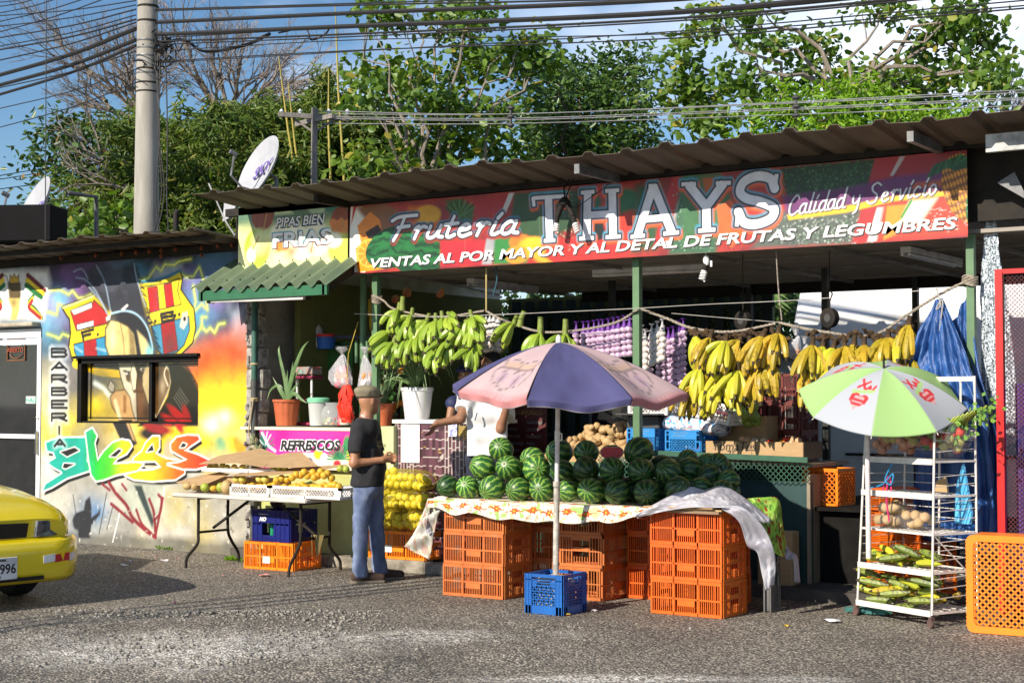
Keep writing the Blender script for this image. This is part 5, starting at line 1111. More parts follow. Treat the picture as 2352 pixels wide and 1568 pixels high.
mb=MB();mb.tube([(1.24,-.06,.15),(1.24,-.06,1.78)],.034,12);mb.tube([(1.24,-.06,1.76),(1.24,-.06,1.84)],.039,12);mb.build('lower_pipe',M('pipe_grey',(.08,.085,.08),(.05,.05,.05)),dp,smooth=True,world=True)
mb=MB();strap=M('twine',(.45,.38,.22),(.3,.24,.14),rough=.9)
for z_ in(1.0,1.03,1.62,1.64,2.0):mb.lathe([(.04,z_-.01),(.044,z_),(.04,z_+.01)],(1.24,-.06,0),10)
mb.tube([(1.27,-.1,1.64),(1.22,-.12,1.3),(1.28,-.1,1.05),(1.25,-.12,.9)],.008,5);mb.build('twine',strap,dp,world=True)
mb=MB()
for i in range(16):mb.ball((1.3+R.gauss(0,.05),-.12+R.gauss(0,.02),1.12+R.gauss(0,.1)),(.04,.025,.05),6,5,jit=.3,seed=i)
o=mb.build('bag_bundle',M('bag_brown',(.3,.22,.12),(.08,.14,.06),scale=20,rough=.4));o.location=(0,0,0);tag(o,'crumpled plastic bags tied to the drain pipe beside the pink banner','bag')
c0_=DZ(160,1395,-.07);c1_=at(838,982,Y=-.07)
P=Paint(1.33,.93,2.83,1.33,.0065,'d81888');X,Y=P.X,P.Y
P.mix(ALL,np.clip((vnoise(X*3,Y*3,4)-.4)*2,0,.5),'e848a8');P.fx=lambda x,y:(lambda q:(q.x,q.z))(at((500+x/2.091)*.784,(1000+y/2.091)*.784,Y=-.07))
P.poly([(660,720),(740,690),(820,680),(900,684),(1000,700),(1120,690),(1120,800),(660,800)],'f0e8c8',soft=.02)
for c,rx,ry,col in(((700,720),.06,.05,'e0c050'),((760,730),.08,.06,'f4f0e4'),((905,690),.06,.05,'f0c020'),((940,720),.05,.06,'f8f0e0'),((1020,750),.05,.04,'c03040'),((850,740),.05,.05,'38307a'),((560,640),.07,.12,'2a5a4a'),((1080,640),.05,.1,'3a8a50'),((1100,700),.05,.07,'e8c820')):P.ell(c,rx,ry,col,soft=.02)
for i in range(14):a=PI*i/13;P.line([(1030,720),(1030+70*math.cos(a),720-90*math.sin(a))],.016,R.choice(['1f6a4a','2c8a5a','3c7a4a']),soft=.005)
for i in range(9):a=PI*(i/8)-.3;P.line([(575,640),(575+60*math.cos(a),640-90*math.sin(a))],.016,R.choice(['1c4a44','2c6a5a','b8c8c8']),soft=.005)
P.line([(560,560),(600,640),(640,670)],.03,'c8d4dc',soft=.01)
bn=thing('pink_banner','pink vinyl banner lettered REFRESCOS hung on the drinks counter','banner',(2.0,-.07,1.3))
P.build('banner_face',vinyl,bn,-.07)
mb=MB();mb.box((2.08,-.055,1.13),(1.5,.012,.41));mb.build('banner_back',M('banner_pink',(.6,.02,.25)),bn,world=True)
f_=P.fx;wtext('REFRESCOS',f_(672,662),f_(1040,665),.135,bn,[(whites,(0,0),.014),(blackl,(0,0),.005)],-.07,shear=.2)
pos=thing('menu_posters','faded paper price lists pasted on the olive wall','poster',DZ(480,270,.9))
def qd(px,py,w_,h_,mat,Y,name,parent):
 p=DZ(px,py,Y);mb=MB();mb.box((0,0,0),(w_,.006,h_));o=mb.build(name,mat,parent);o.location=p-parent.location if parent else p;return o
pap=M('old_paper',(.40,.36,.3),(.25,.22,.18),rough=.8,scale=14);
for px,w_ in((330,.38),(525,.28),(670,.26)):
 s_=qd(px,260,w_,.42,pap,.92,'sheet',pos)
 for k in range(7):
  mb=MB();mb.box((0,0,0),(w_*.7,.002,.012));o=mb.build('text_line',M('faded_ink',(.15,.1,.09)),s_);o.location=(0,-.005,.15-.05*k)
for i in range(6):
 mb=MB();mb.lathe([(.03,0),(.001,.004)],n=12,rm=Matrix.Rotation(PI/2,3,'X'));o=mb.build('printed_dot',M('maroon_dot',(.25,.05,.05)),pos);o.location=DZ(240+185*(i%2),170+90*(i//2),.91)-pos.location
mgo=M('mango_print',(.75,.16,.10),(.65,.45,.05),rough=.5,scale=9);ban_y=M('banana_print',(.75,.5,.03))
for k,(px,py,r_)in enumerate(((1010,40,.07),(1000,190,.06),(1085,225,.055),(940,360,.06),(1215,440,.05),(1225,100,.05),(1240,540,.045),(1720,20,.07),(2060,30,.06),(1600,88,.06),(1090,470,.05))):
 p=DZ(px,py,1.9);mb=MB();mb.ball((0,0,0),(r_,.02,r_*.8),14,9,Matrix.Rotation(R.uniform(-.8,.8),3,'Y'),jit=.1,seed=k);o=mb.build('mango_ornament',mgo if k%4!=2 else ban_y,smooth=True);o.location=p
 tag(o,['red and yellow mango ornament at the top of the dark kiosk wall','red mango ornament left of the round green pipe','pale red mango ornament beside the round green pipe','round red ornament above the kiosk shelf','small yellow fruit ornament under the banana strings','small yellow fruit ornament high on the kiosk wall','red ornament low between the pipe and the green post','red and yellow mango ornament behind the rope knot','dark red mango ornament above the green plantains','orange fruit ornament right of the green post top','small yellow ornament beside the pipe joint'][k],'ornament','fruit ornaments in the kiosk')
mb=MB()
for px,py,a in((1320,180,.2),(1330,320,.35),(1360,20,-.1),(1358,400,0)):
 p=DZ(px,py,1.2);mb.tube([p+Vector((.02*math.cos(t)+.03*math.sin(a),0,.1*t))for t in np.linspace(-1,1,8)],[.006,.018,.024,.025,.025,.022,.016,.005],8)
o=mb.build('banana_string',ban_y,smooth=True);tag(o,'string of yellow plastic bananas hanging left of the green post','ornament')
sh=thing('kiosk_shelf','dark metal shelf rack inside the drinks kiosk','shelf',DZ(800,585,.9))
p0=DZ(440,470,.75);p1=DZ(1130,480,1.2)
mb=MB();mb.bar(DZ(440,470,.8),DZ(1360,480,.8),.035);mb.build('rail',M('navy_steel',(.03,.04,.07)),sh,world=True)
mb=MB();mb.bar(DZ(448,470,.8),DZ(448,1010,.8),.022);mb.build('upright',blkst,sh,world=True)
mb=MB();a=DZ(470,590,.9);b=DZ(1130,600,.9);mb.box(((a.x+b.x)/2,1.0,a.z),(b.x-a.x,.3,.012));mb.build('shelf_board',M('shelf_white',(.5,.5,.48)),sh,world=True)
mb=MB();mb.box((0,.0,0),(.62,.02,.32));o=mb.build('green_cloth',M('green_cloth',(.03,.14,.02),(.02,.09,.015)));o.location=DZ(940,680,.95);tag(o,'green cloth hanging under the kiosk shelf','cloth')
ns=thing('no_smoking_sign','no smoking sign in the dark of the drinks kiosk','sign',DZ(660,720,1.3))
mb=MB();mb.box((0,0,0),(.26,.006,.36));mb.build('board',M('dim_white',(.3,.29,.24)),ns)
mb=MB();mb.tube([(.09*math.cos(2*PI*k/20),-.006,.04+.09*math.sin(2*PI*k/20))for k in range(20)],.010,5,close=True);mb.bar((-.06,-.006,.10),(.06,-.006,-.02),.018,.004);mb.build('red_ring',M('ring_red',(.35,.03,.02)),ns)
mb=MB();mb.bar((-.04,-.005,.04),(.03,-.005,.04),.004,.018);mb.tube([(.035,-.005,.045),(.05,-.005,.07),(.04,-.005,.1)],.005,5);mb.build('cigarette',blackl,ns)
text('lettering','NO FUMAR',.05,blackl,ns,(-.12,-.006,-.14),bold=.001)
def jar(name,lab,cat,loc,prof,mat,lid=None,n=20,sc_=1,smooth=True):
 t=thing(name,lab,cat,loc);mb=MB();mb.lathe([(r*sc_,z*sc_)for r,z in prof],n=n);mb.build('body',mat,t,smooth=smooth)
 if lid:mb=MB();mb.lathe([(r*sc_,z*sc_)for r,z in lid[0]],n=n);mb.build('lid',lid[1],t,smooth=smooth)
 return t
clear=M('clear_plastic',(.75,.78,.78),(.7,.72,.72),rough=.12,alpha=.35,spec=.8)
milky=M('milky_plastic',(.62,.64,.62),(.55,.57,.55),rough=.3,alpha=.8)
redm=M('red_lid',(.7,.03,.02));bl=M('blue_tub',(.02,.13,.5));mint=M('mint_lid',(.25,.68,.42),rough=.4)
p=DZ(890,600,.8);jar('tub','blue plastic tub with a red lid on the kiosk shelf','tub',p,[(.09,0),(.105,.13),(.1,.135)],bl,([(.108,.13),(.108,.16),(.02,.165)],redm))
p=DZ(800,585,.8);jar('bottle','clear bottle on the kiosk shelf left of the blue tub','bottle',p,[(.05,0),(.055,.02),(.055,.2),(.02,.25),(.02,.28)],milky)
p=DZ(590,585,.8);jar('canister','grey canister at the left of the kiosk shelf','canister',p,[(.07,0),(.075,.02),(.075,.17),(.06,.18)],M('grey_can',(.3,.3,.3),rough=.3,metal=.6))
mb=MB()
for i in range(12):mb.ball((R.uniform(-.12,.12),R.uniform(-.02,.02),.02),(.04,.02,.015),6,4,jit=.3,seed=i)
o=mb.build('green_bag',M('bright_green_bag',(.1,.6,.05),(.6,.5,.05),scale=9));o.location=DZ(720,578,.78);tag(o,'bright green snack bag lying on the kiosk shelf','bag')
p=DZ(810,1380,.1);jar('storage_bucket','translucent bucket with a mint green lid on the drinks counter','bucket',p,[(.085,0),(.105,.24),(.105,.25)],milky,([(.115,.235),(.118,.27),(.10,.285),(.02,.285)],mint))
p=DZ(960,1378,.08);jj=jar('candy_jar','clear candy jar with a wide round mouth on the drinks counter','jar',p,[(.09,0),(.115,.03),(.12,.13),(.09,.19),(.075,.2),(.08,.23)],clear)
cols_=[M('sweet_red',(.7,.05,.1)),M('sweet_yellow',(.8,.6,.05)),M('sweet_white',(.8,.78,.75)),M('sweet_green',(.2,.5,.1))]
for i in range(22):
 mb=MB();mb.ball((0,0,0),(.016,.012,.012),6,4,jit=.2,seed=i);o=mb.build('sweet',cols_[i%4]);o.location=p+Vector((R.uniform(-.07,.07),R.uniform(-.06,.02),.015+R.random()*.06));tag(o,'wrapped sweet in the clear candy jar','sweet','sweets in the candy jar')
p=DZ(1095,1376,.02);t=jar('scent_jar','short clear jar with cream filling at the right of the counter','jar',p,[(.07,0),(.08,.02),(.08,.13),(.075,.14)],clear);mb=MB();mb.lathe([(.065,.01),(.068,.09),(.01,.1)],n=16);mb.build('filling',M('cream_fill',(.75,.55,.4)),t,smooth=True)
p=DZ(1028,1378,-.02);mb=MB();mb.lathe([(.022,0),(.022,.1),(.016,.12),(.014,.16)],n=10);o=mb.build('red_bottle',M('red_bottle',(.55,.02,.05),rough=.25),smooth=True);o.location=p;tag(o,'small red bottle in front of the candy jar','bottle')
st=thing('plastic_stool','maroon and white plastic rack behind the aloe pot','rack',DZ(700,1380,.3))
for k,z_ in enumerate((.02,.26,.5)):
 mb=MB();mb.box((0,0,z_),(.27,.2,.03),bev=.008);mb.build('shelf',M('maroon_shelf',(.3,.02,.07)),st)
for sx_ in(-1,1):mb=MB();mb.tube([(sx_*.1,-.05,0),(sx_*.1,-.05,.52)],.013,8);mb.build('leg',whiteP,st)
mb=MB();mb.box((0,0,.57),(.26,.16,.08),bev=.006);o=mb.build('snack_box',M('teal_box',(.15,.35,.33),(.5,.1,.08),scale=12));o.location=DZ(700,1380,.3);tag(o,'teal and red carton on top of the maroon rack','box')
def pot_plant(name,lab,loc,potm,potprof,leaves,leafm,flute=False,n=24):
 t=thing(name,lab,'plant',loc);mb=MB();
 if flute:
  vs=[]
  prof=potprof
  for r,z in prof:
   for k in range(48):a=2*PI*k/48;rr=r*(1-.05*(abs(math.sin(a*6))<.35)*(.0 if z>prof[-3][1]else 1));vs.append((rr*math.cos(a),rr*math.sin(a),z))
  mb.add(vs,[(i*48+k,i*48+(k+1)%48,(i+1)*48+(k+1)%48,(i+1)*48+k)for i in range(len(prof)-1)for k in range(48)])
 else:mb.lathe(potprof,n=n)
 mb.build('pot',potm,t,smooth=True);top=potprof[-1][1]-.02
 mb=MB();mb.lathe([(potprof[-1][0]*.93,top-.02),(.001,top)],n=16);mb.build('soil',M('soil',(.05,.035,.02)),t)
 for pts,w_ in leaves:
  P3=spl([tuple(p)for p in pts],6);N=len(P3);mb=MB();vs=[]
  for i,p in enumerate(P3):
   u_=i/(N-1);q=Vector(P3[min(i+1,N-1)])-Vector(P3[max(i-1,0)]);s_=q.cross(Vector((.25,-1,.1))).normalized();ww=w_*(1-u_**2.2)*(.65+.35*min(1,u_*4))
   nrm=s_.cross(q).normalized();c_=Vector(p)+Vector((0,0,top))
   vs+=[c_-s_*ww,c_+nrm*ww*.35,c_+s_*ww,c_-nrm*ww*.12]
  fs=[]
  for i in range(N-1):
   for k in range(4):fs.append((i*4+k,i*4+(k+1)%4,(i+1)*4+(k+1)%4,(i+1)*4+k))
  mb.add(vs,fs);mb.build('leaf',leafm,t,smooth=True)
 return t
aloe=M('aloe_leaf',(.13,.22,.075),(.07,.14,.045),rough=.45,scale=12);terra=M('terracotta',(.55,.14,.05),(.45,.1,.035),rough=.7,scale=6)
LV=[([(0,0,0),(-.02,0,.2),(-.09,-.02,.5),(-.10,0,.58)],.022),([(0,0,0),(.07,0,.25),(.2,0,.52),(.3,0,.62)],.026),([(0,0,0),(.0,0,.15),(.01,0,.33)],.02),([(0,0,0),(-.1,0,.12),(-.2,0,.26)],.02),([(0,0,0),(.06,.02,.2),(.18,.02,.36)],.022),([(0,0,0),(-.1,0,.16),(-.22,0,.12),(-.26,-.02,.0)],.018),([(0,0,0),(.1,0,.08),(.22,-.02,.02),(.3,-.02,-.02)],.022),([(0,0,0),(.09,0,.12),(.17,0,.2)],.02),([(0,0,0),(-.05,-.03,.12),(-.13,-.04,.2)],.018),([(0,0,0),(.03,.02,.2),(.06,.03,.42)],.02)]
pot_plant('aloe_plant','aloe in a fluted terracotta pot at the left of the drinks counter',DZ(485,1382,.06),terra,[(.10,0),(.105,.01),(.135,.24),(.145,.245),(.145,.27)],LV,aloe,flute=True)
sp_=[]
for i in range(34):
 a=R.uniform(0,2*PI);l_=R.uniform(.25,.55);up=R.uniform(.1,.5)
 sp_.append(([(0,0,0),(math.cos(a)*l_*.35,math.sin(a)*l_*.3,up*.7),(math.cos(a)*l_*.75,math.sin(a)*l_*.6,up*.8),(math.cos(a)*l_*1.05,math.sin(a)*l_*.8,up*.5-R.uniform(0,.3))],.009))
for x_,z_ in((-.1,.52),(-.06,.45),(.08,.5),(.13,.42),(.02,.4)):sp_.append(([(0,0,0),(x_*.4,0,z_*.5),(x_,0,z_)],.012))
pot_plant('spider_plant','spiky plant in a large white bucket on the tiled counter',at(958,965,Y=.28),M('bucket_white',(.78,.79,.8),(.72,.73,.74),rough=.35),[(.115,0),(.12,.005),(.155,.29),(.163,.292),(.163,.325)],sp_,M('spider_leaf',(.14,.24,.07),(.08,.15,.04),rough=.5))
pot_plant('potted_plant','small plant in a terracotta pot behind the man in the cap',at(878,977,Y=.25),terra,[(.09,0),(.12,.2),(.125,.22)],[([(0,0,0),(.05*math.cos(i),.03,.15),(.16*math.cos(i),.02,.28+.1*math.sin(i*3))],.02)for i in range(12)],aloe)
bt=thing('orange_garland','leafy garland with small oranges behind the plant bucket','garland',at(905,880,Y=.5))
mb=MB();mb.tube([(0.06,0,-.5),(.05,0,.0),(.06,0,.45)],.018,6);mb.build('stem',blkst,bt)
mb=MB()
for i in range(120):
 p=Vector((R.gauss(-.02,.12),R.gauss(0,.05),R.gauss(-.02,.2)));d=Vector((R.gauss(0,1),R.gauss(0,1),R.gauss(0,1))).normalized();s_=d.cross(Vector((0,1,.2))).normalized()*.018
 mb.add([p,p+d*.03+s_,p+d*.065,p+d*.03-s_],[(0,1,2,3)])
mb.build('leaves',M('garland_leaf',(.05,.15,.03),(.02,.08,.02),rough=.4),bt)
for x_,z_ in((.13,.12),(-.08,-.02),(.07,-.22),(.13,-.2),(.02,-.27),(-.1,.2)):
 mb=MB();mb.ball((x_,-.05,z_),.035,12,8);mb.build('orange',M('orange_skin',(.8,.25,.01)),bt,smooth=True)
tc_=thing('tiled_counter','counter clad in broken purple brown tiles with a white top','counter',(3.45,.3,0))
P=Paint(0,0,1.25,1.28,.0075,'3a2028');X,Y=P.X,P.Y
tw,th_=.038,.085
ci=np.floor(X/tw);yo=Y+np.where(ci%2>0,th_/2,0)+.02*np.sin(ci*3);ri=np.floor(yo/th_)
hsh=np.modf(np.abs(np.sin(ci*12.9898+ri*78.233)*43758.5))[0]
P.c=np.array(hexc('5a3a44'))*(.55+1.0*hsh[...,None])
gap=(np.abs((X/tw)%1-.5)>.44)|(np.abs((yo/th_)%1-.5)>.47);P.c[gap]=np.array(hexc('c8c0b8'));lost=vnoise(X*14,Y*14,7)>.8;P.c[lost]=np.array(hexc('b8aca4'));P.c[(vnoise(X*9,Y*22,17)>.82)]=hexc('b89850')
def bend(V):
 s_=V[:,0];x=np.empty(len(V));y=np.empty(len(V));x0,L1,r_=3.02,.62,.28
 a=np.clip((s_-L1)/r_,0,PI/2);x=x0+np.minimum(s_,L1)+r_*np.sin(a);y=.04+r_*(1-np.cos(a))+np.maximum(0,s_-L1-r_*PI/2)
 return np.stack([x,y,V[:,2]+.12],1)
P.build('tile_cladding',vcolmat('tile_glaze',rough=.25,coat=.3),tc_,0,tf=bend)
mb=MB();mb.poly([(3.0,0.02,1.40),(3.66,.02,1.40),(3.80,.06,1.40),(3.9,.16,1.40),(3.95,.32,1.40),(3.95,.8,1.40),(3.0,.8,1.40)],(0,0,1),.035);mb.build('counter_top',whiteP,tc_,world=True)
mb=MB();mb.box((3.3,.42,.7),(.56,.7,1.3));mb.build('counter_core',conc,tc_,world=True)
def onw(x,y,w_,h_,mat,name,lab,Y=.03,cat='notice'):
 q=at(x,y,Y=Y);mb=MB();mb.box((0,0,0),(w_,.003,h_));o=mb.build(name,mat);o.location=q;tag(o,lab,cat);return o
onw(943,1018,.22,.37,whites,'paper_notice','blank white paper taped to the tiled counter')
onw(1062,990,.12,.1,M('gold_tile',(.35,.25,.06)),'gold_sticker','gold coloured sticker near the right end of the tiled counter',Y=.02)
onw(1040,985,.1,.14,M('snack_wrapper',(.1,.12,.5),(.8,.8,.8),scale=30),'snack_wrapper','blue and white snack wrapper hung at the tiled counter',Y=.0)
mb=MB();mb.box((2.97,.03,.72),(.16,.1,1.3));o=mb.build('wood_post',M('pale_green_wood',(.55,.58,.32),(.42,.46,.24),rough=.8,scale=6,stretch=(1,1,.3)));tag(o,'pale green wooden post left of the tiled counter','post')
def sack(name,lab,cat,loc,w_,h_,mat,inner=None,seed=0,depth=.6):
 t=thing(name,lab,cat,loc);rj=random.Random(seed);ph=rj.random()*6
 prof=[(.06,0),(.12,-.02),(.3,-.1),(.62,-.28),(.9,-.5),(1,-.72),(.9,-.9),(.5,-.99),(.05,-1)]
 vs=[];n=22
 for r,z in prof:
  for k in range(n):a=2*PI*k/n;rr=w_*r*(1+.13*math.sin(a*5+z*6+ph)*(z>-.9)+.08*math.sin(a*9+ph*2));vs.append((rr*math.cos(a)+.02*math.sin(z*5+ph),rr*math.sin(a)*depth,z*h_))
 mb=MB();mb.add(vs,[(i*n+k,(i+1)*n+k,(i+1)*n+(k+1)%n,i*n+(k+1)%n)for i in range(len(prof)-1)for k in range(n)]);mb.tube([(0,0,0),(0,0,.05)],.01,6);mb.lathe([(.012,0),(.05*w_/.1,.05),(.045,.07)],n=9)
 mb.build('bag_skin',mat,t,smooth=True)
 if inner:
  for i in range(inner[1]):
   mb=MB();a=rj.random()*6;z_=-h_*rj.uniform(.45,.92);r_=w_*.62*rj.random();mb.ball((0,0,0),inner[2],9,6,Euler((rj.random()*3,rj.random()*3,rj.random()*3)).to_matrix(),jit=.08,seed=i);o=mb.build(inner[3],inner[0][i%len(inner[0])],t,smooth=True);o.location=(r_*math.cos(a),r_*math.sin(a)*depth,z_)
 return t
film=M('plastic_film',(.8,.8,.84),(.6,.6,.66),rough=.15,alpha=.42,spec=.9,scale=14,bump=.9,bscale=30)
pk=[M('candy_pink',(.75,.15,.22)),M('candy_white',(.8,.75,.75)),M('candy_orange',(.8,.3,.08))]
sack('candy_bag','clear bag of pink sweets hanging left of the round green pipe','bag',DZ(1050,650,-.05),.13,.34,film,(pk,16,(.045,.03,.035),'sweet_pack'),1)
sack('candy_bag','clear bag of white and orange sweets hanging between the two green posts','bag',DZ(1290,650,.0),.10,.48,film,([pk[1],pk[2],pk[1]],18,(.045,.03,.04),'sweet_pack'),5)
rn=thing('red_net_bag','bundle of red onion net hanging on a yellow string','net bag',DZ(1100,960,-.12))
mb=MB()
for i in range(34):
 a=R.uniform(-.09,.09);b=R.uniform(-.09,.09);mb.tube([(a*.4,0,-.01),(a,-.03+R.uniform(0,.05),-.1),(b,-.03,-.22),(b*.8,R.uniform(-.02,.03),-.33),(a*.7,0,-.37)],.012,5)
mb.build('net',M('red_net',(.75,.045,.015),(.5,.02,.01),rough=.5),rn,smooth=True);mb=MB();mb.tube([(0,0,0),(.02,0,.3),(.06,.1,.62)],.004,5);mb.build('string',M('yellow_string',(.6,.42,.05)),rn)
grn=M('green_plantain',(.33,.44,.05),(.20,.32,.03),rough=.4,scale=9,rnd=.2,dirt=((.10,.13,.03),40,.70))
yel=M('yellow_plantain',(.56,.40,.03),(.36,.25,.018),rough=.45,scale=7,rnd=.25,dirt=((.045,.026,.01),24,.53))
ylg=M('half_ripe_plantain',(.45,.50,.035),(.55,.44,.03),rough=.45,scale=5,rnd=.2,dirt=((.06,.045,.012),24,.66))
stemb=M('stalk_brown',(.09,.05,.02),(.03,.018,.01),rough=.9,scale=20);stemg=M('stalk_green',(.22,.28,.05),(.14,.18,.03),rough=.6)
tipm=M('banana_tip',(.05,.035,.015))
def banana_mesh(mat,L_=.24,r=.0235,bend=.9,seed=0):
 mb=MB();N=11;pts=[];rr=[]
 p=Vector((0,0,0));a=-.12
 pr=[.4,.5,.85,1,1.04,1.06,1.04,.98,.84,.56,.3]
 for i in range(N):
  pts.append(p.copy());a2=.30-bend*(i/(N-1));p=p+Vector((math.sin(a2),0,-math.cos(a2)))*L_/(N-1);rr.append(r*pr[i])
 mb.tube(pts[:-1],rr[:-1],7);
 mb.mi=1;mb.tube([pts[-2],pts[-1]+(pts[-1]-pts[-2])*.1],[rr[-2]*.9,rr[-1]*.8],6)
 o=mb.build('banana',[mat,tipm],None,smooth=True);return o
def hand(lab,mat,n,spread,loc,rz,stem,L_=.24,seed=0,r=.0235,tilt=.5,lean=0,group=None,stub=True):
 rj=random.Random(seed);t=thing('plantain_bunch',lab,'plantains',loc,rz,group);t.rotation_euler=(0,lean,rz)
 key=(mat.name,round(L_,2),round(r,3))
 if key not in BN:BN[key]=[banana_mesh(mat,L_*k,r,b)for k,b in((1,.9),(.92,1.2),(1.05,.6))]
 n=int(n*1.5)+1
 for i in range(n):
  src=BN[key][rj.randrange(3)]
  b=src.copy()if src.parent is not None else src
  if b is not src:COL.objects.link(b)
  b.parent=t;az=(i-(n-1)/2)/max(1,n-1)*spread+rj.uniform(-.15,.15)-PI/2;tl=tilt*rj.uniform(.25,1.35);row=i%2
  b.rotation_euler=Euler((0,-tl*(1 if not row else .6),az),'XYZ');b.location=(.022*math.cos(az),.022*math.sin(az),-.01-.02*row)
  b.scale=(1,1,rj.uniform(.88,1.1))
 mb=MB();mb.tube([(0,0,-.05),(0,0,.02),(.01,0,.07 if stub else .03)],[.02,.024,.018],8);mb.ball((0,0,-.02),(.035,.03,.022),8,6,jit=.3,seed=seed);mb.build('stalk',stem,t,smooth=True)
 return t
BN={}
Z1=lambda x,y,Y=-.02:at((1000+x/3.136)*.784,(750+y/3.136)*.784,Y=Y)
gg='green plantain bunches hung on the left rope'
gl_=[(530,490,5,1.8,0,'topmost green plantain bunch next to the green post'),(455,690,4,.9,.75,'green plantain bunch jutting left across the green post'),(485,790,6,1.6,.15,'green plantain bunch hanging lowest at the left'),(650,540,5,1.9,0,'green plantain bunch second along the rope'),(620,760,3,1.2,0,'small green bunch in the second tier above the plant bucket'),(700,740,4,1.5,-.1,'green bunch hanging over the leaves of the bucket plant'),(790,590,4,1.6,.3,'green bunch with fingers crossing in the middle of the rope'),(770,700,3,1.8,-.5,'green bunch with one finger pointing right in the middle tier'),(870,590,5,1.6,-.2,'big green bunch left of the middle of the rope'),(930,570,5,2.0,-.35,'big green bunch right of the middle of the rope'),(890,830,6,1.7,-.2,'lowest green bunch ending beside the vendor'),(985,770,3,1.4,.1,'short green bunch behind the lowest one'),(1010,560,4,1.4,-1.0,'green bunch with fingers pointing up and sideways'),(1130,620,4,1.5,.7,'green bunch curving left in the right cluster'),(1200,560,5,2.2,-.4,'uppermost green bunch of the right cluster'),(1210,690,5,1.5,.35,'middle green bunch of the right cluster'),(1270,660,4,1.2,-.25,'outer green bunch at the right end of the cluster'),(1225,830,3,1.0,-.1,'lower green bunch of the right cluster'),(1590,610,5,.9,.35,'green bunch with a long cut stalk left of the umbrella top'),(1830,710,5,1.9,0,'green bunch with upright stalk just left of the umbrella tip'),(2060,720,5,2.0,-.1,'green bunch with upright stalk behind the umbrella tip')]
for i,(x,y,n,sp_a,ln,lab)in enumerate(gl_):
 t=hand(lab,grn,n,sp_a,Z1(x,y,-.03-.03*(i%3)),.25*(i%3-1),stemg,.265,seed=i*7+1,r=.030,tilt=.85,lean=ln,group=gg)
for x,y,dx in((1640,600,.05),(1830,650,0),(2060,670,0),(560,455,.01)):
 p=Z1(x,y,-.02);mb=MB();mb.tube([(0,0,-.05),(dx*.3,0,.03),(dx,0,.09)],[.032,.027,.024],12);o=mb.build('cut_stalk',stemg,smooth=True);o.location=p;tag(o,{1640:'slanted cut green banana stalk at the left of the umbrella',1830:'upright cut green stalk left of the umbrella tip',2060:'upright cut green stalk behind the umbrella tip',560:'cut green stalk by the rope knot'}[x],'stalk')
gA='yellow plantain bunches on the rope right of the middle post';gB='yellow plantain bunches on the rope left of the blue tarp'
YL=[]
for k,(x,y,n,m_)in enumerate(((1598,772,5,1),(1632,775,5,0),(1668,782,6,1),(1700,780,5,0),(1722,790,5,0),(1752,772,4,0),(1775,770,4,0),(1788,765,4,0),(1608,845,4,1),(1640,850,4,0),(1668,845,5,1),(1695,850,5,1),(1725,845,4,0),(1752,840,4,0),(1775,835,3,0),(1592,885,3,0),(1628,890,3,1),(1655,880,4,1),(1690,870,4,1),(1740,860,3,0))):YL.append((x,y,n,m_,gA,'A',k))
for k,(x,y,n,m_)in enumerate(((1866,792,4,0),(1890,795,5,1),(1915,798,5,1),(1940,795,5,0),(1962,790,5,0),(1985,792,4,0),(2012,795,4,0),(2040,775,5,0),(2065,768,4,1),(2088,745,5,0),(1862,850,4,0),(1885,858,5,1),(1915,845,4,1),(1945,840,4,0),(1975,835,3,1),(2030,830,4,0),(2062,845,3,0),(2090,820,3,0))):YL.append((x,y,n,m_,gB,'B',k))
tier=lambda y:'upper' if y<805 else('middle' if y<865 else 'lowest')
cn={}
for i,(x,y,n,m_,gr_,s_,k)in enumerate(YL):
 key=(s_,tier(y));cn[key]=cn.get(key,0)+1
 lab=f"{nums[cn[key]-1]} {'half ripe' if m_ else 'spotted yellow'} plantain bunch from the left, {tier(y)} tier, "+('right of the middle post' if s_=='A' else 'left of the blue tarp')
 hand(lab,[yel,ylg][m_],n,R.uniform(1.0,1.9),at(x,y,Y=-.02-.04*(i%3)),R.uniform(-.3,.3),stemb,.295,seed=i*5+3,r=.028,tilt=R.uniform(.5,.85),lean=R.uniform(-.3,.3),group=gr_)
mb=MB()
for x in list(range(1585,1810,6))+list(range(1858,2100,6)):
 y=772+8*math.sin(x*.05)-(max(0,x-2030)*.4);p=at(x+R.uniform(-3,3),y+R.uniform(-7,7),Y=-.02);mb.ball(p,(.03,.03,.016),6,4,Euler((R.random(),R.random(),R.random()*3)).to_matrix(),jit=.35,seed=x)
o=mb.build('dried_leaf_trash',stemb);tag(o,'shredded brown stalk fibres along the plantain rope','stalk fibre',kind='stuff')
rope=M('hemp_rope',(.38,.33,.27),(.2,.17,.13),rough=.9,scale=60);wire_m=M('pale_wire',(.45,.43,.4),rough=.4)
def rp_(name,lab,cat,pts,r,mat,tw=False,group=None,sm=True):
 P3=spl([tuple(p)for p in pts],8)if sm and len(pts)>2 else[tuple(p)for p in pts];mb=MB()
 if tw:
  for ph in(0,2*PI/3,4*PI/3):
   q=[]
   L_=0;N=0;pr=Vector(P3[0]);D=[]
   for i in range(len(P3)-1):
    a,b=Vector(P3[i]),Vector(P3[i+1]);n_=max(1,int((b-a).length/.02))
    for k in range(n_):D.append(a.lerp(b,k/n_))
   for i,p in enumerate(D):a=i*.02/.05*2*PI*.6+ph;q.append(p+Vector((0,math.cos(a),math.sin(a)))*r*.55)
   mb.tube(q,r*.6,5)
 else:mb.tube(P3,r,6)
 o=mb.build(name,mat,smooth=True);tag(o,lab,cat,group);return o
Zb=lambda x,y,Y=0:at((1650+x/2.851)*.784,(800+y/2.851)*.784,Y=Y)
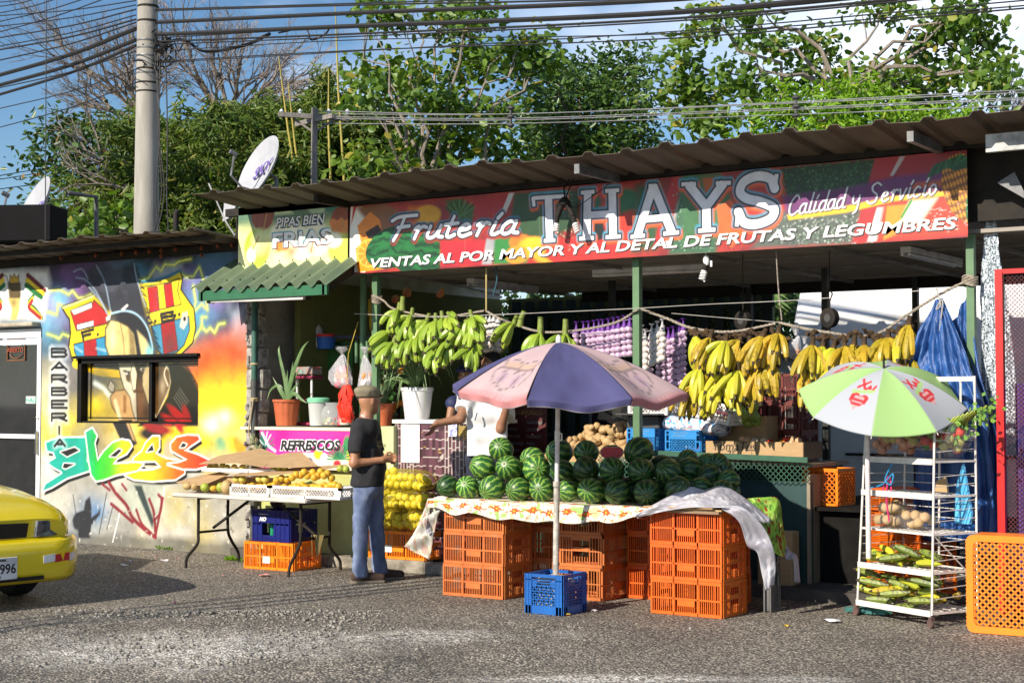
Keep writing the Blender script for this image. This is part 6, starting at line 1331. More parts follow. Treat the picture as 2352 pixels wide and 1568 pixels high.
rp_('rope','twisted rope sagging from the left green post to the yellow cord','rope',[Z1(310,370,-.05),Z1(390,410,-.03),Z1(500,490,-.02),Z1(900,560,-.02),Z1(1330,500,-.02)],.011,rope,True)
rp_('rope','twisted rope from the yellow cord to the middle green post','rope',[Z1(1330,505,-.02),Z1(1520,600,-.02),Z1(1900,700,-.02),at(1400,745,Y=0),Zb(640,295,-.05)],.011,rope,True)
rp_('rope','twisted rope from the middle post through the yellow plantains','rope',[Zb(650,300,-.05),Zb(870,380),Zb(1080,460),Zb(1400,490),Zb(1800,415)],.012,rope,True)
rp_('rope','twisted rope rising to the right green post above the blue tarp','rope',[Zb(1800,412),at(1880,760,Y=0),at(2000,770,Y=0),at(2080,725,Y=0),at(2160,675,Y=-.02),at(2232,640,Y=-.05)],.012,rope,True)
def knot(x,y,Y,lab,r_=.05):
 mb=MB();c=at(x,y,Y=Y)
 for i in range(6):mb.tube([c+Vector((r_*math.cos(t),r_*math.sin(t),-.03+.012*i+.01*math.sin(t*2+i)))for t in np.linspace(0,2*PI,14)],.009,5,close=False)
 o=mb.build('rope_knot',rope,smooth=True);tag(o,lab,'rope')
knot(865,688,.01,'rope wound round the left green post');knot(2228,645,.01,'rope wound round the right green post',.055)
rp_('line_wire','thin pale wire stretched in front of the green plantains','wire',[Z1(120,530,-.12),Z1(800,556,-.12),Z1(1500,535,-.12),Zb(600,295,-.1)],.0035,wire_m)
rp_('line_wire','thin pale wire stretched from the middle post to the right post','wire',[Zb(600,295,-.1),Zb(1200,260,-.1),Zb(2000,222,-.1),at(2210,660,Y=-.08)],.0035,wire_m)
rp_('line_wire','thin pale wire stretched low above the yellow plantains','wire',[Zb(905,335,.2),Zb(1250,365,.2),Zb(1800,410,.1)],.003,wire_m)
rp_('rope','yellow cord hanging from the sign to the plantain rope','rope',[at(1117,605,Y=-.03),at(1117,712,Y=-.02)],.009,M('yellow_rope',(.5,.4,.15),(.35,.27,.1)),sm=False)
rp_('rope','short dark blue cord dangling below the sign','rope',[Z1(1425,90,0),Z1(1420,140,0),Z1(1430,220,0),Z1(1395,360,0)],.008,M('teal_rope',(.03,.1,.14)))
rp_('rope','double cord hanging from the ceiling over the yellow plantains','rope',[at(1783,575,Y=-.02),at(1788,660,Y=-.02),at(1797,745,Y=-.02)],.009,rope,True)
gw=M('garlic_white',(.78,.74,.70),(.6,.54,.5),rough=.6,scale=20);gp=M('garlic_purple',(.66,.53,.62),(.45,.27,.48),rough=.55,scale=28);gd=M('net_purple',(.16,.03,.35),(.1,.02,.25),alpha=.85)
def garlic(lab,cat_,x,y,n,mat,net,Y,group,r=.034,tagm=None):
 p=Zb(x,y,Y);t=thing('garlic_net',lab,'garlic',p,0,group);mb=MB();mb.lathe([(.004,.07),(.012,.03),(.022,.0),(.028,-.02)],n=7);mb.lathe([(.004,.06),(.03,.085)],n=6);mb.build('net_neck',net,t)
 for i in range(n):
  b=MB();vs=[]
  if(mat.name)not in GB:
   for k in range(9):
    tt=PI*k/8
    for j in range(14):a=2*PI*j/14;rr=r*math.sin(tt)*(1+.10*math.cos(a*5));vs.append((rr*math.cos(a),rr*math.sin(a),r*.85*math.cos(tt)))
   b.add(vs,[(k*14+j,(k+1)*14+j,(k+1)*14+(j+1)%14,k*14+(j+1)%14)for k in range(8)for j in range(14)]);GB[mat.name]=o=b.build('garlic_bulb',mat,t,smooth=True)
  else:o=GB[mat.name].copy();COL.objects.link(o);o.parent=t
  o.location=(R.uniform(-.006,.006),R.uniform(-.006,.006),-.045-i*r*1.62);o.rotation_euler=(R.uniform(-.2,.2),R.uniform(-.2,.2),R.random()*3)
 return t
GB={}
k=0
for x,y,n,m_,Y_ in[(110,480,4,1,.25),(170,478,4,1,.25),(212,475,4,1,.25),(258,468,4,1,.25),(298,462,4,1,.25),(330,462,4,1,.25),(378,455,5,1,.25),(422,445,5,1,.25),(462,440,5,1,.25),(510,430,5,1,.25),(555,425,5,1,.25),(655,510,5,0,.3),(685,545,5,0,.3),(740,500,5,0,.25),(785,480,5,0,.25),(828,460,5,0,.25),(880,530,8,1,.6),(920,520,8,1,.6),(965,470,9,1,.55),(1003,455,9,1,.55),(720,620,6,1,.7),(800,640,6,1,.7),(840,640,6,1,.7)]:
 k+=1;pur=m_==1
 lab=(f'{nums[k-1]} purple net of garlic from the left on the string beside the umbrella' if k<=11 else(f'{nums[k-12]} white net of garlic from the left, right of the middle post' if k<=16 else f'{nums[k-17]} long string of purple garlic in the shade right of the middle post'))
 garlic(lab,'garlic',x,y,n,gp if pur else gw,gd if pur else M('net_white',(.7,.7,.72),alpha=.8),Y_,'garlic nets on the string')
for k,(x,y)in enumerate(((1290,600),(1330,610),(1365,605),(1400,600),(1440,612))):
 p=Z1(x,y,.25);t=thing('garlic_net',f'{nums[k]} white net of garlic from the left, between the green plantains and the umbrella','garlic',p,0,'white garlic nets behind the green plantains')
 mb=MB();mb.lathe([(.004,.06),(.03,0)],n=7);mb.build('net_neck',M('net_white',(0,0,0)),t)
 for i in range(5):o=GB['garlic_white'].copy();COL.objects.link(o);o.parent=t;o.location=(0,0,-.04-i*.055);o.rotation_euler=(0,0,i)
rp_('garlic_string','lilac string carrying the purple garlic nets','string',[Zb(60,500,.25),Zb(300,440,.25),Zb(590,378,.25)],.003,M('lilac_string',(.5,.35,.6)))
rp_('garlic_string','pale string carrying the white garlic nets','string',[Zb(610,520,.25),Zb(720,480,.25),Zb(850,440,.25)],.003,wire_m)
bun=M('bun_brown',(.40,.20,.11),(.28,.12,.06),rough=.6)
sack('snack_bag','clear bag of brown sweets hanging between the plantain groups','bag',at(1828,770,Y=.0),.06,.2,film,([bun],9,(.025,.02,.015),'sweet'),3)
sack('snack_bag','smaller clear bag of brown sweets behind the left plantain group end','bag',at(1848,790,Y=.06),.045,.16,film,([bun],6,(.022,.02,.015),'sweet'),4)
for x,y,r_,lab,lit in((1503/2.851,395,.08,'black round hanging scale behind the left plantain group',1),(0,0,.08,'dark round hanging scale behind the right plantain group',0)):
 p=Zb(1503,395,.5)if lit else at(1906,730,Y=.45)
 t=thing('hanging_scale',lab,'scale',p,-.35);rmx=Matrix.Rotation(PI/2,3,'X')
 mb=MB();mb.lathe([(.001,-.03),(r_,-.03),(r_*1.04,-.02),(r_*1.04,.03),(r_*.9,.035)],n=24,rm=rmx);mb.build('case',blkst,t,smooth=True)
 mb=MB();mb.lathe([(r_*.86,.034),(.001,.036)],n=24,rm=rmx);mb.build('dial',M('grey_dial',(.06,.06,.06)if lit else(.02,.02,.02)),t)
 mb=MB();mb.tube([(0,0,r_),(0,0,r_+.06),(.03,0,r_+.12),(0,0,r_+.18),(-.03,0,r_+.12)],.007,6);mb.tube([(0,0,r_+.18),(0,0,.7)],.004,5);mb.tube([(0,0,-r_),(0,0,-r_-.08)],.006,6);mb.build('hook',blkst,t,smooth=True)
Zr=lambda x,y,Y:Zb(x,y,Y)
pm=M('potato_skin',(.52,.36,.17),(.40,.26,.12),rough=.75,scale=10,rnd=.15,dirt=((.25,.16,.08),14,.66))
mb=MB();mb.ball((0,0,0),(.052,.038,.034),12,8,jit=.07,seed=2);pA=mb.build('potato',pm,smooth=True);mb=MB();mb.ball((0,0,0),(.044,.038,.032),12,8,jit=.09,seed=5);pB=mb.build('potato',pm,smooth=True)
yb=.95;cnt=0
box_=thing('potato_bin','green wire bin heaped with potatoes','bin',(4.9,yb,0))
c_l=at(1228,1010,Y=.75);c_r=at(1442,1045,Y=.75)
mb=MB();mb.box(((c_l.x+c_r.x)/2,yb+.05,.55),(c_r.x-c_l.x+.05,.7,.9));mb.build('bin_body',dgreen,box_,world=True)
mb=MB();mb.box(((c_l.x+c_r.x)/2,yb-.32,1.02),(c_r.x-c_l.x+.08,.03,.04));mb.build('rim',green,box_,world=True)
xm0,xm1=c_l.x,c_r.x
for i in range(130):
 u=R.random();v=R.random();x=xm0+(xm1-xm0)*u;y=yb-.30+.6*v;top=1.05+.33*min(1,v*1.25)*min(1,.3+u*1.6)*(1 if u>.1 else .6);
 z=top+R.uniform(-.035,.02)
 lab='tan potato on the heap behind the watermelons'
 if i<2:o=(pA,pB)[i];o.location=(x,y,z);o.rotation_euler=(R.random()*3,R.random()*3,R.random()*6);tag(o,lab,'potato','potatoes heaped behind the watermelons')
 else:dup(R.choice((pA,pB)),(x,y,z),None,None,None,rot=(R.random()*3,R.random()*.6,R.random()*6),scale=R.uniform(.8,1.2))
mb=MB()
vs=[(xm0,yb-.3,1.0),(xm1,yb-.3,1.0),(xm1,yb+.05,1.27),(xm0,yb+.05,1.14),(xm1,yb+.35,1.32),(xm0,yb+.35,1.16)];mb.add(vs,[(0,1,2,3),(3,2,4,5)]);mb.build('heap_base',pm,box_,world=True)
def bcrate(lab,p,w_,h_=.2,d_=.34):
 t=thing('blue_crate',lab,'crate',p,0,'sky blue crates beside the potatoes');
 for s_ in(0,1):
  mb=MB();c=(0,-d_/2 if s_==0 else d_/2,0);put(mb,[(0,.01,w_,.02,.014),(0,h_-.04,w_-.07,.08,.01),(0,h_-.006,w_,.012,.016)]+[(s2*(w_/2-k),h_/2,.010,h_,.014)for s2 in(-1,1)for k in(.006,.042)]+[(s2*(w_/2-.024),z_,.04,.01,.012)for s2 in(-1,1)for z_ in(.03,h_*.5,h_*.8)],c,PI*s_);lattice(mb,c,PI*s_,-w_/2+.045,w_/2-.045,.02,h_-.08,.03,.006);mb.build('side_panel',lblueP,t)
 for s_ in(-1,1):mb=MB();put(mb,side_short(d_,h_),(s_*w_/2,0,0),PI/2*s_);mb.build('end_panel',lblueP,t)
 mb=MB();mb.box((0,0,.006),(w_-.02,d_-.02,.008));mb.build('base',lblueP,t)
 for k in range(2):text('lettering',['CAJA DE PROPIEDAD','DEL FABRICANTE'][k],.016,M('pale_print',(.3,.55,.8)),t,(-w_/2+.08,-d_/2-.007,h_-.03-.025*k))
 return t
pa=Zr(670,1480,.3);pb=Zr(1000,1500,.3)
bcrate('sky blue crate behind the middle green post',Vector((pa.x,.47,pa.z)),.33);bcrate('sky blue crate left of the tomato carton',Vector((pb.x,.47,pb.z)),.345)
bench=thing('produce_bench','green steel produce bench with a mesh strip and teal panel','bench',(6.2,.5,0))
ra=Zr(760,1500,.25);rb=at(1856,1056,Y=.25)
mb=MB();mb.bar(ra,rb,.03,.045);mb.build('top_rail',dgreen,bench,world=True)
mb=MB();x0_,x1_=ra.x-.6,rb.x;zt_=rb.z
mb.box(((x0_+x1_)/2,.34,.47),(x1_-x0_,.02,.93));mb.build('front_panel',M('teal_panel',(.015,.055,.055),(.01,.04,.04),rough=.5),bench,world=True)
mb=MB();lattice(mb,((x0_+x1_)/2,.28,0),0,-(x1_-x0_)/2,(x1_-x0_)/2,.93,zt_,.05,.004);mb.build('mesh',dgreen,bench,world=True)
mb=MB();mb.box(((x0_+x1_)/2,.75,zt_-.05),(x1_-x0_,.8,.03));mb.box((x1_-.02,.6,.5),(.03,.6,1.0));mb.build('bench_top',M('old_board',(.3,.24,.17)),bench,world=True)
q=Zr(1170,1400,.3);q2=Zr(1555,1400,.3);q3=Zr(1985,1400,.3)
tb=thing('tomato_carton','brown cardboard carton hand lettered Tomates on the green bench','box',(q.x,.35,zt_));hh=q.z-zt_
for a,b,nm in((q,q2,'front_flap'),(q2,q3,'front_flap')):
 mb=MB();mb.box(((a.x+b.x)/2-q.x,-.0,hh/2),(b.x-a.x-.004,.008,hh+.0));mb.build(nm,card,tb)
mb=MB();mb.box(((q3.x-q.x),.2,hh/2),(.008,.4,hh));mb.box((0,.2,hh/2),(.008,.4,hh));mb.box(((q3.x-q.x)/2,.4,hh/2),(q3.x-q.x,.008,hh));mb.build('box_side',M('dark_card',(.16,.10,.05)),tb)
text('lettering','TomaTes',.11,M('marker_ink',(.05,.04,.04)),tb,(.06,-.006,hh*.45),shear=.15);text('lettering','75c',.09,M('marker_ink',(.05,.04,.04)),tb,(.2,-.006,.0),shear=.1)
for k,(x,y,m_)in enumerate(((1500,1385,0),(1545,1390,0),(1600,1400,3),(1680,1400,3),(1735,1415,1),(1835,1415,2),(1875,1390,1),(1925,1390,0),(1905,1410,3),(1960,1400,0))):
 mb=MB();mb.ball((0,0,0),(.036,.036,.03),12,8);o=mb.build('onion',[M('onion_tan',(.65,.38,.2),rnd=.1),M('tomato_red',(.6,.04,.02)),M('tomato_orange',(.75,.28,.03)),M('pale_onion',(.6,.5,.35))][m_],smooth=True);o.location=Zr(x,y,.42);tag(o,['tan onion','red tomato','orange tomato','pale onion'][m_]+f' lying {nums[k]} from the left along the carton edge','vegetable','vegetables in the tomato carton')
def tray(lab,p,w_,d_,h_,rot,mat=whiteP,group='white vented trays'):
 t=thing('vented_tray',lab,'tray',p,0,group);t.rotation_euler=rot;mb=MB()
 for c,a,l_ in(((0,-d_/2,0),0,w_),((0,d_/2,0),PI,w_),((w_/2,0,0),PI/2,d_),((-w_/2,0,0),-PI/2,d_)):
  put(mb,[(0,h_-.012,l_,.024,.014),(0,.012,l_,.024,.012),(-l_/2+.012,h_/2,.024,h_,.014),(l_/2-.012,h_/2,.024,h_,.014),(0,h_/2,.012,h_,.012)],c,a);lattice(mb,c,a,-l_/2+.02,l_/2-.02,.022,h_-.022,.033,.0055,.004)
 mb.build('tray_sides',mat,t);mb=MB();mb.box((0,0,.01),(w_-.01,d_-.01,.008));mb.build('tray_base',mat,t);return t
p=Zr(700,1185,.45);tray('white vented tray behind the middle green post, beside the tilted one',p+Vector((0,.2,0)),.42,.34,.13,(0,0,0))
p=Zr(1190,1210,.40);tt_=tray('white vented tray tilted on its corner over the wrapped package',p+Vector((0,.16,-.01)),.50,.38,.13,(.0,.22,-.02))
mb=MB()
for k in range(7):mb.ball((-.2+.065*k,-.05,.085),(.035,.035,.03),10,7,jit=.1,seed=k)
o=mb.build('onion',M('red_onion',(.35,.04,.08),(.22,.02,.05)),smooth=True);o.location=tt_.location+Vector((0,0,.0));o.rotation_euler=tt_.rotation_euler;tag(o,'red onions packed in the tilted white tray','onions')
foil=vcolmat('printed_wrap',rough=.35,coat=.2)
def wrapf(u,v):
 a=u*2*PI;z=math.sin(a);c_=math.cos(a);w_=v-.5
 n=float(vnoise(np.array([u*9]),np.array([v*6]),31,3)[0])-.5
 e=1-.75*max(0,abs(w_)*2-.86)/.14 if abs(w_)>.43 else 1
 return Vector((w_*.62+n*.03,c_*(.14+n*.05)*e,z*(.075+n*.05)*e-.14*w_*.35))
def wrapc(u,v):
 n=float(vnoise(np.array([u*30]),np.array([v*30]),5,3)[0]);r_=float(vnoise(np.array([u*50]),np.array([v*50]),9,2)[0])
 if n>.62:return hexc('4aa0d8')
 if r_>.72:return hexc('d05048')
 return hexc('dfe4ea')
o=grid('wrapped_package',wrapf,50,44,foil,None,solid=0,cols=wrapc);o.location=Zr(1060,1280,.35)+Vector((0,.12,0));tag(o,'white and blue printed plastic wrapped package between the trays and the blue crates','package')
p=Zr(620,1300,.4);mb=MB();mb.box((0,.15,.06),(.34,.3,.12),bev=.01);mb.box((.02,.0,.135),(.42,.36,.01),(0,0,.1));o=mb.build('black_box',M('dark_grey_box',(.06,.06,.065),(.04,.04,.04),rough=.5));o.location=p+Vector((0,.1,0));tag(o,'dark grey box under the left white tray','box')
chm=M('chayote_skin',(.36,.48,.10),(.26,.38,.07),rough=.4,rnd=.12,scale=6)
mb=MB();mb.lathe([(.001,-.06),(.028,-.055),(.042,-.03),(.045,0),(.036,.035),(.022,.058),(.001,.066)],n=16);ch=mb.build('chayote',chm,smooth=True)
for k,(x,y)in enumerate(((1425,1110),(1495,1095),(1545,1110),(1450,1150),(1500,1135),(1565,1165),(1525,1190),(1490,1215),(1560,1250),(1590,1190),(1460,1190),(1600,1230),(1540,1145),(1580,1130))):
 p=Zr(x,y,.6+.03*(k%3));lab=f'{nums[k] if k < 13 else "last"} pale green chayote counted down the heap beside the tilted tray'
 if k==0:ch.location=p;ch.rotation_euler=(1.2,.3,.5);tag(ch,lab,'chayote','chayotes heaped beside the tilted tray')
 else:dup(ch,p,None,lab,rot=(R.uniform(0,3),R.uniform(0,3),R.uniform(0,3)),scale=R.uniform(.85,1.15))
mb=MB();mb.box((0,0,0),(.5,.4,.30));o=mb.build('produce_box',card);o.location=Zr(1560,1330,.85);tag(o,'brown carton carrying the chayotes','box')
for k in range(3):crate('vegetable_crate',f'dark maroon crate behind the tomato carton, {ords[k]} of three',redP,.5,.4,.26,tuple(Zr(1800,1330,1.0)+Vector((0,.1,-.26+.262*k))),0,'maroon crates at the back')
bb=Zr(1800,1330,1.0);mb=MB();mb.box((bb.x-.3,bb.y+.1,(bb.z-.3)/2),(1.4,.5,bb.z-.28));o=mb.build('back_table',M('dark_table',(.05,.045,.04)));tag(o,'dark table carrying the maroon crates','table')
jb=thing('menu_board','maroon board lettered JUGOS NATURALES in the dark of the stall','sign',at(1205,1010,Y=1.0))
mb=MB();mb.box((0,0,0),(.52,.02,.72));mb.build('board',M('maroon_board',(.10,.012,.014)),jb);text('lettering','JUGOS NATURALES',.062,M('gold_letters',(.35,.22,.04)),jb,(-.24,-.012,.25),sx=.85)
for k in range(6):
 for s_ in(-.2,.03):text('lettering',['PIÑA','FRESA','MELON','NARANJA','LIMON','MANGO'][(k+(s_>0)*3)%6],.045,M('board_white',(.3,.3,.3)),jb,(s_,-.012,.16-k*.07))
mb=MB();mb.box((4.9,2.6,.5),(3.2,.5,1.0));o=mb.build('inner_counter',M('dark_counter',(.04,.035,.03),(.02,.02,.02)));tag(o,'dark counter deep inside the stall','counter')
shl=[M('pack_a',(.25,.03,.02)),M('pack_b',(.3,.25,.02)),M('pack_c',(.03,.12,.25)),M('pack_d',(.05,.2,.05)),M('pack_e',(.35,.33,.3))]
for k in range(26):
 mb=MB();h_=R.uniform(.1,.24);mb.box((0,0,h_/2),(R.uniform(.06,.14),.1,h_),bev=.006);o=mb.build('packet',shl[k%5]);o.location=(3.4+k*.115,2.4+R.uniform(-.05,.05),1.0);tag(o,'small packet standing in the row on the dark inner counter','packet','packets on the inner counter')
t=thing('glass_cooler','small grey drinks cooler behind the vendors','cooler',(4.55,1.9,0));mb=MB();mb.box((0,0,.85),(.6,.5,1.7),bev=.02);mb.build('cabinet',M('grey_cab',(.12,.13,.14)),t);mb=MB();mb.box((0,-.256,.95),(.5,.01,1.3));mb.build('glass_door',glass,t)
Z5=lambda x,y,Y:at((500+x/2.091)*.784,(1000+y/2.091)*.784,Y=Y)
TZ=.72
ft=thing('folding_table','white folding table with bowed black legs carrying boxed fruit','table',(2.05,-.78,0),-.02)
mb=MB();mb.box((0,0,TZ-.02),(1.78,.72,.04),bev=.012);mb.build('table_top',M('worn_white_top',(.62,.58,.52),(.5,.46,.4),rough=.6,dirt=((.3,.25,.2),6,.64)),ft,bevel=.01)
for s_ in(-1,1):
 for f in(-1,1):
  x0=s_*.68;mb=MB();mb.tube(spl([(x0,f*.2,TZ-.04),(x0,f*.2,.34),(x0-.02*s_,f*.23,.22),(x0,f*.34,.1),(x0,f*.36,.0)],6),.015,10);mb.build('leg',blkst,ft,smooth=True)
 mb=MB();mb.bar((x0,-.2,.33),(x0,.2,.33),.022);mb.bar((x0,0,.36),(s_*.15,0,TZ-.05),.022);mb.bar((x0,-.19,TZ-.06),(x0,.19,TZ-.06),.025);mb.build('leg_brace',blkst,ft)
def lid(lab,A,B,seed):return rails('cardboard_sheet',A,B,lab,'cardboard',card,nu=2,nv=1,fold=.0,seed=seed,lin=1)
Y0,Y1=-1.1,-.75
lid('long cardboard lid tented over the rear boxes at the left of the folding table',[Z5(175,750,-1.02),Z5(400,742,-1.02),Z5(570,770,-1.02)],[Z5(300,700,-.7),Z5(555,655,-.6),Z5(668,700,-.7)],1)
lid('cardboard lid with a hand hole tented over the middle rear box',[Z5(575,768,-1.0),Z5(740,772,-1.0),Z5(905,762,-.98)],[Z5(660,695,-.7),Z5(730,680,-.62),Z5(800,678,-.6)],2)
lid('flap of cardboard over the squash at the left end of the folding table',[Z5(30,862,-1.1),Z5(120,878,-1.1),Z5(200,882,-1.1)],[Z5(170,825,-.85),Z5(300,800,-.8),Z5(362,812,-.85)],3)
lid('long low cardboard flap lying over the front white tray',[Z5(362,822,-1.08),Z5(560,826,-1.08),Z5(700,810,-1.05),Z5(940,785,-.9)],[Z5(430,806,-.85),Z5(640,780,-.8),Z5(900,765,-.8),Z5(1100,752,-.75)],4)
foam=M('foam_white',(.8,.8,.79),(.74,.73,.7),rough=.7)
for x0,x1,y0,y1,Y_,lab in((185,470,772,805,-.95,'flat white foam tray under the rear left cardboard lid'),(470,640,778,812,-.93,'second white foam tray beside the rear left one'),(1000,1110,795,905,-.93,'white foam box at the right end of the folding table')):
 a=Z5(x0,y0,Y_);b=Z5(x1,y1,Y_);h_=a.z-b.z if Y_!=-.93 or x0<900 else .11;zb_=b.z if x0<900 else TZ+.001
 mb=MB();mb.box(((a.x+b.x)/2,Y_+.14,zb_+h_/2),(b.x-a.x,.28,max(h_,.03)),bev=.006);o=mb.build('foam_box',foam);tag(o,lab,'box')
a=Z5(190,815,-.8);b=Z5(640,815,-.8);mb=MB();mb.box(((a.x+b.x)/2,-.72,(TZ+a.z)/2-.01),(b.x-a.x,.3,a.z-TZ-.02));o=mb.build('fruit_carton',card);tag(o,'brown fruit carton at the back of the folding table','box')
for x0,x1,d_,lab in((362,605,.3,'white vented tray of oranges at the front middle of the folding table'),(613,1042,.3,'long white vented tray of oranges at the front right of the folding table')):
 a=Z5(x0,926,-1.12);b=Z5(x1,926,-1.12);tray(lab,Vector(((a.x+b.x)/2,-.97,TZ+.003)),b.x-a.x-.01,d_,.105,(0,0,0),group='white trays on the folding table')
orm=M('orange_fruit',(.72,.36,.02),(.6,.40,.03),rough=.45,rnd=.15,scale=12,bump=.15,bscale=150);pom=M('pale_orange_fruit',(.66,.52,.10),(.55,.48,.09),rough=.45,rnd=.1);sqm=M('squash_skin',(.55,.38,.16),(.40,.26,.1),rough=.6);grm=M('green_fruit',(.35,.42,.05),(.3,.34,.04),rough=.45)
FR={}
def fruit(m,r,p,lab,cat,group,name='orange',sq=1):
 k=(m.name,sq)
 if k not in FR:mb=MB();mb.ball((0,0,0),(.04,.04,.038*sq),16,10);FR[k]=o=mb.build(name,m,smooth=True);o.location=p;o.scale=(r/.04,)*3;tag(o,lab,cat,group);return o
 return dup(FR[k],p,None,lab,group,rot=(R.random()*3,R.random()*3,R.random()*3),scale=r/.04)
gf='oranges in the boxes on the folding table'
k=0
for x,y in((240,768),(275,762),(318,762),(345,772),(390,770),(440,772),(630,768),(665,770),(700,772)):fruit(pom if x<600 else grm,.033,Z5(x,y,-.9),f'{nums[k]} pale orange from the left in the gap under the rear lids','orange',gf);k+=1
k=0
for x,y in((650,850),(680,838),(715,845),(745,832),(770,815),(795,818),(818,800),(840,822),(872,802),(880,832),(900,822),(920,796),(940,820),(960,808),(985,835)):fruit(orm,.036,Z5(x,y,-1.02+.03*(k%3)),f'{(nums+["fourteenth", "fifteenth"])[k]} orange from the left heaped over the long white tray','orange',gf);k+=1
k=0
for x,y in((405,842),(440,842),(545,840),(580,842)):fruit(pom,.04,Z5(x,y,-1.0),f'{nums[k]} pale orange from the left over the front middle tray','orange',gf);k+=1
for i in range(30):p=Z5(390+i*22,885+R.uniform(-8,12),-1.02+R.uniform(0,.1));fruit(orm,.036,p,'orange seen through the lattice of a white tray','orange','oranges inside the white trays')
for k,(x,y,r,m_,sq)in enumerate(((105,885,.05,sqm,.8),(345,890,.06,sqm,1.2),(210,893,.045,grm,1),(265,900,.04,orm,.8),(310,893,.05,grm,1),(150,890,.04,sqm,.8),(1040,778,.036,grm,1),(1075,782,.034,grm,1))):fruit(m_,r,Z5(x,y,-1.08 if x<900 else-.9),['tan squash at the left table end','large tan squash left of the front middle tray','green fruit between two squashes','small orange gourd on the table','green melon beside the large squash','second tan squash at the table end','green orange on the foam box','smaller green orange on the foam box'][k],'fruit','loose fruit on the folding table','squash' if k<6 else 'orange',sq)
nc=thing('beverage_crate','navy blue beverage crate with white emblem on the bright orange crate','crate',(2.17,-.6,.268),.04)
W_,D_,H_=.46,.40,.30
for a,c,l_ in((0,(0,-D_/2,0),W_),(PI,(0,D_/2,0),W_),(PI/2,(W_/2,0,0),D_),(-PI/2,(-W_/2,0,0),D_)):
 mb=MB();bx=[(0,H_-.06,l_,.12,.012),(0,.03,l_,.06,.012),(-l_/2+.06,H_/2-.04,.12,.1,.012),(l_/2-.1,H_/2-.04,.2,.1,.012)]+[(u,H_/2,.008,H_,.022)for u in np.linspace(-l_/2+.004,l_/2-.004,9)if abs(u+.04)>.07]+[(0,z_,l_,.007,.024)for z_ in(.03,H_-.12,H_-.004)]
 put(mb,bx,c,a);mb.build('side_panel',navyP,nc)
mb=MB();mb.box((0,0,.01),(W_-.01,D_-.01,.01));mb.build('base',navyP,nc)
text('lettering','7UP'[:0]+'NO',.05,whites,nc,(-.14,-D_/2-.013,H_-.105),shear=.35,bold=.003);text('lettering','TE MEDICION S.A.',.015,whites,nc,(-.15,-D_/2-.013,H_-.045))
o=(lambda mb:(mb.lathe([(.035,0),(.035,.14),(.012,.2),(.012,.22)],n=10),mb.build('green_bottle',M('bottle_green',(.02,.35,.16),rough=.15),nc,smooth=True))[1])(MB());o.location=(-.09,-.08,.02)
mb=MB();mb.tube([(0,.0,0),(.03,0,.06),(.1,0,.07),(.14,0,.02)],.007,6);mb.ball((-.02,.05,.05),(.07,.05,.06),10,7,jit=.1);o=mb.build('bundle',M('dark_cloth',(.04,.04,.05)));o.location=(2.05,-.62,.575);tag(o,'dark cloth bundle resting on the navy crate','cloth')
mb=MB();
for i in range(5):mb.add([(2.69+i*.02,-.8,.36),(2.72+i*.02,-.83+.02*i,.36),(2.71+i*.02+R.uniform(-.03,.03),-.8,.1+R.uniform(0,.08))],[(0,1,2)])
o=mb.build('dried_leaf',M('dry_leaf',(.35,.27,.1)),solid=.004);tag(o,'dried yellow leaf tied to the folding table leg','leaf')
net_y=M('yellow_net',(.75,.62,.05),(.6,.5,.05),alpha=.13,rough=.4);lem=M('lemon_skin',(.78,.62,.03),(.62,.58,.04),rough=.4,rnd=.12)
lm=None
for k in range(3):
 t=thing('citrus_sack',['yellow net sack of oranges lying on the orange crate, bottom of three','yellow net sack of oranges in the middle of three','yellow net sack of oranges, top of three'][k],'sack',(3.22+R.uniform(-.02,.02),-.06,.385+k*.19),0,'net sacks of oranges')
 for i in range(30):
  col_=i%9;row=i//9
  x=(col_-4)*.073+R.uniform(-.015,.015)+(row%2)*.03;y=-.12+.02*(row==1)+(.09 if row>1 else 0);z=.05+.072*(row%2)+R.uniform(-.012,.012)+(.04 if row>1 else 0)
  if lm is None:mb=MB();mb.ball((0,0,0),.038,14,9);lm=o=mb.build('orange',lem,t,smooth=True)
  else:o=lm.copy();COL.objects.link(o);o.parent=t
  o.location=(x,y,z);o.scale=(R.uniform(.9,1.1),)*3
 def nf(u,v,k=k):
  a=u*2*PI;w_=(v-.5)*2;e=(1-abs(w_)**4)**.5 if abs(w_)<1 else 0;n=.012*math.sin(a*6+w_*15+k)
  return Vector((w_*.375,math.cos(a)*(.17+n)*max(.15,e)-.03,.09+math.sin(a)*(.105+n)*max(.15,e)))
 grid('net',nf,40,30,net_y,t,solid=0)
 mb=MB()
 for v_ in np.linspace(.04,.96,30):
  mb.tube([nf((u_/16+v_*.5)%1,min(.98,max(.02,v_+.02*math.sin(u_))))*1.0 for u_ in range(17)],.0013,3,cap=False)
 mb.build('net_cord',M('net_cord',(.75,.6,.03)),t)
class Body:
 def __init__(s):s.p=[]
 def cap(s,a,b,r1,r2,k=.025):a=np.array(a,float);b=np.array(b,float);r=max(r1,r2)+.07;s.p.append((np.minimum(a,b)-r,np.maximum(a,b)+r,lambda P:cap_(P,a,b,r1,r2),k));return s
 def ell(s,c,r,k=.02,rm=None):c=np.array(c,float);q=max(r)+.07;s.p.append((c-q,c+q,lambda P:ell_(P,c,r,rm),k));return s
 def __call__(s,P):
  D=np.full(len(P),.06)
  for lo,hi,f,k in s.p:
   m=np.all((P>lo)&(P<hi),axis=1);D[m]=smin(D[m],f(P[m]),k)
  return D
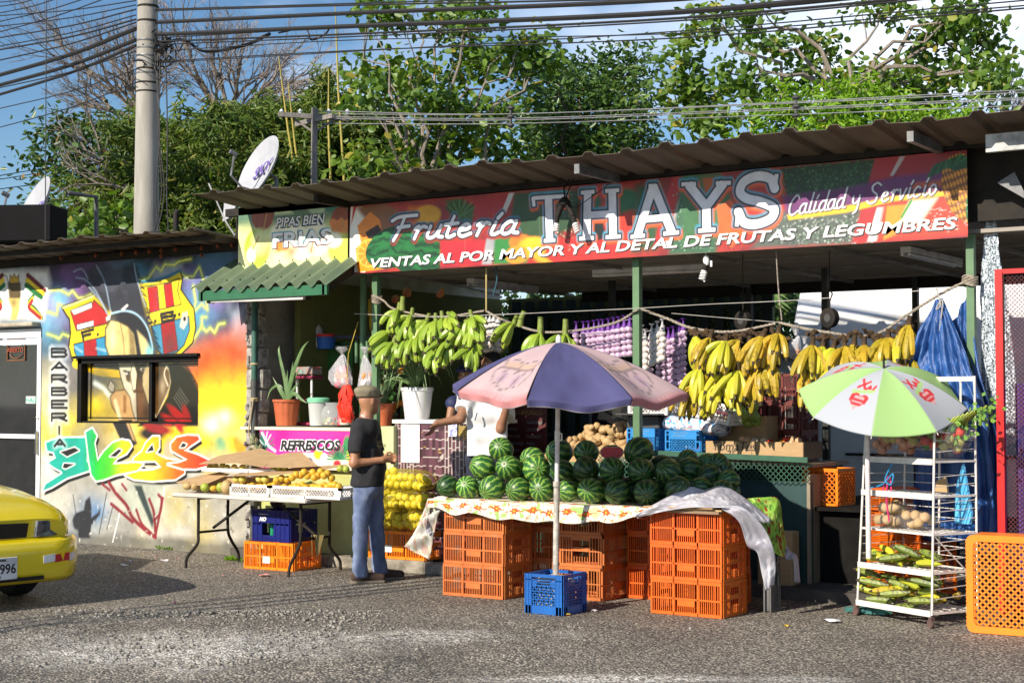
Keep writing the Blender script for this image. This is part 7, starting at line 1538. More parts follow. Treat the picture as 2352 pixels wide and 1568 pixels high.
def hand_(B,w,d,side,curl=.6,s=1):
 """palm and five fingers from wrist w along direction d; side = direction of the thumb"""
 w=np.array(w,float);d=np.array(d,float)/np.linalg.norm(d);sd_=np.array(side,float);sd_=sd_-d*(sd_@d);sd_/=np.linalg.norm(sd_);nrm=np.cross(d,sd_)
 for q in(-.025,-.008,.01,.026):B.cap(w,w+d*.085*s+sd_*q*s,.021*s,.014*s,.015)
 for i,(q,l_)in enumerate(((.03,.07),(.010,.078),(-.010,.072),(-.028,.056))):
  a=w+d*.09*s+sd_*q*s;b=a+(d*math.cos(curl*.5)+nrm*math.sin(curl*.5))*l_*.5*s;c=b+(d*math.cos(curl*1.5)+nrm*math.sin(curl*1.5))*l_*.5*s
  B.cap(a,b,.0095*s,.0088*s,.006);B.cap(b,c,.0088*s,.0075*s,.004)
 a=w+d*.03*s+sd_*.028*s;b=a+(d*.7+sd_*.7+nrm*.2)*.038*s;B.cap(a,b,.013*s,.0105*s,.01);B.cap(b,b+(d*.95+sd_*.1+nrm*.3)*.03*s,.0105*s,.009*s,.005)
def head_(B,c,f,s=1):
 c=np.array(c,float);f=np.array([f[0],f[1],0.]);f/=np.linalg.norm(f);l=np.array([-f[1],f[0],0.]);z=np.array([0,0,1.]);o=lambda a,b,q:c+(f*a+l*b+z*q)*s
 rm=np.stack([f,l,z],1)
 B.ell(c,(.098*s,.077*s,.105*s),rm=rm);B.ell(o(.018,0,-.055),(.075*s,.062*s,.075*s),.03,rm);B.ell(o(.055,0,-.105),(.03*s,.032*s,.022*s),.02,rm)
 B.cap(o(.09,0,.01),o(.112,0,-.028),.009*s,.015*s,.012);B.cap(o(.082,-.035,.028),o(.082,.035,.028),.012*s,.012*s,.012)
 B.cap(o(.085,-.02,-.066),o(.085,.02,-.066),.010*s,.010*s,.006)
 for q in(-1,1):B.ell(o(-.005,q*.078,-.012),(.018*s,.008*s,.032*s),.006,rm)
 return o,rm
skin1=M('tan_skin',(.43,.21,.115),(.33,.15,.08),rough=.5,scale=9);skin2=M('brown_skin',(.30,.15,.085),(.24,.11,.06),rough=.5,scale=9)
def eyes(o,t,s=1):
 for q in(-1,1):
  p=o(.083,q*.030,.006);mb=MB();mb.ball(p,.0105,8,6);mb.build('eye',whites,t,smooth=True);mb=MB();mb.ball(o(.0915,q*.030,.006),.0055,6,5);mb.build('iris',blackl,t)
  mb=MB();mb.tube([o(.094,q*.016,.028),o(.096,q*.032,.034),o(.086,q*.05,.027)],.0035,5);mb.build('eyebrow',M('brow_hair',(.03,.02,.015)),t)
 mb=MB();mb.tube([o(.0935,-.022,-.068),o(.099,0,-.067),o(.0935,.022,-.068)],.0022,5);mb.build('mouth',M('lip_line',(.15,.05,.04)),t)
base=at(848,1336,z=0);man=thing('person','man in flat cap, black t-shirt and faded jeans standing with hands clasped','person',base,YAW)
B=Body();F2=(.82,.57)
hc=(-.005,.0,1.625);O_,rm_=head_(B,hc,F2)
B.cap((-.035,-.01,1.40),(-.02,0,1.55),.062,.056);B.cap((-.04,-.02,1.36),(-.03,.0,1.46),.09,.06)
for a,b,r1,r2 in(((-.03,-.1,1.34),(-.03,.1,1.36),.085,.085),((-.035,-.06,1.15),(-.035,.07,1.15),.085,.085),((-.01,-.04,1.02),(-.01,.05,1.02),.085,.085),((-.02,-.05,.9),(-.02,.06,.9),.085,.085)):B.cap(a,b,r1,r2,.05)
SR,ER,WR=(-.08,-.20,1.375),(-.115,-.245,1.07),(.125,-.15,1.095);SL,EL,WL=(.0,.18,1.375),(.08,.22,1.08),(.17,.02,1.10)
for S_,E_,W_ in((SR,ER,WR),(SL,EL,WL)):B.cap(S_,E_,.052,.042,.012);B.cap(E_,W_,.043,.028)
hand_(B,WR,(.85,.55,.12),(0,0,1),curl=1.1);hand_(B,WL,(.55,-.75,-.1),(0,0,1),curl=1.0)
HR,KR,AR=(-.04,-.07,.88),(-.07,-.10,.47),(-.075,-.12,.09);HL,KL,AL=(.02,.09,.88),(.055,.11,.47),(.075,.14,.09)
for H_,K_,A_ in((HR,KR,AR),(HL,KL,AL)):B.cap(H_,K_,.088,.06);B.cap(K_,A_,.056,.04)
surf('body',B,(-.32,-.36,.03),(.36,.36,1.78),.0085,skin1,man)
def cloth(name,B,cut,lo,hi,mat,t,wr=.004,fr=18,st=.011):
 def f(P):
  D=B(P);n=(np.sin(P[:,2]*fr+np.sin(P[:,0]*fr*.9+P[:,1]*fr*.7)*1.5)+.6*np.sin(P[:,2]*fr*2.3+P[:,0]*fr*1.7+P[:,1]*fr))*wr
  return np.maximum(D+n,cut(P))
 return surf(name,f,lo,hi,st,mat,t)
T=Body()
for a,b,r1,r2 in(((-.03,-.12,1.36),(-.03,.12,1.37),.115,.115),((-.04,-.09,1.15),(-.04,.1,1.15),.138,.138),((-.005,-.06,1.02),(-.005,.07,1.02),.148,.148),((-.02,-.06,.88),(-.02,.07,.88),.142,.142),((-.035,-.01,1.4),(-.03,0,1.455),.10,.074)):T.cap(a,b,r1,r2,.05)
T.cap(SR,(-.105,-.235,1.16),.075,.072,.03);T.cap(SL,(.05,.21,1.16),.073,.07,.03)
cloth('t_shirt',T,lambda P:np.maximum(.855-P[:,2],np.maximum(P[:,2]-1.462+.15*(P[:,0]+.03),np.where(np.abs(P[:,1]+.01)>.185,1.165-P[:,2],-1))),(-.34,-.36,.84),(.3,.36,1.5),M('black_cotton',(.012,.012,.014),(.02,.02,.024),rough=.9,scale=30),man,.0035)
Jn=Body();Jn.cap((-.015,-.06,.86),(-.015,.07,.86),.128,.128,.04)
for H_,K_,A_ in((HR,KR,AR),(HL,KL,AL)):Jn.cap(H_,K_,.098,.070,.01);Jn.cap(K_,(A_[0],A_[1],.12),.070,.062,.004);Jn.cap((A_[0],A_[1],.16),(A_[0]+.01,A_[1],.08),.066,.072,.004)
jean=M('faded_denim',(.20,.25,.38),(.09,.125,.23),rough=.9,scale=9,detail=8,bump=.3,bscale=90,stretch=(1,1,.5));cloth('jeans',Jn,lambda P:np.maximum(P[:,2]-.93,.055-P[:,2]),(-.26,-.3,.04),(.26,.32,.96),jean,man,.0035,30)
shoe=M('brown_suede',(.07,.04,.028),(.045,.028,.02),rough=.85,scale=30);sole=M('shoe_sole',(.2,.17,.13),rough=.8)
for A_,dx in((AR,.0),(AL,.03)):
 S=Body();S.cap((A_[0]-.03,A_[1],.065),(A_[0]+.19,A_[1]+.06,.045),.05,.038,.02);S.cap((A_[0],A_[1],.1),(A_[0],A_[1],.06),.045,.05,.02)
 surf('shoe',lambda P:np.maximum(S(P),.022-P[:,2]),(A_[0]-.12,A_[1]-.1,0),(A_[0]+.28,A_[1]+.15,.16),.008,shoe,man)
 mb=MB();pts=[(A_[0]-.085,A_[1]-.03),(A_[0]-.02,A_[1]-.055),(A_[0]+.12,A_[1]-.012),(A_[0]+.22,A_[1]+.03),(A_[0]+.235,A_[1]+.075),(A_[0]+.19,A_[1]+.11),(A_[0]+.06,A_[1]+.08),(A_[0]-.06,A_[1]+.045)];mb.poly([(x,y,.001)for x,y in pts],(0,0,1),.026);mb.build('shoe_sole',sole,man,bevel=.006)
H=Body();H.ell(O_(-.01,0,.055),(.118,.092,.072),.02,rm_);H.ell(O_(-.03,0,.085),(.115,.098,.05),.02,rm_)
cloth('flat_cap',H,lambda P:(1.652-P[:,2]),(-.2,-.2,1.6),(.2,.2,1.82),M('khaki_cloth',(.26,.23,.15),(.2,.17,.11),rough=.95,scale=40),man,.002,40,.008)
mb=MB();c_=[O_(.07+.075*math.cos(a)*1,.078*math.sin(a),.045-.02*math.cos(a))for a in np.linspace(-PI/2,PI/2,12)];mb.poly(c_,(0,0,1),.008);mb.build('cap_visor',M('dark_visor',(.02,.03,.03)),man)
mb=MB();mb.tube([(-.03+.069*math.cos(a),.0+.069*math.sin(a),1.475-.02*math.cos(a))for a in np.linspace(0,2*PI,24)],.0025,5,close=True);mb.build('necklace',M('silver',(.6,.6,.6),metal=1,rough=.3),man);eyes(O_,man)
b_=text('shirt_print','LOS\nBELLOS',.035,M('gold_print',(.35,.28,.1)),man,(0,0,0));b_.rotation_euler=(PI/2,0,.9);b_.location=(.075,-.115,1.24)
vb=Vector((4.20,.28,.12));ven=thing('person','vendor in white t-shirt half hidden by the umbrella, arm stretched over the counter','person',vb,YAW)
D0=(vb-CAMP).dot(_h);X0=(vb-CAMP).dot(_r)
def V_(px,py,dy=0):d=D0+dy;return((px-1176)/FP*d-X0,dy,CAMP.z-(py-920)/FP*d-.12)
B=Body();hd=V_(1128,838,-.05);Ov,rmv=head_(B,hd,(-.75,-.65));xc=V_(1118,1000)[0]
sh_z=hd[2]-.26;B.cap((hd[0],0,sh_z+.02),hd,.06,.055)
for z_,r_,w_ in((sh_z-.04,.10,.11),(sh_z-.22,.115,.09),(sh_z-.4,.12,.07),(.93,.125,.07)):B.cap((xc+.01-w_,0,z_),(xc+.01+w_,0.02,z_),r_,r_,.05)
S1=(xc-.175,-.03,sh_z-.02);E1=V_(1058,962,-.18);W1=V_(1003,972,-.22);S2=(xc+.18,.02,sh_z-.02);E2=V_(1150,985,-.12);W2=V_(1168,918,-.2)
B.cap(S1,E1,.055,.045);B.cap(E1,W1,.045,.03);B.cap(S2,E2,.055,.044);B.cap(E2,W2,.044,.03)
hand_(B,W1,(-.45,-.1,-.75),(-.2,-1,.3),curl=.5);hand_(B,W2,(-.3,-.2,.9),(-1,-.2,0),curl=.8)
for q in(-1,1):B.cap((xc+q*.09,0,.92),(xc+q*.1,0,.5),.09,.065);B.cap((xc+q*.1,0,.5),(xc+q*.1,.02,.08),.06,.045);B.cap((xc+q*.1,.03,.05),(xc+q*.1-.03,-.13,.03),.045,.035)
surf('body',B,(xc-.75,-.45,0),(xc+.45,.3,1.95),.0095,skin2,ven)
T=Body()
for z_,r_,w_ in((sh_z-.03,.118,.12),(sh_z-.22,.14,.10),(sh_z-.42,.15,.08),(.98,.155,.08)):T.cap((xc-.02-w_,0,z_),(xc+.02+w_,.02,z_),r_*1.06,r_*1.06,.05)
m1=tuple(np.array(S1)*.35+np.array(E1)*.65);m2=tuple(np.array(S2)*.4+np.array(E2)*.6);T.cap(S1,m1,.085,.085,.03);T.cap(S2,m2,.085,.085,.03);n1_=(np.array(E1)-np.array(S1));n1_/=np.linalg.norm(n1_);n2_=(np.array(E2)-np.array(S2));n2_/=np.linalg.norm(n2_)
cloth('t_shirt',T,lambda P:np.maximum(np.maximum(.98-P[:,2],P[:,2]-sh_z-.075),np.maximum(np.where(P[:,0]<xc-.19,(P-np.array(m1))@n1_,-1),np.where(P[:,0]>xc+.2,(P-np.array(m2))@n2_,-1))),(xc-.5,-.35,.95),(xc+.42,.25,1.75),M('white_cotton',(.78,.78,.77),(.72,.72,.71),rough=.9),ven,.005,16)
Jn=Body();Jn.cap((xc-.07,0,.96),(xc+.08,0,.96),.135,.135)
for q in(-1,1):Jn.cap((xc+q*.09,0,.92),(xc+q*.1,0,.5),.11,.085);Jn.cap((xc+q*.1,0,.5),(xc+q*.1,.02,.1),.085,.075)
cloth('trousers',Jn,lambda P:np.maximum(P[:,2]-1.03,.06-P[:,2]),(xc-.32,-.25,.04),(xc+.34,.25,1.06),M('dark_denim',(.015,.02,.045),(.03,.035,.06),rough=.9),ven,.005,20)
hairm=M('black_hair',(.012,.01,.01),rough=.7);H=Body();H.ell(Ov(-.02,0,.03),(.10,.084,.10),.02,rmv);surf('hair',lambda P:np.maximum(H(P),(P-np.array(Ov(.05,0,-.0)))@(rmv[:,0]*.8-np.array([0,0,.6]))),(hd[0]-.2,hd[1]-.2,hd[2]-.2),(hd[0]+.2,hd[1]+.2,hd[2]+.2),.009,hairm,ven);eyes(Ov,ven)
mb=MB();p=V_(1096,948,-.2);mb.tube([Vector(p),Vector(p)+Vector((-.02,-.01,-.07))],.006,6);mb.build('pen_cord',M('navy_cord',(.02,.05,.12)),ven)
vb2=Vector((4.25,1.05,.12));v2=thing('person','second vendor in a dark blue jacket and cap, face seen beside the umbrella edge','person',vb2,YAW);D0=(vb2-CAMP).dot(_h);X0=(vb2-CAMP).dot(_r)
B=Body();hd=V_(1076,862);O2,rm2=head_(B,hd,(-.8,-.6));xc=hd[0]+.05;sz=hd[2]-.26
B.cap((hd[0]+.02,0,sz+.02),hd,.06,.055);B.cap((xc-.1,0,sz-.05),(xc+.12,0,sz-.05),.1,.1,.05);B.cap((xc-.06,0,1.1),(xc+.08,0,1.1),.12,.12,.05)
S1=(xc-.18,0,sz-.03);E1=V_(1040,925,-.1);W1=V_(1028,985,-.2);S2=(xc+.19,0,sz-.03)
B.cap(S1,E1,.055,.045);B.cap(E1,W1,.045,.03);hand_(B,W1,(-.3,-.3,-.8),(-.4,-1,0));B.cap(S2,(xc+.22,0,sz-.3),.05,.045);B.cap((xc+.22,0,sz-.3),(xc+.15,-.15,sz-.5),.045,.03);hand_(B,(xc+.15,-.15,sz-.5),(-.3,-.5,-.6),(-1,0,0))
for q in(-1,1):B.cap((xc+q*.09,0,1.0),(xc+q*.1,0,.08),.09,.05)
surf('body',B,(xc-.55,-.5,0),(xc+.4,.3,1.9),.011,skin2,v2)
T=Body();T.cap((xc-.11,0,sz-.04),(xc+.12,0,sz-.04),.12,.12,.05);T.cap((xc-.08,0,1.0),(xc+.09,0,1.0),.15,.15,.3);T.cap((xc-.09,0,1.25),(xc+.1,0,1.25),.14,.14,.05);T.cap(S1,E1,.075,.07);T.cap(S2,(xc+.22,0,sz-.3),.075,.07)
cloth('jacket',T,lambda P:np.maximum(.95-P[:,2],P[:,2]-sz-.06),(xc-.5,-.35,.93),(xc+.42,.25,sz+.1),M('navy_jacket',(.02,.03,.11),(.015,.02,.07),rough=.7),v2,.005,16)
Jn=Body()
for q in(-1,1):Jn.cap((xc+q*.09,0,.98),(xc+q*.1,0,.12),.115,.08)
cloth('trousers',Jn,lambda P:P[:,2]-1.0,(xc-.32,-.25,.02),(xc+.34,.25,1.06),M('dark_denim',(0,0,0)),v2,.004,20,.014)
H=Body();H.ell(O2(-.01,0,.05),(.112,.09,.08),.02,rm2);H.cap(O2(.1,-.03,.045),O2(.1,.03,.045),.03,.03);cloth('cap',H,lambda P:hd[2]+.03-P[:,2],(hd[0]-.2,hd[1]-.2,hd[2]-.1),(hd[0]+.2,hd[1]+.2,hd[2]+.2),M('navy_jacket',(0,0,0)),v2,.001,20,.009)
eyes(O2,v2)
mb=MB();mb.tube([O2(.1,-.02,-.05),O2(.105,0,-.045),O2(.1,.02,-.05)],.006,5);mb.build('moustache',hairm,v2)
fl=at(1968,1412,z=.0);frr=at(2140,1442,z=.0);ang=math.atan2(frr.y-fl.y,frr.x-fl.x);W_=(frr-fl).length;D_=.46
rk=thing('wire_rack','white wire shelf rack on casters holding onions, potatoes and plantains','rack',(fl.x,fl.y,0),ang)
wr=M('chipped_white_steel',(.74,.72,.68),(.6,.57,.52),rough=.45,scale=10,dirt=((.3,.16,.08),18,.66))
rc=lambda u,v,z:Vector((u*W_*(1-.06*z)+.05*z,v*D_*(1-.08*z)+.03*z,z))
for u,v,h_ in((0,0,1.42),(1,0,1.42),(0,1,1.80),(1,1,1.80),(.5,1,1.25)):
 mb=MB();mb.tube([rc(u,v,.09),rc(u,v,h_)],.009,8);mb.build('upright',wr,rk,smooth=True)
for z_,kind in((1.18,0),(.93,0),(.66,1),(.385,0),(.10,0)):
 mb=MB()
 a,b,c,d=rc(0,0,z_),rc(1,0,z_),rc(1,1,z_),rc(0,1,z_)
 mb.bar(b,c,.014);mb.bar(c,d,.014);mb.bar(d,a,.014);mb.bar(a,b,.014)
 for k in range(1,14):mb.bar(a.lerp(b,k/14),d.lerp(c,k/14),.005)
 for k in range(1,5):mb.bar(a.lerp(d,k/5),b.lerp(c,k/5),.005)
 s_=mb.build('wire_shelf',wr,rk)
 if not kind:mb=MB();mb.bar(a+Vector((0,-.012,0)),b+Vector((0,-.012,0)),.012,.042);mb.build('shelf_front',wr,rk)
mb=MB()
for z_ in(.2,.27,.34,.47,.54,.6,.75,.82,.88,1.0,1.07,1.25,1.33,1.4):
 for u in(0,1):mb.bar(rc(u,0,z_),rc(u,1,z_+(.02 if u else 0)),.005)
 if z_>.3:mb.bar(rc(0,1,z_),rc(1,1,z_),.005)
mb.bar(rc(1,0,.66),rc(1,1,.3),.007);mb.bar(rc(0,1,1.78),rc(1,1,1.78),.02,.035);mb.bar(rc(.8,1,1.3),rc(.8,1,1.78),.012);mb.bar(rc(1,0,1.40),rc(1,1,1.36),.012)
mb.build('side_wires',wr,rk)
for u,v in((0,0),(1,0),(0,1),(1,1)):
 p=rc(u,v,.0);mb=MB();mb.lathe([(.028,-.01),(.03,0),(.028,.01)],(p.x,p.y-.01,.03),12,Matrix.Rotation(PI/2,3,'X'));mb.box((p.x,p.y,.065),(.03,.035,.03));mb.build('caster',M('rusty_caster',(.16,.09,.07),(.08,.05,.045),rough=.7),rk)
RW=lambda u,v,z:rk.matrix_basis@rc(u,v,z)
bpy.context.view_layer.update()
RW=lambda u,v,z:Matrix.Translation(rk.location)@Matrix.Rotation(ang,4,'Z')@rc(u,v,z)
onm=[M('onion_green',(.42,.40,.12),rough=.3),M('onion_brown',(.42,.18,.08),rough=.3),M('onion_pink',(.60,.30,.2),rough=.3)];tomm=[M('tomato_red',(0,0,0)),M('apple_red',(.5,.06,.06)),M('leaf_green',(.06,.2,.03))];film2=M('thin_film',(.85,.85,.88),rough=.1,alpha=.07,spec=.9,bump=.8,bscale=25)
def bag(lab,c,rx,ry,rz,n,mats,r,name,sq=1):
 t=thing('produce_bag',lab,'bag',c,ang,'clear produce bags on the wire rack')
 first={}
 for i in range(n):
  for _ in range(30):
   q=Vector((R.uniform(-1,1),R.uniform(-1,1),R.uniform(-1,1)))
   if .25<q.length<1:break
  m=mats[i%len(mats)]
  if m.name not in first:mb=MB();mb.ball((0,0,0),(r,r,r*.88),12,8,jit=.04);o=first[m.name]=mb.build(name,m,t,smooth=True)
  else:o=first[m.name].copy();COL.objects.link(o);o.parent=t
  o.location=(q.x*(rx-r),q.y*(ry-r*.6),q.z*(rz-r*.7)+rz);o.rotation_euler=(R.random(),R.random(),0)
 vs=[]
 for k in range(13):
  tt=PI*k/12
  for j in range(22):a=2*PI*j/22;w_=1+.10*math.sin(a*5+k)*math.sin(tt);vs.append((rx*1.08*math.sin(tt)*math.cos(a)*w_,ry*1.1*math.sin(tt)*math.sin(a)*w_,rz+rz*1.08*math.cos(tt)*w_))
 mb=MB();mb.add(vs,[(k*22+j,(k+1)*22+j,(k+1)*22+(j+1)%22,k*22+(j+1)%22)for k in range(12)for j in range(22)]);mb.build('bag_film',film2,t,smooth=True);return t
bag('clear bag of green and brown onions at the left of the top rack shelf',RW(.30,.4,1.2),.24,.17,.18,60,onm,.037,'onion')
bag('clear bag of apples and greens at the right of the top rack shelf',RW(.85,.5,1.2),.2,.16,.14,26,tomm+[onm[0]],.038,'apple')
bag('small clear bag of pale onions at the left end of the top rack shelf',RW(.06,.35,1.2),.08,.1,.09,7,[onm[2]],.036,'onion')
bag('clear bag of potatoes at the left of the middle rack shelf, under another bag',RW(.2,.4,.67),.15,.15,.055,12,[pm],.042,'potato')
bag('clear bag of potatoes lying on top of the left potato bag',RW(.24,.4,.77),.14,.13,.05,9,[pm],.042,'potato')
bag('clear bag of potatoes at the middle of the middle rack shelf',RW(.55,.4,.67),.15,.14,.07,12,[pm],.04,'potato')
cel=thing('celery_bunch','leafy celery bunch sticking out of the top rack shelf','celery',RW(.95,.5,1.4));mb=MB()
for i in range(8):mb.tube([(-.1,0,-.12),(-.02+.01*i,.02*i-.08,.03),(.04+.03*i,.01*i-.04,.10+.012*i)],.007,5)
mb.build('stalks',grm,cel);mb=MB()
for i in range(170):
 t_=R.random();p=Vector((-.12+.42*t_+R.gauss(0,.05),R.gauss(0,.05),-.02+.24*t_*t_+R.gauss(0,.045)));d=Vector((R.gauss(0,1),R.gauss(0,1),R.gauss(0,.8))).normalized();s_=d.cross(Vector((.1,1,.2))).normalized()*.016;mb.add([p,p+d*.02+s_,p+d*.045,p+d*.02-s_],[(0,1,2,3)])
mb.build('leaves',M('celery_leaf',(.22,.38,.06),(.08,.2,.03),rough=.5),cel)
grs=M('green_black_plantain',(.24,.31,.045),(.12,.17,.025),rough=.5,rnd=.25,dirt=((.025,.02,.01),16,.50));k=0
BP={m.name:banana_mesh(m,.25,.026,.7)for m in(grs,yel,ylg)};used2=set()
for z_,n in((.40,22),(.125,40)):
 for i in range(n):
  m=R.choice([grs,grs,ylg,yel]);p=RW(.12+.83*(i%13)/12+R.uniform(-.02,.02),.15+.5*R.random(),z_+.035*(i//9)+R.uniform(0,.03));rot=Euler((R.uniform(-.3,.3)+PI/2,R.uniform(-.25,.25),ang+PI/2+R.uniform(-.7,.7)))
  lab=('plantain lying loose on the fourth rack shelf' if z_>.3 else 'plantain lying loose on the lowest rack shelf');gq='loose plantains on the '+('fourth' if z_>.3 else 'lowest')+' rack shelf';o=BP[m.name]
  if m.name in used2:o=dup(o,p,None,None,None,rot=rot)
  else:used2.add(m.name);o.location=p;o.rotation_euler=rot
  tag(o,lab,'plantain',gq);o.name='plantain'
for x_,z_,lab in((-.42,.09,'orange crate on end behind the rack, lower left'),(-.42,.64-.09,'orange crate on end behind the rack, upper left'),(-.02,.09,'orange crate on end behind the rack, right')):
 o=dup(CR[orangeP],RW(x_,1.3,z_),None,lab,'orange crates stood on end behind the rack',rot=(PI/2,0,ang));o.rotation_euler=Euler((0,PI/2,ang));o.location=RW(x_,1.3,z_+.02)+Vector((0,0,.28 if z_<.5 else .12));o.scale=(.8,.9,1)
mb=MB();mb.add([RW(.78,.9,.72),RW(.98,.9,.72),RW(1.0,.9,.80),RW(.92,.85,1.16),RW(.8,.9,1.0)],[(0,1,2,3,4)]);o=mb.build('blue_bag',M('light_blue_bag',(.12,.5,.85),(.08,.4,.75),rough=.3,bump=.4,bscale=12),solid=.02);tag(o,'light blue plastic bag standing in the rack','bag')
mb=MB();mb.poly([RW(.66,.6,.95),RW(.84,.6,.95),RW(.8,.62,1.06),RW(.68,.62,1.03)],(0,1,0),.04);o=mb.build('paper_bag',card);tag(o,'folded brown paper on the second rack shelf','paper')
rp_('cord','pink cord looped from the rack down to the potatoes','cord',[RW(.34,.05,1.06),RW(.30,.04,1.02),RW(.28,.02,.94),RW(.34,.02,.9),RW(.4,.02,.97),RW(.34,.05,1.06),RW(.35,.0,.9),RW(.34,.1,.72)],.006,M('hot_pink',(.75,.03,.2)))
rp_('cord','blue cord knotted on the rack front','cord',[RW(.1,.0,.96),RW(.3,-.02,1.0),RW(.44,-.02,1.08),RW(.42,-.02,1.0),RW(.34,-.03,1.04),RW(.45,-.02,1.18)],.006,M('cord_blue',(.02,.3,.6)))
gu=thing('small_umbrella','small lime green and white umbrella printed with red hearts over the rack','umbrella',at(1995,1250,D=11.5));T0=at(2030,852,D=11.35)-gu.location
pb_=at(1992,1000,D=11.45)-gu.location;mb=MB();mb.tube([(0,0,-.1),pb_,T0-Vector((0,0,.02))],[.02,.018,.008],10);mb.build('pole',M('white_pole',(0,0,0)),gu,smooth=True)
mb=MB();mb.tube([T0,T0+Vector((0,0,.09))],.009,8);mb.build('finial',blkst,gu)
axd=(Vector((0,0,1))*.86-_h*.42-_r*.03).normalized();ex=_r.cross(axd).cross(axd)*-1;ex=(_r-axd*_r.dot(axd)).normalized();ey=axd.cross(ex)
limec=hexc('a9cf86');whc=hexc('b9bec6');HEART=[(0,-.10),(-.085,-.02),(-.085,.045),(-.04,.065),(0,.04),(.04,.065),(.085,.045),(.085,-.02)]
def inpoly(p,q):
 c=False
 for i in range(len(q)):
  (ax,ay),(bx,by)=q[i],q[(i+1)%len(q)]
  if(ay>p[1])!=(by>p[1])and p[0]<(bx-ax)*(p[1]-ay)/(by-ay)+ax:c=not c
 return c
for k in range(8):
 a0=rad(16+45*k-80);a1=a0+PI/4;A=(ex*math.cos(a0)+ey*math.sin(a0))*.62;B_=(ex*math.cos(a1)+ey*math.sin(a1))*.62
 def f(u,v):e=A.lerp(B_,u)*v;return T0+e-axd*(.25*v**1.9+.02*math.sin(PI*u)*v-.02)
 def c(u,v,k=k):
  wht=k%2==0;b=list(whc if wht else limec);p=((u-.5)*v*.6,(.6-v)*.75)
  if wht:
   if inpoly((p[0],p[1]+.02),HEART):b=[.62,.04,.05]if int(p[1]*70)%3 or abs(p[0])>.05 else[.75,.4,.4]
   elif .05<p[1]-p[0]*.3<.09 and abs(p[0])<.1:b=list(limec)
   elif min(pld(p,l)for l in([(-.07,.1),(.0,.2)],[(-.07,.2),(.0,.1)],[(.01,.1),(.03,.15),(.05,.1)],[(.07,.1),(.08,.16)]))<.012:b=[.65,.04,.05]
  if v>.985:b=[x*.8 for x in b]
  return b
 grid('canopy_panel',f,56,56,fabric,gu,solid=.001,cols=c)
 mb=MB();mb.tube([f(0,t)-axd*.006 for t in np.linspace(.05,1.02,7)],.003,5);mb.build('rib',wr,gu)
p=at(2025,925,D=11.0)
tarpb=M('blue_tarp',(.022,.11,.36),(.012,.06,.22),rough=.4,scale=6,stretch=(3,3,.6),spec=.7,bump=.5,bscale=22)
def drape(name,lab,L_,R_,mat,cat='tarp',nf=9,amp=.05,th=.003,seed=0,nu=70,nv=60,mat2=None):
 l=[Vector(p)for p in spl([tuple(p)for p in L_],10)];r=[Vector(p)for p in spl([tuple(p)for p in R_],10)]
 S_=lambda Q,t:Q[min(int(t*(len(Q)-1)),len(Q)-2)].lerp(Q[min(int(t*(len(Q)-1)),len(Q)-2)+1],t*(len(Q)-1)-min(int(t*(len(Q)-1)),len(Q)-2))
 def f(u,v):
  p=S_(l,v).lerp(S_(r,v),u);nz=float(vnoise(np.array([u*5+seed]),np.array([v*4.]),seed,4)[0])-.5;nz2=float(vnoise(np.array([u*16]),np.array([v*14.]),seed+3,3)[0])-.5
  w_=(S_(r,v)-S_(l,v)).length;return p+Vector((nz*.03,-abs(math.sin(u*nf+nz*6+seed))*amp*min(1,w_*2)+nz*.1*min(1,w_*2)+nz2*.03,0))
 o=grid(name,f,nu,nv,mat,None,solid=th);tag(o,lab,cat);return o
drape('hanging_tarp','blue tarpaulin bunched and tied to the rope, hanging to the ground behind the rack',[at(2146,690,Y=-.08),at(2110,780,Y=-.1),at(2088,880,Y=-.05),at(2100,1050,Y=.0),at(2105,1240,Y=0)],[at(2164,685,Y=-.08),at(2225,830,Y=-.15),at(2262,930,Y=-.15),at(2285,1080,Y=-.15),at(2292,1245,Y=-.15)],tarpb,nf=16,amp=.07,seed=2)
drape('hanging_tarp','second fold of blue tarpaulin hanging by the right green post',[at(2190,740,Y=.06),at(2180,800,Y=.06),at(2200,1000,Y=.05),at(2220,1240,Y=.05)],[at(2236,650,Y=.03),at(2245,800,Y=0),at(2290,1000,Y=-.05),at(2300,1240,Y=-.05)],tarpb,nf=9,amp=.05,seed=7)
rp_('tarp_tie','pale cord tying the blue tarp to the rope','cord',[at(2150,660,Y=-.1),at(2160,700,Y=-.13),at(2150,710,Y=-.1),at(2165,690,Y=-.13),at(2158,760,Y=-.13)],.006,wire_m)
drape('silver_sheet','speckled silver foil sheet hanging between the tarp and the red gate',[at(2275,470,Y=.12),at(2258,600,Y=.12),at(2252,760,Y=.1),at(2255,1000,Y=.1)],[at(2282,465,Y=.12),at(2305,620,Y=.1),at(2325,800,Y=.08),at(2350,1000,Y=.08)],M('speckled_foil',(.60,.66,.72),(.06,.09,.11),rough=.35,scale=70,ramp=(.45,.52),metal=.3),cat='sheet',nf=3,amp=.03)
gt=thing('red_gate','red steel gate with expanded metal mesh at the right edge','gate',at(2303,1240,Y=-.32))
redg=M('red_gloss',(.55,.012,.01),(.45,.01,.01),rough=.35);p0=at(2303,1245,Y=-.32);p1=at(2297,624,Y=-.32);X0=p0.x;zt=p1.z
for a,b,w_ in(((X0,-.32,.05),(X0,-.32,zt),.055),((X0-.03,-.32,zt),(X0+1.2,-.32,zt),.035),((X0+1.2,-.32,.05),(X0+1.2,-.32,zt),.05),((X0,-.32,.1),(X0+1.2,-.32,.1),.04)):mb=MB();mb.bar(a,b,w_);mb.build('gate_bar',redg,gt,world=True)
mb=MB();lattice(mb,(X0+.6,-.31,0),0,-.56,.56,.12,zt-.02,.033,.005,.004);mb.build('gate_mesh',M('dark_mesh',(.16,.03,.035),(.06,.02,.03),metal=.3),gt,world=True)
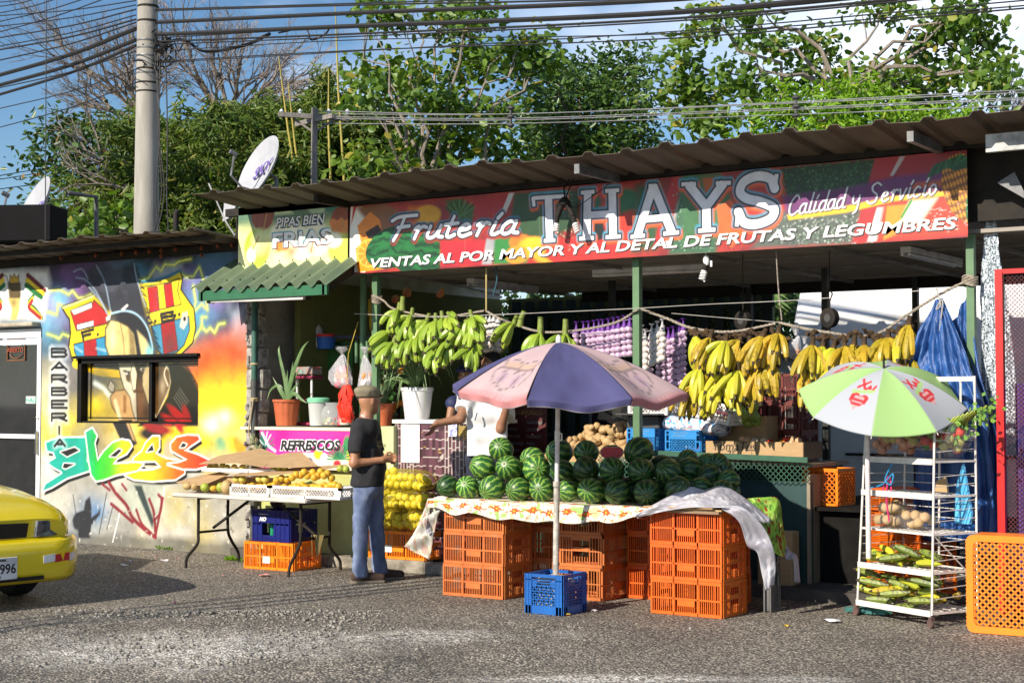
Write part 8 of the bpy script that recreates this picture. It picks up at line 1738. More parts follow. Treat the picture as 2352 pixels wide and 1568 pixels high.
mb=MB();mb.box((X0+.7,-.1,.9),(1.3,.05,1.7));o=mb.build('purple_sheet',M('purple_sheet',(.10,.03,.22),(.03,.04,.25),rough=.6,scale=2));tag(o,'dark purple and blue sheet behind the red gate mesh','sheet')
oc=thing('lattice_crate','large bright orange crate standing on its side, lattice base facing the street','crate',at(2221,1452,z=0)+Vector((0,0,.004)),rad(4))
W2,H2,D2=.62,.68,.26;mb=MB();mb.mi=0
def rr_(w,h,r,n=5):return[(x+r*math.cos(a),z+r*math.sin(a))for x,z,a0 in((w-r,h-r,0),(r,h-r,PI/2),(r,r,PI),(w-r,r,3*PI/2))for a in np.linspace(a0,a0+PI/2,n)]
o_=rr_(W2,H2,.05);i_=[(.045+x*(W2-.09)/W2,.045+z*(H2-.09)/H2)for x,z in o_];n=len(o_);mb.add([(x,0,z)for x,z in o_]+[(x,0,z)for x,z in i_]+[(x,.02,z)for x,z in i_]+[(x-.0,D2,z)for x,z in o_],[(k,(k+1)%n,n+(k+1)%n,n+k)for k in range(n)]+[(n+k,n+(k+1)%n,2*n+(k+1)%n,2*n+k)for k in range(n)])
mb.build('base_frame',brightO,oc,solid=.006);mb=MB();lattice(mb,(W2/2,.012,0),0,-W2/2+.045,W2/2-.045,.045,H2-.045,.048,.013,.012);mb.build('base_lattice',brightO,oc)
for s_,u0 in((0,0),(1,W2)):
 mb=MB()
 for r_ in range(5):mb.box((u0,.03+r_*D2/4.6,H2/2),(.01,.012,H2-.1))
 for z_ in np.linspace(.05,H2-.05,22):mb.box((u0,D2/2,z_),(.009,D2,.012))
 mb.build('side_panel',brightO,oc)
for z_ in(.004,H2-.004):mb=MB();mb.box((W2/2,D2/2,z_),(W2-.09,D2,.008));mb.build('end_panel',brightO,oc)
p=at(1905,1158,Y=.7);bk=thing('orange_basket','orange lattice basket on the dark alley shelf between bench and rack','basket',p,-.1)
for c,a in(((0,-.15,0),0),((.16,0,0),PI/2),((0,.15,0),PI),((-.16,0,0),-PI/2)):mb=MB();put(mb,[(0,.01,.32,.02,.01),(0,.30,.32,.03,.012),(-.15,.15,.02,.3,.01),(.15,.15,.02,.3,.01)],c,a);lattice(mb,c,a,-.15,.15,.01,.29,.05,.018,.006);mb.build('side_panel',brightO,bk)
mb=MB();mb.box((p.x+.15,p.y+.7,p.z-.02),(.9,2.0,.03));mb.box((p.x+.15,p.y+.75,p.z/2-.02),(.86,1.9,p.z-.06));o=mb.build('alley_shelf_and_shade',M('alley_shade_black',(.014,.013,.012),(.008,.008,.008),spec=.1,rough=.9));tag(o,'low board shelf over a block, both blackened to stand in for the alley shade','shelf')  # shelf and block below coloured near black in place of alley shade
van=thing('delivery_van','tall white van parked behind the stall on the right','van',(7.2,6.2,0));vw=M('van_white',(.78,.79,.8),(.76,.77,.78),rough=.3,coat=.4)
mb=MB();prof=[(0,.35),(0,1.6),(.04,2.6),(.2,2.92),(1.6,3.0),(1.86,2.8),(1.95,1.6),(1.95,.35)];xs=[4.96,5.0,5.6,9.5,10.2];vs=[(x,5.2+y+(.03 if x in(xs[0],)and 1 else 0),z)for x in xs for y,z in prof];n=len(prof)
mb.add(vs,[(i*n+k,i*n+k+1,(i+1)*n+k+1,(i+1)*n+k)for i in range(4)for k in range(n-1)]+[tuple(range(n)),tuple(range(4*n,5*n))[::-1]]);mb.build('body',vw,van,world=True,bevel=.03)
mb=MB();mb.box((5.06,5.19,1.35),(.14,.03,.62));mb.build('tail_light',M('lamp_red',(.35,.01,.015),rough=.15),van,world=True)
mb=MB()
for x in(6.9,8.3):mb.box((x,5.2,1.35),(.012,.012,1.9))
mb.box((7.5,5.19,1.0),(3.8,.016,.03));mb.build('panel_seam',blkst,van,world=True)
for x in(5.9,9.3):mb=MB();mb.lathe([(.33,-.1),(.36,-.05),(.36,.08),(.3,.1),(.001,.09)],(x,5.32,.36),20,Matrix.Rotation(PI/2,3,'X'));mb.build('wheel',blkst,van,smooth=True,world=True)
ob=thing('outbuilding','low whitewashed building behind the stall with a pale roof edge','building',(4,9,0));mb=MB();mb.box((3.4,10,1.15),(6.5,3,2.3));mb.build('wall',M('whitewash',(.5,.5,.48),(.3,.3,.28),rough=.9,scale=2,bump=.3),ob,world=True)
mb=MB();mb.box((3.4,9.9,2.38),(6.8,3.4,.2));mb.build('roof',M('pale_roof',(.5,.5,.52),(.35,.35,.36),rough=.7,dirt=((.3,.12,.08),2,.62)),ob,world=True)
mb=MB();mb.box((2.2,8.48,1.2),(.9,.05,1.1));mb.build('window',M('dark_opening',(.02,.02,.02)),ob,world=True)
def dish(lab,c,r,el,txt):
 t=thing('satellite_dish',lab,'satellite dish',c);d=(CAMP-Vector(c)).normalized();n_=(_r*-.78-_h*.55+Vector((0,0,.42))).normalized();rm=n_.to_track_quat('Z','Y').to_matrix()
 mb=MB();mb.lathe([(.001,0),(r*.5,r*.06),(r*.85,r*.19),(r,r*.27),(r*1.02,r*.27),(r*.86,r*.16),(r*.5,r*.03),(.001,-.03)],n=30,rm=rm);mb.build('reflector',M('dish_grey',(.42,.43,.46),(.36,.37,.4),rough=.5),t,smooth=True)
 mb=MB();mb.tube([rm@Vector((0,-r*.9,.02)),rm@Vector((0,-r*.6,r*.9)),rm@Vector((0,0,r*1.05))],.014,6);mb.tube([rm@Vector((0,0,r*.98)),rm@Vector((0,0,r*1.2))],.03,8);mb.tube([rm@Vector((0,0,-.02)),rm@Vector((0,0,-.15)),Vector((.1,.1,-r*1.6))],.025,8);mb.build('arm',gal,t)
 back=n_;o=text('lettering',txt,r*.52,M('dish_violet',(.16,.1,.4)),t,(0,0,0),bold=.006,shear=.2)
 xdir=Vector((0,0,1)).cross(back)+Vector((0,0,.3));xdir=(xdir-back*xdir.dot(back)).normalized();yd=back.cross(xdir);o.matrix_local=Matrix.Translation(back*(.045)-xdir*r*.5-yd*r*.12)@Matrix((xdir,yd,back)).transposed().to_4x4();return t
dish('grey satellite dish lettered SKY behind the left end of the stall roof',at(610,395,D=18.2),.42,0,'SKY');dish('grey satellite dish lettered SKY at the left edge beside the black box',at(92,487,D=18.6),.42,0,'SKY')
t=thing('dish_feed','white dish offset piece on a bracket under the left roof corner','antenna',at(525,480,D=16.6));mb=MB();mb.poly([(-.09,0,-.13),(0,0,-.1),(.13,0,.05),(.13,0,.12),(-.02,0,.1),(-.06,0,.14)],(0,1,0),.05);mb.build('shell',M('dish_grey',(0,0,0)),t);mb=MB();mb.tube([(-.3,0,.3),(-.05,0,-.12),(.1,0,-.3)],.012,6);mb.build('bracket',gal,t)
mb=MB();a=at(0,467,D=17.6);b=at(58,553,D=17.6);mb.box(((a.x+b.x)/2-.2,(a.y+b.y)/2+.3,(a.z+b.z)/2),(.9,.5,abs(a.z-b.z)),(0,0,.5),bev=.02);o=mb.build('black_cabinet',M('black_box',(.006,.006,.007),spec=.15,rough=.8));tag(o,'black metal cabinet on the barber shop roof at the left edge','cabinet')
def post_(name,lab,cat,pts,r,m):mb=MB();mb.tube(pts,r,8);o=mb.build(name,m,smooth=True);tag(o,lab,cat);return o
post_('antenna_mast','thin grey pipe mast with a bent top on the barber shop roof','mast',[at(221,552,D=19),at(221,452,D=19),at(155,443,D=18.6)],.03,gal)
post_('vent_pipe','short vent pipe with a hooked top on the barber shop roof','pipe',[at(404,530,D=18.5),at(404,490,D=18.5),at(409,482,D=18.5)],.035,blkst)
cpole=thing('concrete_pole','tall round concrete utility pole behind the barber shop','utility pole',at(333,920,D=19.2));cp=cpole.location;cp.z=0
mb=MB();mb.tube([(0,0,0),(0,0,3.7),(-.02,0,7.2)],[.168,.160,.118],28);mb.build('shaft',M('pole_concrete',(.38,.36,.32),(.27,.255,.225),rough=.9,scale=3,stretch=(2,2,.4),bump=.25,dirt=((.5,.5,.48),2.2,.68)),cpole,smooth=True)
for y_ in(50,95,112,130,160,170,192,212,16):
 z_=at(325,y_*.784 if 0 else y_,D=19.2).z;r_=.168-.0075*z_;mb=MB();mb.lathe([(r_+.012,z_-.012),(r_+.016,z_),(r_+.012,z_+.012)],(-.01,0,0),24);mb.build('steel_band',gal if y_ in(95,112,130,170)else blkst,cpole,smooth=True)
def WD(x,y,D):return tuple(at(x,y,D=D))
ck=0;blkc=M('cable_black',(.015,.015,.016),rough=.6)
def cable(pts,r,side,look,m=blkc):
 global ck;ck+=1;pts=list(pts)
 if pts[-1][0]>2300:a,b=pts[-2:];pts.append((3700,b[1]+(b[1]-a[1])/(b[0]-a[0])*1330*.9,b[2]+(b[2]-a[2])*1.1))
 rp_('overhead_cable',f'{look} overhead cable {side}','cable',[WD(*p)for p in pts],r,m,group='overhead cables '+side)
SL='left of the concrete pole';SR_='right of the concrete pole'
for y0,y1,r,lk in((2,30,.008,'thin'),(12,55,.008,'thin'),(22,82,.010,'thin'),(45,110,.012,'medium'),(52,135,.010,'thin'),(66,170,.028,'thick'),(92,193,.026,'thick'),(105,215,.02,'medium'),(35,102,.008,'thin'),(118,198,.008,'thin'),(160,246,.007,'thin'),(190,290,.007,'thin')):cable([(312,y0,19.2),(160,(y0+y1)/2+8,20.5),(-20,y1+8,22)],r,SL,lk)
for x1,y1,yl in((250,-6,75),(205,-6,50),(140,-6,30),(90,-6,14),(60,-6,3)):cable([(x1,y1,18),(x1*.5,(y1+yl)/2+4,19),(-20,yl+4,20)],.007,SL,'thin high')
for y0,ym,y1,r,lk in((25,12,-20,.01,'thin'),(52,30,-22,.024,'thick'),(80,60,8,.026,'thick'),(88,62,20,.008,'thin'),(96,78,30,.012,'medium'),(103,84,36,.008,'thin'),(118,92,72,.006,'thin'),(142,116,78,.007,'thin'),(145,118,60,.006,'thin'),(22,8,-30,.008,'thin')):cable([(354,y0,19.2),(820,ym,16.5),(1560,ym+(y1-ym)*.75 if y1>60 else y1+(12 if r<.02 else 20),13.5),(2370,y1-60 if y1<60 else y1-60,11)],r,SR_,lk)
cable([(354,105,19.2),(420,92,19),(470,118,18.8),(560,105,18.3),(620,78,18)],.02,'looping under the thick one','black')
cable([(640,76,17.8),(700,66,17.4),(715,92,17.3),(745,80,17.2),(757,66,17)],.01,'making a slack loop','black')
for x0 in(356,362,368,380):cable([(x0,120,19.1),(x0+R.uniform(-8,14),300,19),(x0+R.uniform(-10,12),440,19),(x0+R.uniform(-12,10),545,19)],.009,'hanging down beside the concrete pole','slack')
cable([(107,-5,17),(105,300,17),(104,560,17)],.006,'dropping straight down at the far left','thin')
for k,(a,b)in enumerate((((0,405),(80,390)),((0,412),(75,400)),((0,435),(200,405)))):cable([(a[0]-5,a[1],24),(b[0],b[1],26),(700,290+k*10,27)],.008,'far behind on the left','thin')
mb=MB()
for i in range(60):
 p=Vector(WD(368+R.gauss(0,18),118+R.gauss(0,18),19.1));q=p+Vector((R.gauss(0,.12),R.gauss(0,.05),R.gauss(0,.1)));mb.tube([p,(p+q)/2+Vector((0,0,R.gauss(0,.06))),q],.01,4)
o=mb.build('cable_splice',blkc);tag(o,'tangle of black splices at the concrete pole','cables',kind='stuff')
wp=thing('wooden_pole','grey wooden utility pole with a crossarm and insulators behind the stall roof','utility pole',at(719,920,D=21.3));wp.location.z=0;zz_=lambda y:at(719,y,D=21.3).z
wood=M('grey_wood',(.26,.24,.22),(.14,.13,.12),rough=.9,scale=12,stretch=(3,3,.3),bump=.4);mb=MB();mb.tube([(0,0,0),(0,0,zz_(248))],[.06,.045],12);mb.build('shaft',wood,wp,smooth=True)
for dz,a in((zz_(268),.25),(zz_(276),-.9)):mb=MB();d=Vector((math.cos(YAW+a),math.sin(YAW+a),-.02))*.5;mb.bar(Vector((0,0,dz))-d,Vector((0,0,dz))+d,.05,.065);mb.build('crossarm',wood,wp)
for s_ in(-1,1):mb=MB();mb.bar((s_*.3*_r.x,s_*.3*_r.y,zz_(272)),(0,0,zz_(305)),.03);mb.build('arm_brace',wood,wp)
for x_ in(-.46,-.2,.2,.46):mb=MB();mb.lathe([(.015,0),(.032,.02),(.02,.035),(.035,.055),(.02,.075),(.008,.09)],(x_*_r.x,x_*_r.y,zz_(265)),10);mb.build('insulator',M('porcelain',(.6,.65,.7),rough=.2),wp,smooth=True)
for y0,ym,y1 in((255,262,210),(268,272,228),(272,276,232),(284,284,246),(262,262,216)):cable([(725,y0,21.3),(1175,ym,21),(1826,(ym+y1)/2-2,20.5),(2370,y1-4,20)],.007,'from the wooden pole to the right','pale distant',M('aluminium_wire',(.42,.42,.42),metal=.5,rough=.4))
for x,y in((1173,268),(1828,245)):mb=MB();p=Vector(WD(x,y,21 if x<1500 else 20.5));mb.bar(p-Vector((0,0,.16)),p+Vector((0,0,.16)),.03);[mb.ball(p+Vector((0,0,z_)),(.06,.05,.03),8,5)for z_ in(-.12,0,.12)];o=mb.build('wire_spacer',M('spacer_dark',(.05,.05,.05)));tag(o,'dark spacer on the distant wires '+('left of centre' if x<1500 else 'above the bright mango tree'),'spacer')
for y0,y1,k in((1418,1330,0),(1428,1338,1),(1408,1322,2),(1436,1345,3)):
 a=at(200,y0,z=0)+SUN*10;b=at(1010,y1,z=0)+SUN*10;d=b-a;rp_('street_cable','thick cable strung above the street in front of the shops','cable',[tuple(a-d*.6),tuple(b+d*.1)],.03,blkc,group='cables above the street',sm=False)
cr_=at(182,1262,z=.42);hx=(_r*.74-_h*.67).normalized();ca_=math.atan2(hx.y,hx.x);lft=Vector((-hx.y,hx.x,0))
org=Vector((cr_.x,cr_.y,0))-hx*.80-lft*.80
car=thing('taxi','yellow taxi nosing in from the left edge with a white number plate','car',org,ca_)
ypaint=M('taxi_yellow',(.78,.62,.005),(.74,.58,.005),rough=.25,coat=.8,scale=2)
st_=[(-3.4,.70,.35,.60,.95),(-3.2,.78,.28,.62,1.0),(-2.4,.83,.24,.62,1.0),(-.9,.83,.24,.64,.98),(-.6,.83,.24,.64,.97),(.0,.82,.26,.64,.91),(.4,.80,.26,.62,.84),(.62,.775,.26,.60,.78),(.72,.75,.27,.57,.73),(.765,.70,.30,.55,.69)]
vs=[];m_=15
for x,hw,zb,zm,zt in st_:
 for k in range(m_):
  a=PI*k/(m_-1);y=math.cos(a);z=math.sin(a);vs.append((x,hw*math.copysign(abs(y)**.3,y),zm+(zt-zm)*abs(z)**.5))
 for k in range(m_):a=PI+PI*k/(m_-1);y=math.cos(a);z=-math.sin(a);vs.append((x,hw*math.copysign(abs(y)**.25,y)*.985,zm-(zm-zb)*abs(z)**.4))
n=2*m_;mb=MB();mb.add(vs,[(i*n+k,i*n+(k+1)%n,(i+1)*n+(k+1)%n,(i+1)*n+k)for i in range(len(st_)-1)for k in range(n)]+[tuple(range(n)),tuple(range((len(st_)-1)*n,len(st_)*n))[::-1]]);body=mb.build('body',ypaint,car,smooth=True)
mb=MB();cs=[(-3.1,.62,.98,.0),(-2.6,.60,1.36,1),(-1.6,.60,1.40,1),(-.95,.66,.985,0)];vs=[(x,s_*w_,z)for x,w_,z,_ in cs for s_ in(-1,1)]+[(x,s_*.76,.95)for x in(-3.1,-.92)for s_ in(-1,1)];mb.add(vs,[(0,1,3,2),(2,3,5,4),(4,5,7,6),(8,0,2,4,6,10),(9,11,7,5,3,1)]);mb.build('cabin_glass',glass,car);mb=MB();mb.box((-2.1,0,1.395),(1.15,1.22,.04),bev=.015);mb.build('roof',ypaint,car)
bmp=MB();pr=[(.0,.20),(.035,.24),(.05,.32),(.055,.42),(.045,.50),(.0,.53)];ys=np.linspace(-.82,.82,25);vs=[]
for y in ys:
 xo=.80-.55*max(0,abs(y)-.62)**1.6*3.2
 for dx,z in pr:vs.append((xo+dx,y,z))
bmp.add(vs,[(i*6+k,i*6+k+1,(i+1)*6+k+1,(i+1)*6+k)for i in range(24)for k in range(5)]);bmp.build('bumper',ypaint,car,smooth=True,solid=.02)
mb=MB();mb.box((.852,.0,.235),(.02,.9,.03));mb.build('bumper_intake',blkst,car)
for s_ in(-1,1):
 mb=MB();mb.poly([(.775,s_*.40,.545),(.71,s_*.735,.55),(.67,s_*.755,.66),(.77,s_*.42,.675)],(1,0,0),.035);mb.build('headlight',M('headlamp',(.45,.47,.5),(.12,.13,.15),rough=.06,scale=9,metal=.5),car,bevel=.008)
 mb=MB();mb.poly([(.775,s_*.06,.55),(.785,s_*.33,.55),(.785,s_*.35,.66),(.775,s_*.08,.665)],(1,0,0),.012);mb.build('grille',blkst,car)
 for k,(a,b,c)in enumerate(((.44,.54,1),(.54,.68,0),(.68,.76,1))):
  f_x=lambda y:.80-.55*max(0,y-.62)**1.6*3.2+.068;mb=MB();mb.poly([(f_x(a),s_*a,.345),(f_x(b),s_*b,.355),(f_x(b),s_*b,.415),(f_x(a),s_*a,.405)],(1,0,0),.004);mb.build('reflector_strip',M('strip_white',(.8,.8,.8))if c else M('strip_red',(.6,.02,.02)),car)
 for x in(.0,-2.55):
  w_=MB();w_.lathe([(.15,-.09),(.27,-.1),(.30,-.06),(.30,.06),(.27,.1),(.18,.1)],(x,s_*.70,.30),24,Matrix.Rotation(PI/2,3,'X'));wl=w_.build('wheel',M('tyre_rubber',(.018,.018,.018),rough=.85),car,smooth=True)
  w_=MB();w_.lathe([(.001,0),(.06,.02),(.17,.0),(.18,.02)],(x,s_*.78,.30),20,Matrix.Rotation(s_*-PI/2,3,'X'));rm_2=w_.build('rim',gal,car,smooth=True);rm_2.parent=wl
mb=MB();mb.box((.872,.04,.33),(.012,.34,.17),bev=.004);pl_=mb.build('number_plate',M('plate_white',(.72,.74,.76),rough=.4),car);pq=(PI/2,0,PI/2)
for s_,sz,y,z,b_,sx in(('AY2996',.105,-.105,.292,.002,.88),('PANAMA',.028,.0,.385,.001,1),('2018',.024,.02,.258,.001,1)):o=text('lettering',s_,sz,blackl,car,(.879,y,z),pq,bold=b_,sx=sx);o.parent=pl_
lit=[M('litter_white',(.75,.75,.77),(.6,.6,.65)),M('litter_red',(.6,.05,.08),(.7,.4,.35)),M('litter_yellow',(.8,.5,.03)),M('litter_pink',(.7,.2,.4))]
for k,(x,y,s_,m_,lab)in enumerate(((285,1300,.11,0,'white crumpled bag on the ground between taxi and table'),(300,1290,.08,0,'second white scrap by the crumpled bag'),(378,1288,.1,0,'white paper scrap below the mural'),(358,1282,.04,3,'pink wrapper beside the white scrap'),(410,1285,.03,1,'red scrap near the table leg'),(605,1323,.13,1,'red wrapper on the ground in front of the orange crate'),(513,1324,.03,1,'tiny red scrap left of the red wrapper'),(402,1386,.03,3,'pink scrap on the open yard'),(1385,1376,.05,2,'yellow scrap at the foot of the left crate stack'),(1304,1413,.05,2,'yellow peel beside the blue milk crate'),(1914,1429,.13,0,'white paper lying on the yard before the rack'),(1806,1440,.05,2,'yellow peel on the yard left of the paper'),(1365,1405,.07,0,'bluish film scrap behind the milk crate'),(1585,1446,.02,0,'tiny white scrap in front of the right crates'),(330,1275,.03,2,'yellow scrap below the mural'))):
 p=at(x,y,z=0);mb=MB();rj=random.Random(k);n=7
 mb.add([(s_*.5*math.cos(2*PI*i/n)*rj.uniform(.6,1.1),s_*.4*math.sin(2*PI*i/n)*rj.uniform(.5,1.1),rj.uniform(.003,.025))for i in range(n)]+[(0,0,.01+s_*.2*rj.random())],[(i,(i+1)%n,n)for i in range(n)]);o=mb.build('litter',lit[m_],solid=.002);o.location=p;tag(o,lab,'litter')
def leaves(C_,size,seed,aspect=.5,droop=.4,fold=.25):
 r=np.random.default_rng(seed);n=len(C_)
 d=r.normal(size=(n,3));d[:,2]=d[:,2]*.6-droop;d/=np.linalg.norm(d,axis=1)[:,None]
 s=np.cross(d,r.normal(size=(n,3))+np.array([.1,-.6,.5]));s/=np.linalg.norm(s,axis=1)[:,None]+1e-9;nm=np.cross(d,s)
 L_=(size*r.uniform(.6,1.25,n))[:,None];W_=L_*aspect*.5
 u_=nm*L_*fold*.3
 V=np.stack([C_,C_+d*L_*.22+s*W_*.85+u_,C_+d*L_*.68+s*W_*.85+u_*.6,C_+d*L_-nm*L_*.15,C_+d*L_*.68-s*W_*.85+u_*.6,C_+d*L_*.22-s*W_*.85+u_],1).reshape(-1,3)
 b=np.arange(n)*6;F_=np.concatenate([np.stack([b,b+1,b+2,b+3],1),np.stack([b,b+3,b+4,b+5],1)])
 return V,F_
def limb(mb,a,b,r0,r1,rj,wig=.12,n=6):
 a=Vector(a);b=Vector(b);L_=(b-a).length;pts=[a]
 for i in range(1,n):t=i/n;pts.append(a.lerp(b,t)+Vector((rj.gauss(0,1),rj.gauss(0,1),rj.gauss(0,1)))*L_*wig*.3+Vector((0,0,math.sin(PI*t)*L_*.08)))
 pts.append(b);mb.tube(pts,[r0+(r1-r0)*i/n for i in range(n+1)],6,cap=False);return pts
bark=M('grey_bark',(.30,.26,.21),(.16,.13,.10),rough=.95,scale=14,stretch=(3,3,.5));dbark=M('dark_bark',(.12,.09,.065),(.06,.045,.035),rough=.95,scale=12)
def tree(name,lab,cat,D,foot,fork,blobs,size,per,lm,seed,aspect=.5,droop=.4,bm=bark,r0=.2,k=14,sig=.3,thick=.7,twigs=5,group=None,dz=1.0):
 rj=random.Random(seed);rg=np.random.default_rng(seed);F0=at(foot,920,D=D);F0.z=0;t=thing(name,lab,cat,F0,0,group)
 mb=MB();fk=at(fork[0],fork[1],D=D);trunk=limb(mb,F0,fk,r0,r0*.7,rj,.05);Cs=[]
 for bx,by,rx,ry in blobs:
  d_=D+rj.uniform(-.6,1)*dz;c=at(bx,by,D=d_);RX=rx*d_/FP;RY=ry*d_/FP;src=fk if(c-fk).length<5 else fk.lerp(c,.35)
  pts=limb(mb,trunk[-2]if rj.random()<.3 else fk,c,r0*.2,r0*.05,rj,.14)
  kk=max(3,int(k*RX*RY*1.6))
  for j in range(kk):
   q=rg.normal(size=3);q/=np.linalg.norm(q);q*=rg.random()**.4;p=np.array(c)+_np(q,RX,RY,thick);
   if j<twigs*2:limb(mb,pts[-1-(j%3)],p,r0*.06,r0*.02,rj,.2,4)
   m=int(per*rg.uniform(.5,1.4));Cs.append(p+rg.normal(size=(m,3))*sig*np.array([1,1,.75]))
 mb.build('trunk',bm,t,smooth=True,world=True)
 C_=np.concatenate(Cs);V,F_=leaves(C_,size,seed,aspect,droop);rv=np.repeat(np.concatenate([np.clip(rg.normal(rg.uniform(.3,.7),.22,len(c)),0,.95)for c in Cs]),6);rv[np.repeat(rg.random(len(C_))<.025,6)]=1
 npmesh('crown',V-np.array(F0),F_,lm,t,False,rv);return t
def _np(q,rx,ry,th):return q[0]*rx*np.array(_r)+q[1]*rx*th*np.array(_h)+np.array([0,0,q[2]*ry])
teak=leafmat('teak_leaf',(.16,.26,.03),(.055,.13,.02),(.38,.33,.05),.35);fic=leafmat('ficus_leaf',(.085,.16,.028),(.03,.075,.015),(.16,.20,.04),.25,.35);mangoL=leafmat('mango_leaf',(.24,.42,.02),(.12,.26,.012),(.36,.42,.04),.4)
dkl=leafmat('dark_leaf',(.07,.14,.025),(.02,.055,.012),(.26,.15,.04),.2,.4);bml=leafmat('bamboo_leaf',(.16,.22,.03),(.05,.12,.018),(.32,.28,.06),.35)
tree('teak_tree','tall teak tree with big drooping leaves left of centre behind the roof','tree',23.5,1000,(985,470),[(850,40,35,50),(930,30,60,50),(1020,20,60,30),(1090,35,30,25),(880,160,60,60),(830,205,40,30),(1040,130,60,60),(1110,160,50,40),(1190,100,55,35),(1230,135,30,25),(960,180,50,50),(900,260,90,60),(1030,260,110,60),(1140,240,60,40),(980,350,130,55),(850,360,50,50),(1120,340,80,60),(900,400,80,30),(1060,400,100,30)],.15,56,teak,3,.72,.6,k=15,sig=.2,dz=1.4)
tree('teak_tree','very wide teak tree with spreading bare limbs at the upper right','tree',24.5,1930,(1945,205),[(1610,50,50,40),(1560,150,40,50),(1600,220,70,45),(1680,170,60,35),(1690,30,60,30),(1740,100,50,25),(1790,210,45,40),(1850,180,60,35),(1950,185,45,40),(2060,170,60,45),(2120,110,50,40),(2190,60,60,40),(2270,95,50,40),(2230,20,60,25),(2020,20,50,25),(2290,180,35,30),(2150,200,60,40),(1630,290,90,30),(2090,250,60,30),(1880,90,25,20),(2230,160,50,40)],.15,62,teak,9,.72,.6,k=22,sig=.21,r0=.24,dz=1.2)
tree('ficus_tree','dense dark glossy leaved tree in the middle distance right of centre','tree',27,1350,(1350,400),[(1250,185,60,35),(1330,180,90,40),(1420,150,70,22),(1465,140,30,12),(1290,250,100,50),(1400,230,90,45),(1470,235,35,20),(1240,320,80,50),(1350,320,110,50),(1450,320,80,50),(1500,390,80,40),(1300,390,120,40)],.15,55,fic,5,.42,.15,bm=dbark,k=40,sig=.26,dz=1.5)
tree('mango_tree','bright yellow green mango tree just above the right half of the roof','tree',22.5,1950,(1930,400),[(1830,230,55,30),(1920,215,60,28),(1990,225,50,28),(1790,280,60,40),(1880,280,80,40),(1980,280,90,40),(2080,260,60,25),(2160,270,70,25),(2240,295,60,20),(2110,305,90,25),(1850,330,90,25)],.17,62,mangoL,6,.26,.55,bm=dbark,k=42,sig=.2)
tree('shade_tree','dark leaved tree against the sky at the left of the concrete pole','tree',24,200,(215,460),[(145,285,40,35),(180,340,80,50),(120,380,45,35),(110,460,35,25),(200,420,80,45),(250,310,60,35),(150,520,60,30),(260,480,60,40),(110,530,40,20),(230,370,70,40)],.13,46,dkl,7,.5,.2,bm=dbark,k=34,sig=.24)
tree('shade_tree','second dark green tree mass behind the bamboo and the concrete pole','tree',29,480,(500,460),[(330,370,70,40),(420,400,90,50),(520,420,90,50),(620,420,90,60),(720,400,90,60),(300,430,60,60),(400,470,110,60),(560,480,110,50),(700,480,110,50),(800,440,80,60)],.14,44,dkl,8,.5,.2,bm=dbark,k=14,sig=.3)
tree('broadleaf_tree','light green leafy tree low behind the barber shop roof left of the pole','tree',22,270,(270,520),[(270,500,60,40),(220,530,60,25),(310,540,60,25),(180,520,40,25)],.16,36,teak,12,.7,.3,k=34,sig=.2)
tree('roadside_tree','green tree beyond the roof at the far right','tree',27,2290,(2280,330),[(2230,250,50,30),(2300,270,60,40),(2340,330,60,40),(2200,310,40,20)],.15,22,dkl,13,.5,.2,bm=dbark,k=12,sig=.28)
V,F_,RV=[],[],[]
def bamboo(lab,D,x,top,seed,sp=60,n=14,per=900,bend=60,up=1):
 rj=random.Random(seed);F0=at(x,920,D=D);F0.z=0;t=thing('bamboo_clump',lab,'bamboo',F0);rg=np.random.default_rng(seed);Cs=[]
 for i in range(n):
  xb=x+rj.uniform(-.5,.5)*sp*.6;xt=xb+rj.gauss(0,bend);yt=top+abs(rj.gauss(0,45));d2=D+rj.uniform(-.7,.7);pts=[]
  for k in range(9):s_=k/8;pts.append(at(xb+(xt-xb)*s_**2.2,920-(920-yt)*(1-(1-s_)**1.15),D=d2+s_*rj.uniform(0,.2)))
  mb=MB();mb.tube(pts,[.035*(1-.75*k/8)for k in range(9)],6);mb.build('culm',M('bamboo_culm',(.42,.33,.06),(.26,.24,.05),rough=.5,scale=3),t,smooth=True,world=True)
  for k in range(3,9):
   for j in range(5):p=np.array(pts[k]);off=rg.normal(size=3)*np.array([.45,.45,.4]);m=int(per/n/9*(1.4 if k>5 else 1));ax=off/np.linalg.norm(off);tt=rg.random(m)[:,None];Cs.append(p+off*tt*1.15+rg.normal(size=(m,3))*.07+np.array([0,0,-.3])*tt**2)
 C_=np.concatenate(Cs);V,F_=leaves(C_,.19,seed,.13,.8);rv=np.repeat(np.clip(rg.normal(.55,.25,len(C_)),0,.97),6);npmesh('foliage',V-np.array(F0),F_,bml,t,False,rv)
for x,top,D,sd_,per,lab in((420,290,24.5,1,12000,'bamboo clump directly right of the concrete pole'),(530,350,24,2,13000,'bamboo clump between the pole and the satellite dish'),(615,265,25,3,14000,'tall bamboo clump above the satellite dish'),(700,290,26.5,4,13000,'bamboo clump behind the wooden pole'),(790,250,26,5,13000,'yellowish bamboo clump just left of the teak tree'),(380,420,23.5,6,12000,'low bamboo clump at the foot of the concrete pole'),(560,450,23.5,7,14000,'low bamboo clump behind the left roof corner')):bamboo(lab,D,x,top,sd_,per=per)
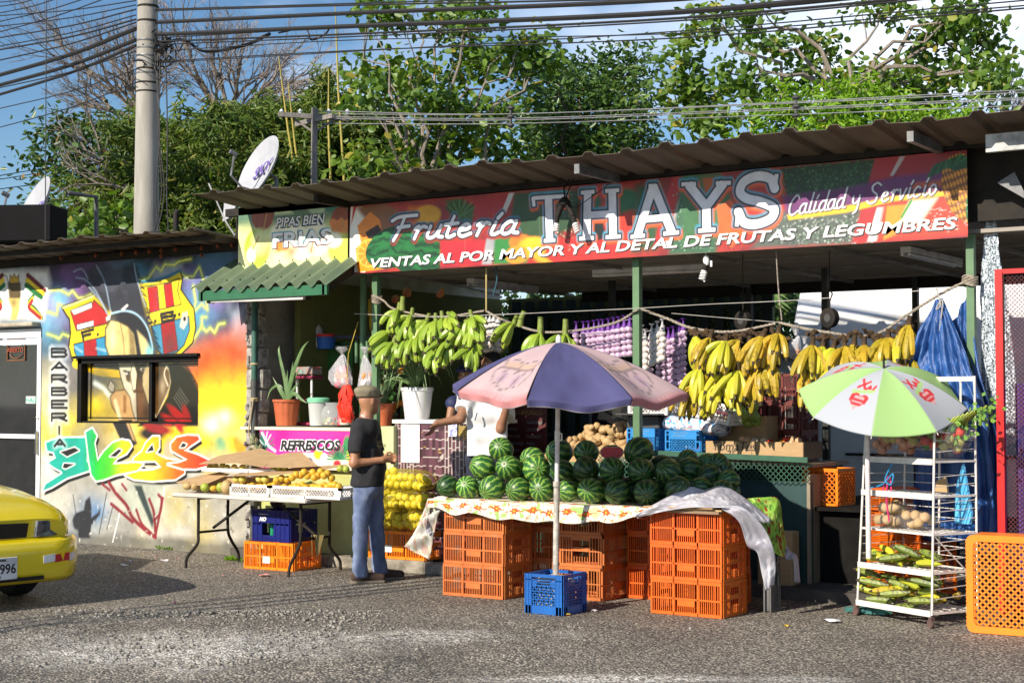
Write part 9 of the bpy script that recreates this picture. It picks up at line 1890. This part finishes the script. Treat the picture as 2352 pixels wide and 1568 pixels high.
for x0,y0,x1,y1 in((690,470,640,130),(700,480,662,190),(790,400,770,10),(760,420,755,160),(400,520,375,330),(430,520,402,400)):
 t=0;post_('bamboo_culm',{640:'tall yellow bamboo culm left of the wooden pole',662:'shorter yellow bamboo culm beside the tall one',770:'tallest bamboo culm crossing the wires',755:'thin bamboo culm near the tallest one',375:'yellow bamboo culm close to the concrete pole',402:'short yellow bamboo culm right of the concrete pole'}[x1],'bamboo',[at(x0,700,D=23.5),at(x0,y0,D=23.5),at((x0+x1)/2-3,(y0+y1)/2,D=23.5),at(x1,y1,D=23.5)],[.022,.022,.018,.008],M('bamboo_culm',(0,0,0)))
def bare(lab,D,x,fork,rays,seed,r0=.16,gens=5,L0=1.5):
 rj=random.Random(seed);F0=at(x,920,D=D);F0.z=0;t=thing('bare_tree',lab,'tree',F0);mb=MB();fk=at(*fork,D=D);limb(mb,F0,fk,r0,r0*.7,rj,.04);m2=MB()
 def br(p,d,L_,r,g_):
  q=p+d*L_;mid=p.lerp(q,.5)+Vector((rj.gauss(0,.05),rj.gauss(0,.05),rj.gauss(0,.05)))*L_;tgt=mb if g_>3 else m2;tgt.tube([p,mid,q],[r,r*.8,r*.62],5 if g_>2 else 3,cap=False)
  if g_<=0:return
  for k in range(3 if g_>1 else 4):
   e=(d+Vector((rj.gauss(0,.42),rj.gauss(0,.35),rj.gauss(0,.34)+.05))).normalized();br(q if k else mid,e,L_*rj.uniform(.62,.9),r*rj.uniform(.5,.68),g_-1)
 for ax,ay in rays:
  e=at(ax,ay,D=D+rj.uniform(-1,1));d=(e-fk);br(fk,(d.normalized()+Vector((0,0,.0))).normalized(),d.length*.40,r0*.42,gens)
 mb.build('trunk',bark,t,smooth=True,world=True);m2.build('branches',M('pale_twig',(.26,.22,.19),(.17,.14,.12),rough=.9),t,world=True)
bare('large leafless tree with fine pale twigs behind the concrete pole, left side',30,335,(345,300),[(130,190),(180,110),(240,90),(300,100),(150,280),(250,180),(360,110)],21)
bare('large leafless tree with fine pale twigs right of the concrete pole',31,505,(520,300),[(420,90),(500,70),(580,90),(680,130),(740,180),(620,170),(460,160),(700,230)],22)
bare('small leafless tree against the cloud at the right edge',26,2310,(2310,330),[(2270,200),(2310,170),(2340,190),(2352,240)],23,.08,4)
bare('leafless low branches in front of the dark tree at the left',23,300,(300,440),[(140,270),(110,395),(170,445),(200,330)],24,.07,3)
def shrub(lab,loc,rx,ry,rz,n,size,lm,seed,asp=.4,name='shrub',dr=.3):
 t=thing(name,lab,name.replace('_',' '),loc);rg=np.random.default_rng(seed);mb=MB();rj=random.Random(seed)
 for i in range(6):limb(mb,(0,0,0),(rj.uniform(-rx,rx)*.6,rj.uniform(-ry,ry)*.6,rz*1.3),.05,.02,rj)
 mb.build('stem',dbark,t);q=rg.normal(size=(n//22,3));q=q/np.linalg.norm(q,axis=1)[:,None]*(rg.random(n//22)**.4)[:,None]*np.array([rx,ry,rz])+np.array([0,0,rz*1.05]);C_=(q[:,None,:]+rg.normal(size=(len(q),22,3))*.22).reshape(-1,3);C_[:,2]=np.abs(C_[:,2]);V,F_=leaves(C_,size,seed,asp,dr);npmesh('foliage',V,F_,lm,t,False,np.repeat(np.clip(rg.normal(.5,.25,len(C_)),0,.95),6))
for i,(x,y,rx,rz,s_)in enumerate(((-4,15,3.5,2.2,dkl),(0,16,3.5,2.4,fic),(4,15,3,2.4,dkl),(8,14,3.5,2.4,fic),(12,16,4,2.8,dkl),(-8,15,4,2.4,dkl),(16,15,4,2.6,dkl))):shrub(f'{nums[i]} bush from the left in the dark hedge behind the stall',(x,y,0),rx,1.6,rz,9000,.2,s_,40+i)
palmL=leafmat('palm_leaf',(.15,.22,.05),(.06,.12,.03),(.25,.22,.08),.3)
for i,(px,py)in enumerate(((1560,720),(1720,715),(1640,700))):
 c=at(px,py,D=21.5);t=thing('palm',f'{["first", "third", "second"][i]} palm from the left behind the whitewashed building','palm',(c.x,c.y,0));mb=MB();mb.tube([(0,0,0),(0,0,c.z)],.1,8);mb.build('trunk',dbark,t);mb=MB()
 for k in range(16):
  a=k*.39*2;d=Vector((math.cos(a),math.sin(a),0));L_=R.uniform(.9,1.4);prev=Vector((0,0,c.z))
  for j in range(14):
   s_=(j+1)/14;p=Vector((0,0,c.z))+d*L_*s_+Vector((0,0,.5*math.sin(s_*2.4)*L_-.35*s_*s_));side=d.cross(Vector((0,0,1)))
   for q in(-1,1):e=p+side*q*.3*(1-.5*s_)+d*.12-Vector((0,0,.12));mb.add([prev,p,e],[(0,1,2)])
   prev=p
 mb.build('fronds',M('palm_green',(.15,.24,.05),(.06,.12,.03)),t)
o=None
rg=np.random.default_rng(77);C_=np.stack([rg.uniform(-3,12,5000),rg.uniform(6.8,8.4,5000),rg.uniform(0,.25,5000)],1);V,F_=leaves(C_,.28,77,.08,-1.2);o=npmesh('grass',V,F_,bml,None,False,np.repeat(rg.random(5000)*.9,6));tag(o,'dry grass tufts behind the stall','grass',kind='stuff')
for i,(px,py)in enumerate(((380,1262),(533,1287),(700,1395))):
 c=at(px,py,z=0)if i<2 else None
 if c is None:continue
 rg=np.random.default_rng(i);C_=rg.normal(size=(60,3))*np.array([.07,.03,.01])+np.array(c);C_[:,2]=.005;V,F_=leaves(C_,.05,i,.3,-1.5);o=npmesh('weed',V,F_,mangoL,None,False,np.full(360,.3));tag(o,['small green weed at the foot of the mural','second small weed near the folding table leg'][i],'weed')
